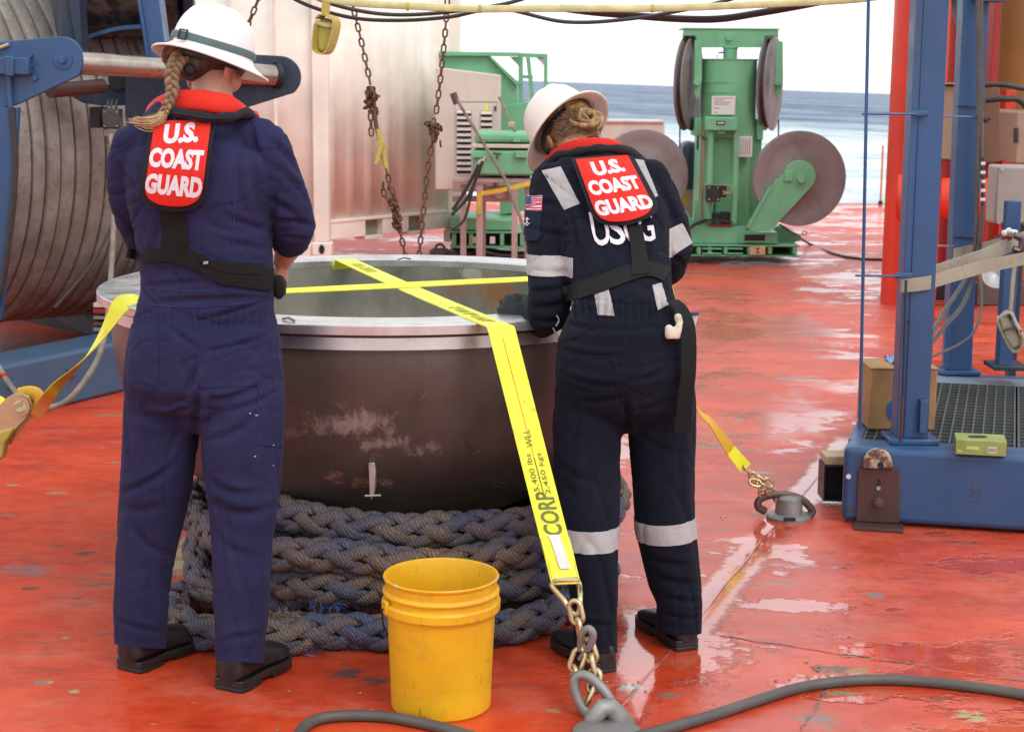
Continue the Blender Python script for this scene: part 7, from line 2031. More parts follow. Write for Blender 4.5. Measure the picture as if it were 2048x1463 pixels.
# pockets and seams
def seam(dr, pts, parent, mat, w=2.2): return strip_on(dr, pts, w, 'seam', mat, parent, off=0.0012, thick=0.0014, step=7)
NS = M['navy_seam']
for pl_ in ([(388, 624), (515, 603), (520, 770), (400, 776)], [(272, 622), (318, 634), (316, 772), (268, 760)]):
    shell(cov1, px_planes(pl_), 0.0022, 'hip_pocket', M['navy'], p1, facing=True)
shell(cov1, px_planes([(517, 766), (569, 762), (563, 893), (515, 888)]), 0.0030, 'leg_pocket', M['navy'], p1, facing=True)
for s_ in ([(388, 624), (450, 618), (515, 603)], [(388, 624), (396, 700), (400, 776)], [(272, 622), (295, 630), (318, 634)], [(517, 766), (540, 766), (569, 762)], [(517, 766), (515, 830), (515, 888)], [(515, 888), (563, 893)],
           [(505, 240), (515, 260), (520, 300)], [(467, 300), (468, 400), (466, 500)], [(275, 607), (340, 612), (420, 612), (500, 604), (552, 590)], [(278, 572), (350, 580), (430, 580), (545, 565)],
           [(552, 580), (556, 640), (556, 700), (566, 760)], [(232, 1285), (285, 1298), (325, 1290)], [(436, 1312), (480, 1320), (522, 1308)]):
    seam(dr1, s_, p1, NS)
for (x, y, s_) in ((513, 830, 9), (545, 890, 8), (510, 912, 6), (546, 930, 3), (500, 826, 6)):
    c0, n0 = dr1.point(x, y, 0.0035)
    m = MB(); m.obox(c0, (0.00038 * s_, 0, 0.0004 * (s_ % 3 - 1)), (0, 0.0005, 0), (0.0003, 0, 0.0008)); m.build('paint_fleck', M['letter'], p1)

# =============================== person in the dark coverall (right)
p2 = thing('person', 'person in dark navy coverall with reflective bands leaning over the bowl, head bent', 'person', (P(1250, 700, 4.6).x, 4.6, 0))
cl = MB()
tor = [(1172, 312, 4.93, 52, .065), (1185, 336, 4.90, 96, .088), (1198, 368, 4.86, 122, .105), (1212, 420, 4.81, 126, .122), (1226, 480, 4.75, 120, .126), (1238, 540, 4.68, 108, .120),
       (1246, 590, 4.62, 99, .116), (1248, 625, 4.59, 106, .124), (1249, 680, 4.56, 132, .142), (1250, 740, 4.55, 141, .150), (1250, 795, 4.56, 138, .132), (1250, 820, 4.57, 105, .09)]
loft(cl, [sec(*t) for t in tor], 30, 2.3, U=(1, 0.10, 0))
legL = [(1181, 780, 4.56, 72), (1177, 850, 4.54, 74), (1176, 920, 4.51, 71), (1176, 990, 4.48, 66), (1178, 1050, 4.45, 60), (1182, 1110, 4.42, 55), (1186, 1170, 4.39, 51), (1189, 1230, 4.37, 46), (1192, 1330, 4.36, 47)]
legR = [(1319, 780, 4.58, 72), (1321, 850, 4.59, 70), (1324, 920, 4.59, 67), (1328, 990, 4.58, 65), (1331, 1050, 4.57, 64), (1341, 1110, 4.56, 60), (1350, 1165, 4.56, 56), (1359, 1205, 4.55, 50), (1357, 1290, 4.55, 46)]
limb(cl, legL, 1.05); limb(cl, legR, 1.05)
armL = [(1108, 362, 4.85, 46), (1098, 415, 4.82, 49), (1096, 470, 4.78, 49), (1098, 530, 4.73, 47), (1100, 585, 4.69, 47), (1094, 625, 4.70, 45), (1078, 642, 4.76, 36), (1062, 640, 4.81, 29)]
armR = [(1292, 355, 4.85, 46), (1312, 400, 4.84, 48), (1330, 450, 4.82, 48), (1342, 500, 4.80, 46), (1332, 530, 4.84, 42), (1310, 548, 4.94, 36), (1280, 556, 5.05, 31)]
limb(cl, armL); limb(cl, armR)
cov2 = fuse(cl, 'coverall', M['navy_dark'], 0.0062, 5, p2)
F2 = [(1110, 640, 1190, 660, 7, .005), (1130, 700, 1240, 712, 7, .006, 6), (1120, 745, 1230, 770, 7, .005, 8), (1150, 800, 1250, 790, 7, .006, 6), (1252, 800, 1258, 870, 8, .012), (1262, 760, 1330, 740, 7, .005, 5), (1262, 820, 1340, 800, 7, .005, 5),
      (1150, 850, 1140, 1010, 12, .004, 6), (1210, 880, 1200, 1030, 10, .004, -5), (1120, 930, 1190, 965, 10, .004, 6), (1275, 860, 1350, 905, 10, .004, 8), (1360, 880, 1368, 1030, 10, .004, 5), (1160, 1110, 1165, 1290, 10, .004, 5), (1205, 1110, 1215, 1280, 9, .004, -4), (1160, 1240, 1225, 1250, 7, .006, 3),
      (1290, 1110, 1380, 1130, 8, .006, 6), (1310, 1150, 1395, 1165, 8, .008, 6), (1320, 1190, 1400, 1200, 7, .008, 5), (1325, 1225, 1395, 1235, 6, .007, 4),
      (1060, 395, 1130, 420, 8, .004), (1060, 455, 1135, 470, 8, .005, 3), (1062, 580, 1140, 570, 7, .008, 5), (1060, 612, 1140, 600, 7, .008, 5), (1070, 640, 1140, 632, 6, .007, 4), (1100, 540, 1140, 545, 7, .005),
      (1140, 400, 1160, 500, 9, .006, 4), (1150, 470, 1180, 570, 9, .006, 5), (1290, 440, 1300, 520, 9, .006), (1320, 380, 1360, 460, 8, .005), (1330, 500, 1380, 540, 7, .006), (1180, 440, 1220, 540, 10, .004)]
def f2(co, no):
    d = cloth_noise(co, 8.3)
    x, y = projn(co)
    w = np.exp(-((y - 622) / 26) ** 2) * ((x > 1150) & (x < 1345))
    g_ = np.sin(x * 0.42 + 2.5 * nz(co, 12, 12, 5, 0.3))
    d += w * (0.0055 * g_ - 0.004)
    d += 1.1 * folds(co, no, F2)
    return d
displace(cov2, f2)
hem_cut(cov2, [(P(1191, 1306, 4.31), (0, -0.25, -1)), (P(1358, 1268, 4.50), (0, -0.25, -1))])
hC2 = P(1136, 262, 5.03); hR2 = orient(-18, 44, -12)
bd = MB()
head_mesh(bd, hC2, hR2, 0.98)
loft(bd, [(P(1172, 330, 4.90), .07, .06), (P(1160, 308, 4.93), .056, .055), (P(1148, 285, 4.98), .052, .055), (P(1140, 268, 5.02), .05, .055)], 20)
loft(bd, [(P(x, y, Y + 0.004), hw * .80 / FPX * Y, hd * .80) for x, y, Y, hw, hd in tor[1:]], 24, 2.1, U=(1, 0.1, 0))
limb(bd, legL[:-1], 0.95, scale=.80); limb(bd, legR[:-1], 0.95, scale=.80); limb(bd, armL, scale=.74); limb(bd, armR, scale=.74)
wl2 = P(1062, 636, 4.80)
hand(bd, wl2, Vector((-0.75, 0.3, 0.35)), Vector((0.1, 0.9, -0.5)), 0.86, (0.5, 0.7, 0.7, 0.75, 0.8), side=-1)
wr2 = P(1262, 560, 5.10); loft(bd, [(P(1280, 556, 5.05), .028, .026), (wr2, .024, .020)], 14)
hand(bd, wr2, Vector((-0.6, 0.7, -0.35)), Vector((-0.2, -0.3, -1)), 0.9, (0.5, 0.6, 0.6, 0.65, 0.7), side=1)
for a_ in (legL[-2], legR[-2]):
    q = P(a_[0], a_[1], a_[2]); q.z = 0.14; loft(bd, [(q, .032, .032), (Vector((q.x, q.y + 0.03, 0.075)), .030, .036), (Vector((q.x - 0.03, q.y + 0.10, 0.05)), .026, .02)], 14)
body2 = fuse(bd, 'body', M['skin'], 0.0042, 4, p2)
face_parts(hC2, hR2, p2, 0.98)
gm_ = MB()
hand(gm_, P(1061, 637, 4.795), Vector((-0.75, 0.3, 0.35)), Vector((0.1, 0.9, -0.5)), 0.98, (0.5, 0.72, 0.72, 0.78, 0.82), side=-1, r=1.22, spread=0.10)
loft(gm_, [(P(1076, 644, 4.77), .034, .034), (P(1060, 640, 4.815), .030, .028)], 16)
gl = fuse(gm_, 'glove', M['glove'], 0.0038, 2, p2)
displace(gl, lambda co, no: 0.0022 * nz(co, 60, 60, 90, 1.0) - 0.0015 * np.exp(-(nz(co, 40, 40, 70, 4.0) / 0.1) ** 2))
gm_ = MB()
hand(gm_, wr2, Vector((-0.6, 0.7, -0.35)), Vector((-0.2, -0.3, -1)), 1.0, (0.5, 0.6, 0.6, 0.65, 0.7), side=1, r=1.22, spread=0.10)
loft(gm_, [(P(1282, 556, 5.04), .034, .032), (wr2, .029, .027)], 16)
fuse(gm_, 'glove', M['glove'], 0.0045, 2, p2)
HR2 = orient(-22, 48, -18)
h2_ = helmet(P(1129, 256, 5.04), HR2, p2, M['helmet_warm'], 0.97, 1.08, 0.040)
# hair: cap, bun of thick locks, strands
def H2(x, y, z): return hC2 + hR2 @ Vector((x, y, z))
hm = MB(); ell(hm, H2(0, -0.018, 0.005), (0.0785, 0.088, 0.080), hR2); ell(hm, H2(0, -0.055, -0.040), (0.062, 0.048, 0.046), hR2)
hair2 = fuse(hm, 'hair', M['hair_blonde'], 0.006, 2, p2)
displace(hair2, lambda co, no: 0.004 * nz(co, 40, 40, 14, 9.0))
bm = bmesh.new(); bm.from_mesh(hair2.data)
for co_, n_ in ((H2(0, 0.010, 0.02), hR2 @ Vector((0, 1, -0.15)).normalized()), (H2(0, 0, -0.076), hR2 @ Vector((0, 0.25, -1)).normalized())):
    bmesh.ops.bisect_plane(bm, geom=list(bm.verts) + list(bm.edges) + list(bm.faces), plane_co=co_, plane_no=n_, clear_outer=True)
bm.to_mesh(hair2.data); bm.free()
bc = H2(0.010, -0.090, -0.058)
for k in range(9):
    a0 = k * 0.7; m = MB(); pts = []
    for j in range(15):
        t = j / 14; a = a0 + t * 3.4; rr = (0.040 + 0.006 * math.sin(k * 5.3)) * (1 - 0.55 * t) * (0.8 + 0.3 * math.sin(k * 2.1))
        pts.append(bc + hR2 @ Vector((math.cos(a) * rr * 1.25, -0.012 - 0.018 * math.sin(math.pi * t) - 0.002 * (k % 3), math.sin(a) * rr)))
    lock_tube(m, pts, 0.0095, 8, 0.6); m.build('bun_lock', M['hair_blonde'] if k % 3 else M['hair_mid'], hair2, sharp=0)
rts = []
for i in range(420):
    a0 = rn.uniform(-1.35, 1.35); z0 = rn.uniform(-0.06, 0.0)
    p = H2(0.080 * math.sin(a0), -0.018 - 0.092 * math.cos(a0), z0)
    tgt = bc + Vector((rn.gauss(0, .014), rn.gauss(0, .005), rn.gauss(0, .014)))
    mid = (p + tgt) / 2; mid = mid + (mid - H2(0, -0.01, 0)).normalized() * 0.010
    rts.append(smooth_path([p, mid, tgt], 3))
hair_strands('hair_strands', rts, M['hair_mid'], hair2, 0.0012)
rts = []
for i in range(40):
    a0 = rn.uniform(-1.2, 1.2); p = H2(0.07 * math.sin(a0), -0.02 - 0.085 * math.cos(a0), -0.06)
    rts.append([p, p + Vector((rn.gauss(0, .01), -0.01, -0.015)), p + Vector((rn.gauss(0, .015), -0.012, -0.035))])
hair_strands('stray_hairs', rts, M['hair_mid'], hair2, 0.0006)
# boots
hl = heel_at(1193, 1330, 4.36, (-0.47, 0.88)); boot(hl, hl + Vector((-0.125, 0.235, 0)), 0.082, 0.085, p2)
hr_ = heel_at(1358, 1290, 4.55, (-0.41, 0.91)); boot(hr_, hr_ + Vector((-0.11, 0.245, 0)), 0.082, 0.085, p2)
dr2 = Drape(cov2)
# reflective tape
def band_planes(c0, c1, half):
    """two planes perpendicular to the run c0->c1, half apart, about the middle"""
    c0, c1 = Vector(c0), Vector(c1); d = (c1 - c0).normalized(); c = (c0 + c1) / 2
    return [(c + d * half, d), (c - d * half, -d)]
def band(px0, py0, px1, py1, Y, half, side_planes, name='reflective_band', off=0.0026):
    shell(cov2, band_planes(P(px0, py0, Y), P(px1, py1, Y), half) + side_planes, off, name, M['reflect'], p2)
def vp(px, sgn):  # vertical cutting plane through the lens at column px; keep the other side
    a, b = ray(px, 0), ray(px, 1463); n = a.cross(b).normalized()
    if n.x * sgn < 0: n = -n
    return (CAMO, n)
band(1096, 498, 1096, 552, 4.76, 0.028, [vp(1146, 1)])
band(1180, 1020, 1180, 1118, 4.44, 0.029, [vp(1262, 1)])
band(1330, 1006, 1334, 1100, 4.57, 0.029, [vp(1250, -1)])
shell(cov2, px_planes([(1338, 458), (1364, 446), (1384, 486), (1338, 516)]), 0.0026, 'reflective_band', M['reflect'], p2, facing=True)
shell(cov2, px_planes([(1084, 342), (1122, 334), (1160, 408), (1129, 420)]), 0.0026, 'shoulder_tape', M['reflect'], p2, facing=True)
shell(cov2, px_planes([(1264, 318), (1288, 322), (1315, 392), (1306, 398)]), 0.0026, 'shoulder_tape', M['reflect'], p2, facing=True)
shell(cov2, px_planes([(1188, 584), (1216, 572), (1229, 632), (1196, 630)]), 0.0026, 'waist_tape', M['reflect'], p2, facing=True)
shell(cov2, px_planes([(1304, 570), (1322, 566), (1336, 610), (1316, 620)]), 0.0026, 'waist_tape', M['reflect'], p2, facing=True)
# pockets, flag, emblem
FW, FR, FB = M['letter'], plain('flag_red', (0.50, 0.035, 0.09), 0.7), plain('flag_blue', (0.03, 0.06, 0.17), 0.7)
pk_ = shell(cov2, px_planes([(1050, 420), (1084, 424), (1080, 472), (1046, 470)]), 0.005, 'sleeve_pocket', M['navy_dark2'], p2, facing=True)
shell(cov2, px_planes([(1045, 468), (1085, 470), (1076, 482), (1052, 482)]), 0.007, 'pocket_flap', M['navy_dark2'], p2, facing=True)
fl_ = shell(cov2, px_planes([(1055, 392), (1085, 391), (1083, 422), (1053, 424)]), 0.0035, 'flag_patch', FW, p2, facing=True)
for k in range(7):
    y0 = 392 + k * 4.6
    x0 = 1064 if k < 4 else 1053
    o = shell(cov2, px_planes([(x0, y0 + 0.3), (1085, y0), (1085, y0 + 2.4), (x0, y0 + 2.7)]), 0.0046, 'flag_stripe', FR, None, facing=True, thick=0.001)
    attach(o, fl_)
o = shell(cov2, px_planes([(1055, 392), (1064, 392), (1064, 409), (1054, 409)]), 0.0047, 'flag_canton', FB, None, facing=True, thick=0.001); attach(o, fl_)
try:
    W2 = lambda a, b_: dr2.point(a, b_, 0.0105, 4.75)[0]
    m = MB(); m.tube([W2(1058, 436), W2(1058, 447)], 0.0022, 6); m.tube([W2(1054, 447), W2(1058, 451), W2(1062, 447)], 0.0018, 6); m.tube([W2(1055, 439), W2(1061, 439)], 0.0016, 6)
    o = m.build('anchor_emblem', FW, None); attach(o, pk_)
    W3 = lambda a, b_: dr2.point(a, b_, 0.0045, 4.78)[0]
    for (ch_, cx, cy, hw, hh) in (('U', 1200, 458, 17, 34), ('S', 1232, 458, 16, 32), ('C', 1262, 456, 15, 32), ('G', 1291, 453, 15, 31)):
        print_on(W3, ch_, ((cx, cy), (hw, -hw * 0.08), (-hh * 0.16, -hh)), 'lettering', M['letter'], p2, bold=0.012, thick=0.0008)
except Exception as ex:
    print('LETTER', ex)
# vest
m = MB()
bk = smooth_path([P(1075, 400, 5.02), P(1082, 345, 4.97), P(1110, 315, 4.89), P(1150, 305, 4.82), P(1190, 298, 4.79), P(1230, 298, 4.79), P(1258, 304, 4.81), P(1275, 325, 4.90), P(1262, 360, 5.00)], 8)
m.tube(bk, [0.0130 + 0.002 * math.sin(i * 0.8) for i in range(len(bk))], 12, flat=0.9)
vest2 = m.build('vest_collar', M['trim'], p2, sharp=0)
m = MB()
rd = smooth_path([P(1098, 330, 4.97), P(1118, 308, 4.92), P(1150, 294, 4.865), P(1185, 289, 4.84), P(1215, 291, 4.84), P(1240, 298, 4.87)], 8)
loft(m, [(p, 0.010, 0.024) for p in rd], 16, U=(0.0, -1.0, 0.35))
fuse(m, 'collar_lining', M['vest_red'], 0.006, 2, vest2)
flap([(1143, 318), (1262, 308), (1328, 432), (1194, 460)], 'vest_flap', dr2, p2,
     [('U.S.', 0.53, 0.16, 0.26, 0.104, -0.010), ('COAST', 0.50, 0.43, 0.40, 0.106, 0.0), ('GUARD', 0.515, 0.73, 0.43, 0.110, 0.012)], bulge=0.008, round_=0.26)
# harness
strip_on(dr2, [(1268, 452), (1275, 500), (1281, 556)], [26, 28, 34], 'back_strap', M['web_black'], p2, off=0.010)
strip_on(dr2, [(1126, 588), (1170, 578), (1215, 563), (1262, 545), (1300, 538), (1335, 552)], [30, 32, 32, 30, 28], 'waist_strap', M['web_black'], p2, off=0.007)
ls = smooth_path([P(1345, 600, 4.50), P(1362, 618, 4.47), P(1376, 660, 4.44), P(1377, 740, 4.42), P(1370, 800, 4.42), P(1366, 866, 4.43)], 6)
m = MB(); ribbon(m, ls, [Vector((0.018 + 0.003 * min(1, i / 10), 0.006, 0)) for i in range(len(ls))], 0.003); m.build('loose_strap_end', M['web_black'], p2)
m = MB(); ribbon(m, [ls[-4] + Vector((-0.004, -0.004, 0)), ls[-1] + Vector((-0.004, -0.004, 0.004))], Vector((0.021, 0.006, 0)), 0.004); m.build('strap_end_fold', M['web_black'], p2)
for pts in ([(1113, 630), (1118, 640), (1112, 652)], [(1106, 655), (1112, 668), (1122, 690)]):
    m = MB(); m.tube(smooth_path([P(x, y, 4.62) for x, y in pts], 4), 0.0022, 6); m.build('buckle', M['steel'], p2)
# light gloves stuffed in the rear pocket
bgl = MB()
for (x0, y0, x1, y1, r_) in ((1340, 676, 1338, 657, .013), (1353, 676, 1358, 652, .011), (1346, 676, 1348, 662, .012)):
    bgl.tube([P(x0, y0, 4.44), P((x0 + x1) / 2, (y0 + y1) / 2, 4.438), P(x1, y1, 4.44)], [r_, r_ * 1.05, r_ * 0.9], 12); ell(bgl, P(x1, y1, 4.44), (r_ * .9,) * 3)
bgl.tube([P(1362, 650, 4.45), P(1356, 636, 4.45)], [.010, .011], 10); ell(bgl, P(1356, 634, 4.45), (.011,) * 3)
pg = fuse(bgl, 'pocketed_glove', plain('cream_glove', (0.62, 0.56, 0.44), 0.8), 0.004, 2, p2)
m = MB(); m.pprism([(1383, 628), (1397, 627), (1393, 645), (1386, 668), (1380, 668)], 4.50, 0.012); m.build('glove_cuff', M['label_white'], p2, bevel=0.003)
m = MB(); m.pprism([(1381, 626), (1398, 625), (1397, 630), (1381, 631)], 4.495, 0.02); m.build('cuff_binding', FB, p2)
NS2 = M['navy_dark2']
for s_ in ([(1150, 706), (1180, 712), (1230, 714)], [(1230, 714), (1236, 760), (1232, 800)], [(1262, 470), (1258, 540)], [(1090, 345), (1130, 420), (1150, 500)], [(1155, 1292), (1190, 1300), (1226, 1296)], [(1325, 1255), (1360, 1262), (1392, 1256)]):
    try: seam(dr2, s_, p2, NS2)
    except Exception as ex: print('SEAM', ex)
# ================================================================== straps over the bowl, front lashing, bucket, hoses
RZ = BZ + 0.0025
def strap_point(A, B, t): return A.lerp(B, t)
# --- wide strap: back of the rim -> front of the rim -> deck ring in front
ws = thing('lashing_strap', 'wide bright yellow lashing strap with printed letters running over the bowl to the front chain', 'strap', P(1050, 800, 4.5))
HW = 0.0385
rb_, rf_ = Gz(690, 519, RZ), Gz(1000, 653, RZ)
dv = (rf_ - rb_).normalized(); sdv = Vector((-dv.y, dv.x, 0)).normalized()
# keep the strap edge-on width right: side vector lies flat across the rim
top = [rb_.lerp(rf_, i / 24) + Vector((0, 0, -0.004 * math.sin(math.pi * i / 24))) for i in range(25)]
EB = P(1132, 1168, 4.17)
down_side = Vector((1, 0.16, 0.0)).normalized()
lip = [rf_ + dv * 0.006 + Vector((0, 0, -0.002)), rf_ + dv * 0.012 + Vector((0.002, -0.004, -0.012))]
front = [lip[-1].lerp(EB, i / 40) for i in range(1, 41)]
pts = top + lip + front
wv_ = []
for i in range(len(pts)):
    if i < 23: w = sdv * -1 if (sdv * -1).x > 0 else sdv
    else: w = down_side
    wv_.append(w)
for _ in range(3):
    wv_ = [wv_[0]] + [(wv_[i - 1] + wv_[i] * 2 + wv_[i + 1]).normalized() for i in range(1, len(wv_) - 1)] + [wv_[-1]]
mb = MB(); ribbon(mb, pts, [w * HW for w in wv_], 0.0035); mb.build('webbing', M['strap'], ws)
# rear fall
fall = [rb_, rb_ - dv * 0.012 + Vector((0, 0, -0.02)), Gz(600, 560, 0.02).lerp(rb_, 0.0)]
fe = Vector((rb_.x - 0.35, rb_.y + 0.75, 0.05))
mb = MB(); ribbon(mb, [rb_ - dv * 0.002, rb_ - dv * 0.01 + Vector((0, 0, -0.015)), rb_.lerp(fe, 0.5), fe], sdv * HW, 0.0035); mb.build('webbing_rear', M['strap'], ws)
def SW(u, v, lift=0.0032):   # u across (-1..1), v metres down the front run from the lip
    Lf = (EB - lip[-1]).length
    c = lip[-1].lerp(EB, v / Lf); n = (EB - lip[-1]).cross(down_side).normalized()
    if n.y > 0: n = -n
    return c + down_side * (u * HW) + n * lift
Lf = (EB - lip[-1]).length
def v_of(py):
    lo, hi = 0, Lf
    for _ in range(40):
        m_ = (lo + hi) / 2
        if proj(SW(0, m_))[1] < py: lo = m_
        else: hi = m_
    return lo
def strap_text(txt, u, py, length, height, mat=M['ink'], bold=0.0):
    v = v_of(py)      # text runs up the strap
    print_on(lambda a, b_: SW(a, b_), txt, ((u, v), (0.0, -length / 2), (-height / 2 / HW, 0.0)), 'lettering', mat, ws, bold=bold, thick=0.0006)
strap_text('CORP', 0.05, 1026, 0.122, 0.050, bold=0.02)
strap_text('5,400 lbs', -0.36, 944, 0.108, 0.017)
strap_text('2,450 kgs', 0.42, 946, 0.118, 0.017)
strap_text('WLL', -0.08, 876, 0.052, 0.018)
m = MB(); m.tube([SW(0.0, v_of(915)), SW(0.02, v_of(985))], 0.0011, 5); m.build('printed_line', M['ink_old'], ws)
m = MB(); m.tube([SW(-0.08 + 0.004 * i, 0.02 + i * 0.02, 0.0022) for i in range(21)], 0.0010, 5); m.build('red_thread', M['ink_red'], ws)
def top_pt(u, f, lift=0.003):
    c = rb_.lerp(rf_, f); return c + (sdv * -1 if (sdv * -1).x > 0 else sdv) * (u * HW) + Vector((0, 0, lift - 0.004 * math.sin(math.pi * f)))
# worn printing on the part across the bowl
for (txt, f0, ln) in (('CORP  CARGO', 0.10, 0.26), ('5,400 lbs WLL', 0.80, 0.34)):
    print_on(lambda a, b_: top_pt(b_, a), txt, ((f0 + 0.06, 0.0), (ln / 2 / (rf_ - rb_).length, 0.0), (0.0, -0.55)), 'lettering', plain('worn_ink', (0.42, 0.42, 0.02), 0.6), ws, bold=0.02, thick=0.0006)
# sewn end with white label
a0, a1 = v_of(1075), v_of(1168)
m = MB(); n_ = (EB - lip[-1]).cross(down_side).normalized(); n_ = -n_ if n_.y > 0 else n_
ribbon(m, [SW(0, a0 + (a1 - a0) * i / 6, 0.006 + 0.003 * math.sin(i)) for i in range(7)], down_side * HW, 0.004); m.build('sewn_end', M['strap'], ws)
m = MB(); ribbon(m, [SW(-0.05, v_of(1070), 0.010), SW(0.02, v_of(1090), 0.015), SW(0.10, v_of(1120), 0.013), SW(0.16, v_of(1138), 0.011)], down_side * 0.014, 0.0015); m.build('care_label', M['label_white'], ws)
for px_ in (-0.9, 0.9):
    m = MB(); m.tube([SW(px_, a0 + (a1 - a0) * i / 6, 0.0086) for i in range(7)], 0.0007, 4); m.build('stitching', M['strap_dirty'], ws)
# --- triangle link, chain, hook, big ring
fc = thing('lashing_chain', 'short zinc chain with grab hook joining the wide yellow strap to the front deck ring', 'chain', P(1165, 1280, 4.08))
EBl, EBr = SW(-0.85, Lf, 0.0), SW(0.85, Lf, 0.0)
apex = P(1152, 1222, 4.12)
tri = [EBl + Vector((0, 0, 0.006)), EBr + Vector((0, 0, 0.006))]
trp = smooth_path([EBl + Vector((0.004, 0, 0.012)), EBl + Vector((-0.004, 0, -0.004)), P(1128, 1200, 4.13), P(1146, 1226, 4.115), P(1158, 1222, 4.115), P(1160, 1195, 4.13), EBr + Vector((0.003, 0, -0.004)), EBr + Vector((-0.004, 0, 0.012))], 6)
m = MB(); m.tube(trp, 0.0075, 10, closed=True); m.build('triangle_link', M['zinc'], fc)
big = link_mesh_data(0.075, 0.046, 0.0072)
def chain_at(pxs, me, mat, parent, roll0=0.0, Y0_=4.11, Y1_=4.03):
    n = len(pxs)
    for i in range(n - 1):
        a = P(pxs[i][0], pxs[i][1], Y0_ + (Y1_ - Y0_) * i / max(1, n - 2)); b = P(pxs[i + 1][0], pxs[i + 1][1], Y0_ + (Y1_ - Y0_) * (i + 0.5) / max(1, n - 2))
        x = (b - a).normalized(); ref = Vector((0.15, -1, 0.2)); z = (ref - x * ref.dot(x)).normalized(); y = z.cross(x)
        Mx = Matrix((x, y, z)).transposed().to_4x4() @ Matrix.Rotation(roll0 + (1.25 if i % 2 else 0.15), 4, 'X')
        s_ = (b - a).length / 0.058
        link_mesh('link', me, mat, parent, Matrix.Translation((a + b) / 2) @ Mx @ Matrix.Scale(1.0, 4))
chain_at([(1148, 1205), (1156, 1242), (1163, 1278)], big, M['zinc'], fc, 0.3, 4.105, 4.09)
m = MB(); m.tube(smooth_path([P(1158, 1300, 4.07), P(1162, 1270, 4.06), P(1176, 1256, 4.055), P(1186, 1268, 4.055), P(1180, 1290, 4.06), P(1168, 1305, 4.07), P(1158, 1318, 4.075)], 5), [0.006 + 0.0045 * math.sin(math.pi * i / 30) for i in range(31)], 10); m.build('grab_hook', M['galv'], fc)
chain_at([(1162, 1300), (1148, 1338), (1152, 1372)], big, M['zinc'], fc, 0.2, 4.07, 4.05)
chain_at([(1174, 1284), (1184, 1316), (1190, 1346), (1186, 1376), (1180, 1392)], big, M['zinc'], fc, 0.5, 4.07, 4.02)
rg = thing('deck_ring', 'large grey oval ring in a steel block on the deck at the bottom edge', 'deck ring', Gz(1215, 1450))
cR = P(1180, 1392, 4.0)
rx = (P(1222, 1440, 3.98) - P(1160, 1350, 4.02)).normalized(); ry = Vector((1, -0.2, 0.35)); ry = (ry - rx * ry.dot(rx)).normalized()
oval = []
for i in range(40):
    a = 2 * math.pi * i / 40
    oval.append(P(1190, 1402, 4.0) + rx * (math.cos(a) * 0.078) + ry * (math.sin(a) * 0.036))
m = MB(); m.tube(oval, 0.0135, 12, closed=True); m.build('oval_ring', M['galv'], rg)
m = MB(); bcx = Gz(1226, 1446, 0.0)
m.tube([P(1172, 1475, 3.93), P(1186, 1436, 3.93), P(1204, 1414, 3.94), P(1220, 1412, 3.95), P(1236, 1432, 3.96), P(1268, 1480, 3.95)], [0.020, 0.022, 0.024, 0.026, 0.032, 0.036], 16, flat=0.8); m.build('ring_block', M['galv'], rg, sharp=0)
m = MB(); m.lathe([(0.085, 0), (0.085, 0.012), (0.07, 0.018), (0, 0.018)], bcx + Vector((-0.02, -0.075, 0)), 32); m.build('ring_base', M['galv'], rg)

# --- narrow strap across from the left ratchet to the right deck ring
ns = thing('lashing_strap', 'narrow yellow strap crossing level over the bowl rim, from left ratchet to right deck ring', 'strap', P(800, 575, 5.3))
la, rc_ = Gz(272, 599, RZ + 0.002), Gz(1322, 547, RZ + 0.002)
dn = (rc_ - la).normalized(); sn_ = Vector((-dn.y, dn.x, 0))
pts = [la.lerp(rc_, i / 20) + Vector((0, 0, 0.010 * math.sin(math.pi * i / 20) if False else 0.004)) for i in range(21)]
Lring = Vector((-2.25, 6.0, 0.05)); Rring = Gz(1500, 940, 0.0)
Rtop = P(1500, 935, 5.95)
mb = MB(); tw_ = [(sn_ * 0.019 + Vector((0, 0, 0.002 + 0.004 * math.sin(math.pi * i / 20)))) for i in range(21)]
ribbon(mb, pts, tw_, 0.003); mb.build('webbing', M['strap'], ns)
# left run, half twisted, down to the ratchet
lb = Gz(243, 609, RZ + 0.004); ly = lb.y
lp_ = smooth_path([la + dn * 0.02 + Vector((0, 0, 0.004)), la + Vector((0, 0, 0.004)), lb, P(222, 640, ly - 0.02), P(195, 682, ly), P(160, 726, ly + 0.02), P(120, 765, ly + 0.04), P(92, 800, ly + 0.06), P(70, 835, 5.34)], 5)
N_l = len(lp_)
wd = []
for i in range(N_l):
    t = i / (N_l - 1); a = R(10 + 155 * max(0, min(1, (t - 0.25) / 0.7)))
    tt = (lp_[min(i + 1, N_l - 1)] - lp_[max(i - 1, 0)]).normalized()
    u = Vector((0.75, 0.1, 0.65)) if False else tt.cross(Vector((0, -1, 0))).normalized(); w = tt.cross(u)
    wd.append((u * math.cos(a) + w * math.sin(a)) * (0.029 - 0.010 * t))
K0 = 9
if wd[K0].dot(sn_) < 0: wd = [-w for w in wd]
for i in range(K0): wd[i] = (sn_ * 0.026).lerp(wd[K0], (i / K0))
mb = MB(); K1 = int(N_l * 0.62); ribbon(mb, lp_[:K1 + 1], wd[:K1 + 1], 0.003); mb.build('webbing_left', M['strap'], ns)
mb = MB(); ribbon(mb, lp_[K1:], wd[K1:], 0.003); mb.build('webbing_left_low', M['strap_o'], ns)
print_on(lambda a, b_: la + Vector((0, 0, 0)) if False else P(a, b_, 4.955), 'LASHING CORP', ((222, 632), (-28, 38), (6, 5)), 'lettering', M['ink'], ns, bold=0.02, thick=0.0006) if False else None
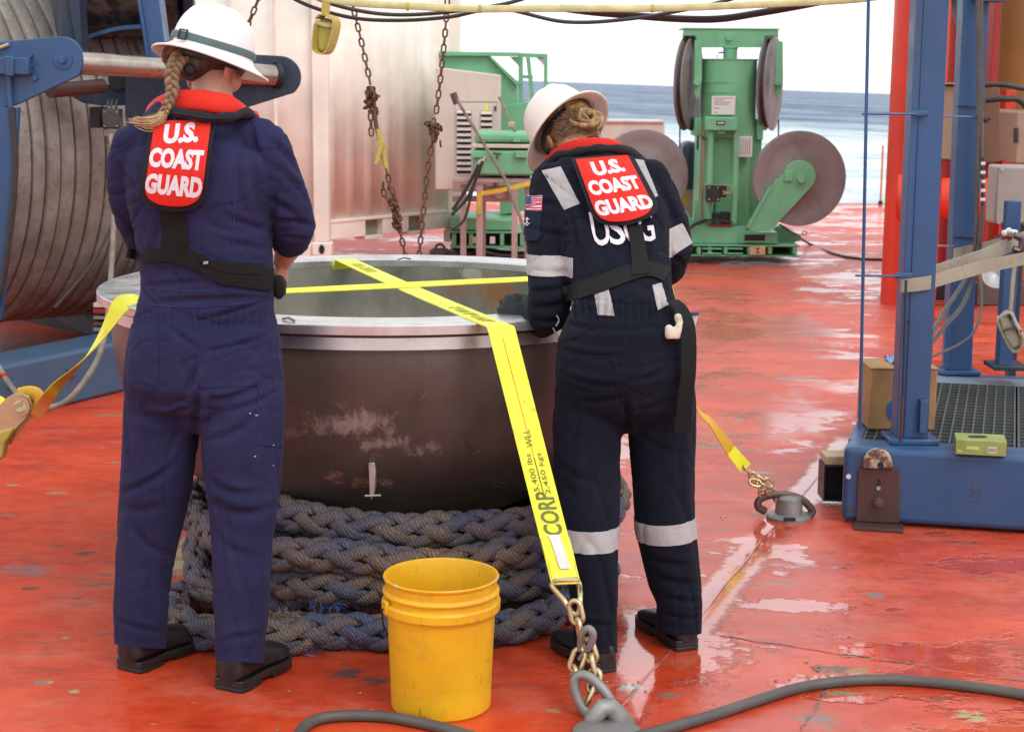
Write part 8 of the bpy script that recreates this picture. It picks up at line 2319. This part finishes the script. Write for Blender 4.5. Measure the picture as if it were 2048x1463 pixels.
rp1 = smooth_path([rc_, rc_ + dn * 0.03 + Vector((0, 0, -0.02)), P(1385, 793, 5.87), P(1425, 848, 5.9), P(1462, 900, 5.93), P(1492, 936, 5.95)], 6)
wd = []
for i in range(len(rp1)):
    t = i / (len(rp1) - 1); tt = (rp1[min(i + 1, len(rp1) - 1)] - rp1[max(i - 1, 0)]).normalized()
    u = tt.cross(Vector((0, -1, 0))).normalized(); w = tt.cross(u); a = R(40 + 130 * t)
    wd.append((u * math.cos(a) + w * math.sin(a)) * 0.024)
k = int(len(rp1) * 0.80)
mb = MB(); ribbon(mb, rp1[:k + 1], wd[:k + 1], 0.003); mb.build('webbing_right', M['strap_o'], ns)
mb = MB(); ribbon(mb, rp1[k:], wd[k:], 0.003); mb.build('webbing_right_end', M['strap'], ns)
# ratchet at the left edge
ra = thing('ratchet', 'yellow zinc strap ratchet at the left edge of the view', 'ratchet', P(30, 850, 5.35))
YR_ = 5.30
for off, nm in ((0.0, 'side_plate'), (0.055, 'side_plate')):
    m = MB(); m.pprism([(-30, 850), (-4, 812), (14, 795), (28, 787), (44, 786), (58, 792), (64, 805), (62, 820), (50, 838), (36, 852), (22, 868), (-4, 900), (-34, 900)] if off == 0 else [(-10, 862), (14, 800), (36, 784), (58, 788), (72, 806), (70, 826), (52, 846), (20, 890)], YR_ + off, 0.004); m.build(nm, M['zinc'], ra, bevel=0.0012)
m = MB(); m.cyl(P(41, 812, YR_ - 0.012), P(41, 812, YR_ + 0.07), 0.021, 24); m.build('spool', M['zinc'], ra, bevel=0.002)
m = MB(); m.lathe([(0.020, 0), (0.031, 0), (0.031, 0.003), (0.020, 0.003)], P(41, 812, YR_ - 0.007), 24, M=Matrix.Rotation(R(90), 3, 'X').to_3x3(), closed=True); m.build('ratchet_wheel', M['zinc'], ra)
m = MB(); m.obox(P(37, 808, YR_ - 0.016), (0.012, 0, 0.007), (0, 0.003, 0), (-0.003, 0, 0.006)); m.build('pawl', M['zinc'], ra, bevel=0.001)
m = MB(); m.pprism([(-34, 872), (24, 855), (26, 862), (10, 885), (6, 912), (-4, 924), (-14, 922), (-36, 900)], YR_ - 0.012, 0.05); m.build('handle', M['strap_dirty'], ra, bevel=0.006)
m = MB(); m.tube(smooth_path([P(70, 828, YR_ + 0.03), P(80, 808, YR_ + 0.02), P(76, 790, YR_ + 0.02), P(60, 786, YR_ + 0.03), P(40, 790, YR_ + 0.03)], 5), 0.026, 12, flat=0.5); m.build('strap_on_spool', M['strap_o'], ra)
mb = MB(); ribbon(mb, [P(10, 862, YR_ + 0.03), P(-40, 930, YR_ + 0.15), Vector((-2.3, 5.95, 0.03))], Vector((0.02, 0.005, 0.012)), 0.004); mb.build('strap_tail', M['strap'], ra)
mb = MB(); ribbon(mb, smooth_path([P(-20, 800, YR_ + 0.04), P(2, 806, YR_ + 0.03), P(12, 815, YR_ + 0.03)], 4), Vector((0.0, 0.012, 0.02)), 0.003); mb.build('loose_end', M['strap'], ra)
# right chain and ring
rc2 = thing('lashing_chain', 'zinc chain knotted between the narrow yellow strap and the right deck ring', 'chain', P(1520, 960, 5.96))
md = link_mesh_data(0.056, 0.036, 0.0058)
run_chain([P(1488, 930, 5.95), P(1510, 955, 5.95), P(1524, 985, 5.96), P(1540, 1012, 5.98)], md, 0.040, M['zinc'], rc2, 0.4)
run_chain([P(1500, 962, 5.94), P(1522, 968, 5.94), P(1545, 985, 5.97), P(1556, 1005, 5.99)], md, 0.040, M['zinc'], rc2, 1.2)
run_chain([P(1512, 948, 5.97), P(1532, 962, 5.97), P(1550, 972, 5.99)], md, 0.040, M['zinc'], rc2, 0.1)
rr_ = thing('deck_ring', 'dark D ring over a grey domed deck fitting near the blue rack', 'deck ring', Gz(1575, 1038))
cb_ = Gz(1577, 1036)
MB().lathe([(0.082, 0), (0.082, 0.012), (0.070, 0.020), (0.052, 0.022), (0.050, 0.05), (0.044, 0.078), (0.030, 0.088), (0, 0.09)], cb_, 40).build('fitting_base', M['galv'], rr_, sharp=40)
m = MB(); m.tube(smooth_path([P(1530, 1022, 5.98), P(1516, 1012, 5.97), P(1520, 998, 5.97), P(1545, 989, 5.97), P(1580, 990, 5.97), P(1606, 1000, 5.97), P(1624, 1020, 5.98), P(1618, 1030, 5.98), (P(1606, 1032, 5.99))], 6), [0.015] * 49, 12, flat=0.8); m.build('ring', M['iron'], rr_)
MB().box((cb_.x - 0.03, cb_.y - 0.084, 0.012), (cb_.x + 0.012, cb_.y - 0.068, 0.022)).build('fitting_slot', M['black_shade'], rr_)

# --- bucket
bk_c = Gz(882, 1408); bk_c.z = 0.0
bkt = thing('bucket', 'yellow plastic bucket standing on the deck in front of the rope coil', 'bucket', bk_c)
HB = 0.352
prof = [(0.0, 0.004), (0.120, 0.004), (0.124, 0.0), (0.129, 0.006), (0.1325, 0.12), (0.1365, 0.238), (0.1368, 0.262), (0.1505, 0.2625), (0.1525, 0.266), (0.1525, 0.285), (0.149, 0.290), (0.1425, 0.293), (0.1425, 0.305), (0.1495, 0.308), (0.1505, 0.312), (0.147, 0.316),
        (0.143, 0.320), (0.1435, HB - 0.012), (0.1475, HB - 0.008), (0.149, HB - 0.003), (0.147, HB), (0.1425, HB - 0.001), (0.1405, HB - 0.006), (0.1385, 0.25), (0.130, 0.05), (0.126, 0.012), (0.0, 0.010)]
g = NT('bucket_plastic')
sx = g.sep()
c = g.mix(g.st(g.noise(4, 5, 0.6), 0.3, 0.75), (0.70, 0.36, 0.006), (0.80, 0.47, 0.012))
c = g.mix(g.math('MULTIPLY', g.st(g.noise(10, 6, 0.75), 0.52, 0.72), 0.45), c, (0.42, 0.24, 0.04))
c = g.mix(g.math('MULTIPLY', g.st(g.noise(30, 5, 0.8, vec=g.map((1, 1, 0.4))), 0.61, 0.68), 0.6), c, (0.14, 0.085, 0.03))
c = g.mix(g.math('MULTIPLY', g.st(g.noise(6, 6, 0.7, vec=g.map((2.5, 2.5, 0.5))), 0.55, 0.72), 0.35), c, (0.40, 0.22, 0.05))
sp1 = P(918, 1337, 4.03)
c = g.mix(g.math('MULTIPLY', g.st(g.math('ADD', g.sphere(tuple(sp1), 0.022), g.math('MULTIPLY', g.math('SUBTRACT', g.noise(90, 4, 0.7), 0.5), 1.6)), 0.45, 0.7), 0.8), c, (0.05, 0.035, 0.015))
c = g.mix(g.math('MULTIPLY', g.st(g.noise(20, 4, 0.7), 0.60, 0.66), g.st(sx[2], HB - 0.008, HB - 0.002)), c, (0.6, 0.58, 0.55))
BM = g.bsdf(c, 0.40, 0, g.bump(g.noise(35, 4), 0.0012, 0.5), Subsurface_Weight=0.12, Subsurface_Scale=0.01)
MB().lathe(prof, bk_c, 96).build('bucket_body', BM, bkt, sharp=25)
for a_ in (R(205), R(25)):
    d_ = Vector((math.cos(a_), math.sin(a_), 0)); t_ = Vector((-d_.y, d_.x, 0))
    m = MB(); m.obox(bk_c + d_ * 0.152 + Vector((0, 0, 0.283)), t_ * 0.017, d_ * 0.006, Vector((0, 0, 0.018))); m.build('handle_ear', BM, bkt, bevel=0.004)
e0 = bk_c + Vector((math.cos(R(205)), math.sin(R(205)), 0)) * 0.160 + Vector((0, 0, 0.280)); e1 = bk_c + Vector((math.cos(R(25)), math.sin(R(25)), 0)) * 0.160 + Vector((0, 0, 0.280))
hp = []
for i in range(25):
    a = math.pi * i / 24; c_ = (e0 + e1) / 2; ex = (e0 - e1) / 2
    hp.append(c_ + ex * math.cos(a) + Vector((-0.06 * math.sin(a) * 0.5, 0.165 * math.sin(a), -0.20 * math.sin(a))))
MB().tube(hp, 0.0024, 6).build('wire_handle', M['black_shade'], bkt)
# --- foreground hoses
hs = thing('air_hose', 'grey rubber hose rising from the bottom edge in front of the bucket', 'hose', Gz(680, 1430), 'grey hoses on the deck in front')
MB().tube(smooth_path([Gz(x, y, 0.0145) for x, y in ((560, 1560), (590, 1490), (605, 1456), (640, 1436), (700, 1430), (770, 1432), (830, 1442), (890, 1456), (950, 1474), (1040, 1506))], 10), 0.0145, 14).build('hose_run', M['cable'], hs, sharp=0)
hs = thing('air_hose', 'grey rubber hose arching across the lower right corner of the deck', 'hose', Gz(1650, 1360), 'grey hoses on the deck in front')
MB().tube(smooth_path([Gz(x, y, 0.0145) for x, y in ((1180, 1520), (1260, 1478), (1340, 1455), (1430, 1428), (1520, 1398), (1600, 1374), (1680, 1362), (1760, 1358), (1850, 1362), (1950, 1373), (2048, 1388), (2150, 1408))], 10), 0.0145, 14).build('hose_run', M['cable'], hs, sharp=0)
# paint flakes lying on the deck
fk = MB(); rf = random.Random(3)
for (x, y, s_, n_) in ((1640, 1345, 0.05, 14), (1260, 1375, 0.03, 8), (1650, 1030, 0.05, 6), (1450, 1037, 0.02, 3), (880, 1400, 0.3, 8), (1600, 1430, 0.25, 16)):
    for k in range(n_):
        c_ = Gz(x, y) + Vector((rf.gauss(0, s_), rf.gauss(0, s_), 0.002))
        pts = [c_ + Vector((math.cos(a) * rf.uniform(.002, .007), math.sin(a) * rf.uniform(.002, .006), 0)) for a in (0, 1.2, 2.5, 3.8, 5.1)]
        fk.prism(pts, (0, 0, 0.0015))
o = fk.build('paint_flakes', plain('paint_flakes', (0.30, 0.24, 0.18), 0.7, var=0.5)); tag(o, 'small loose paint flakes scattered on the red deck', 'debris', kind='stuff')
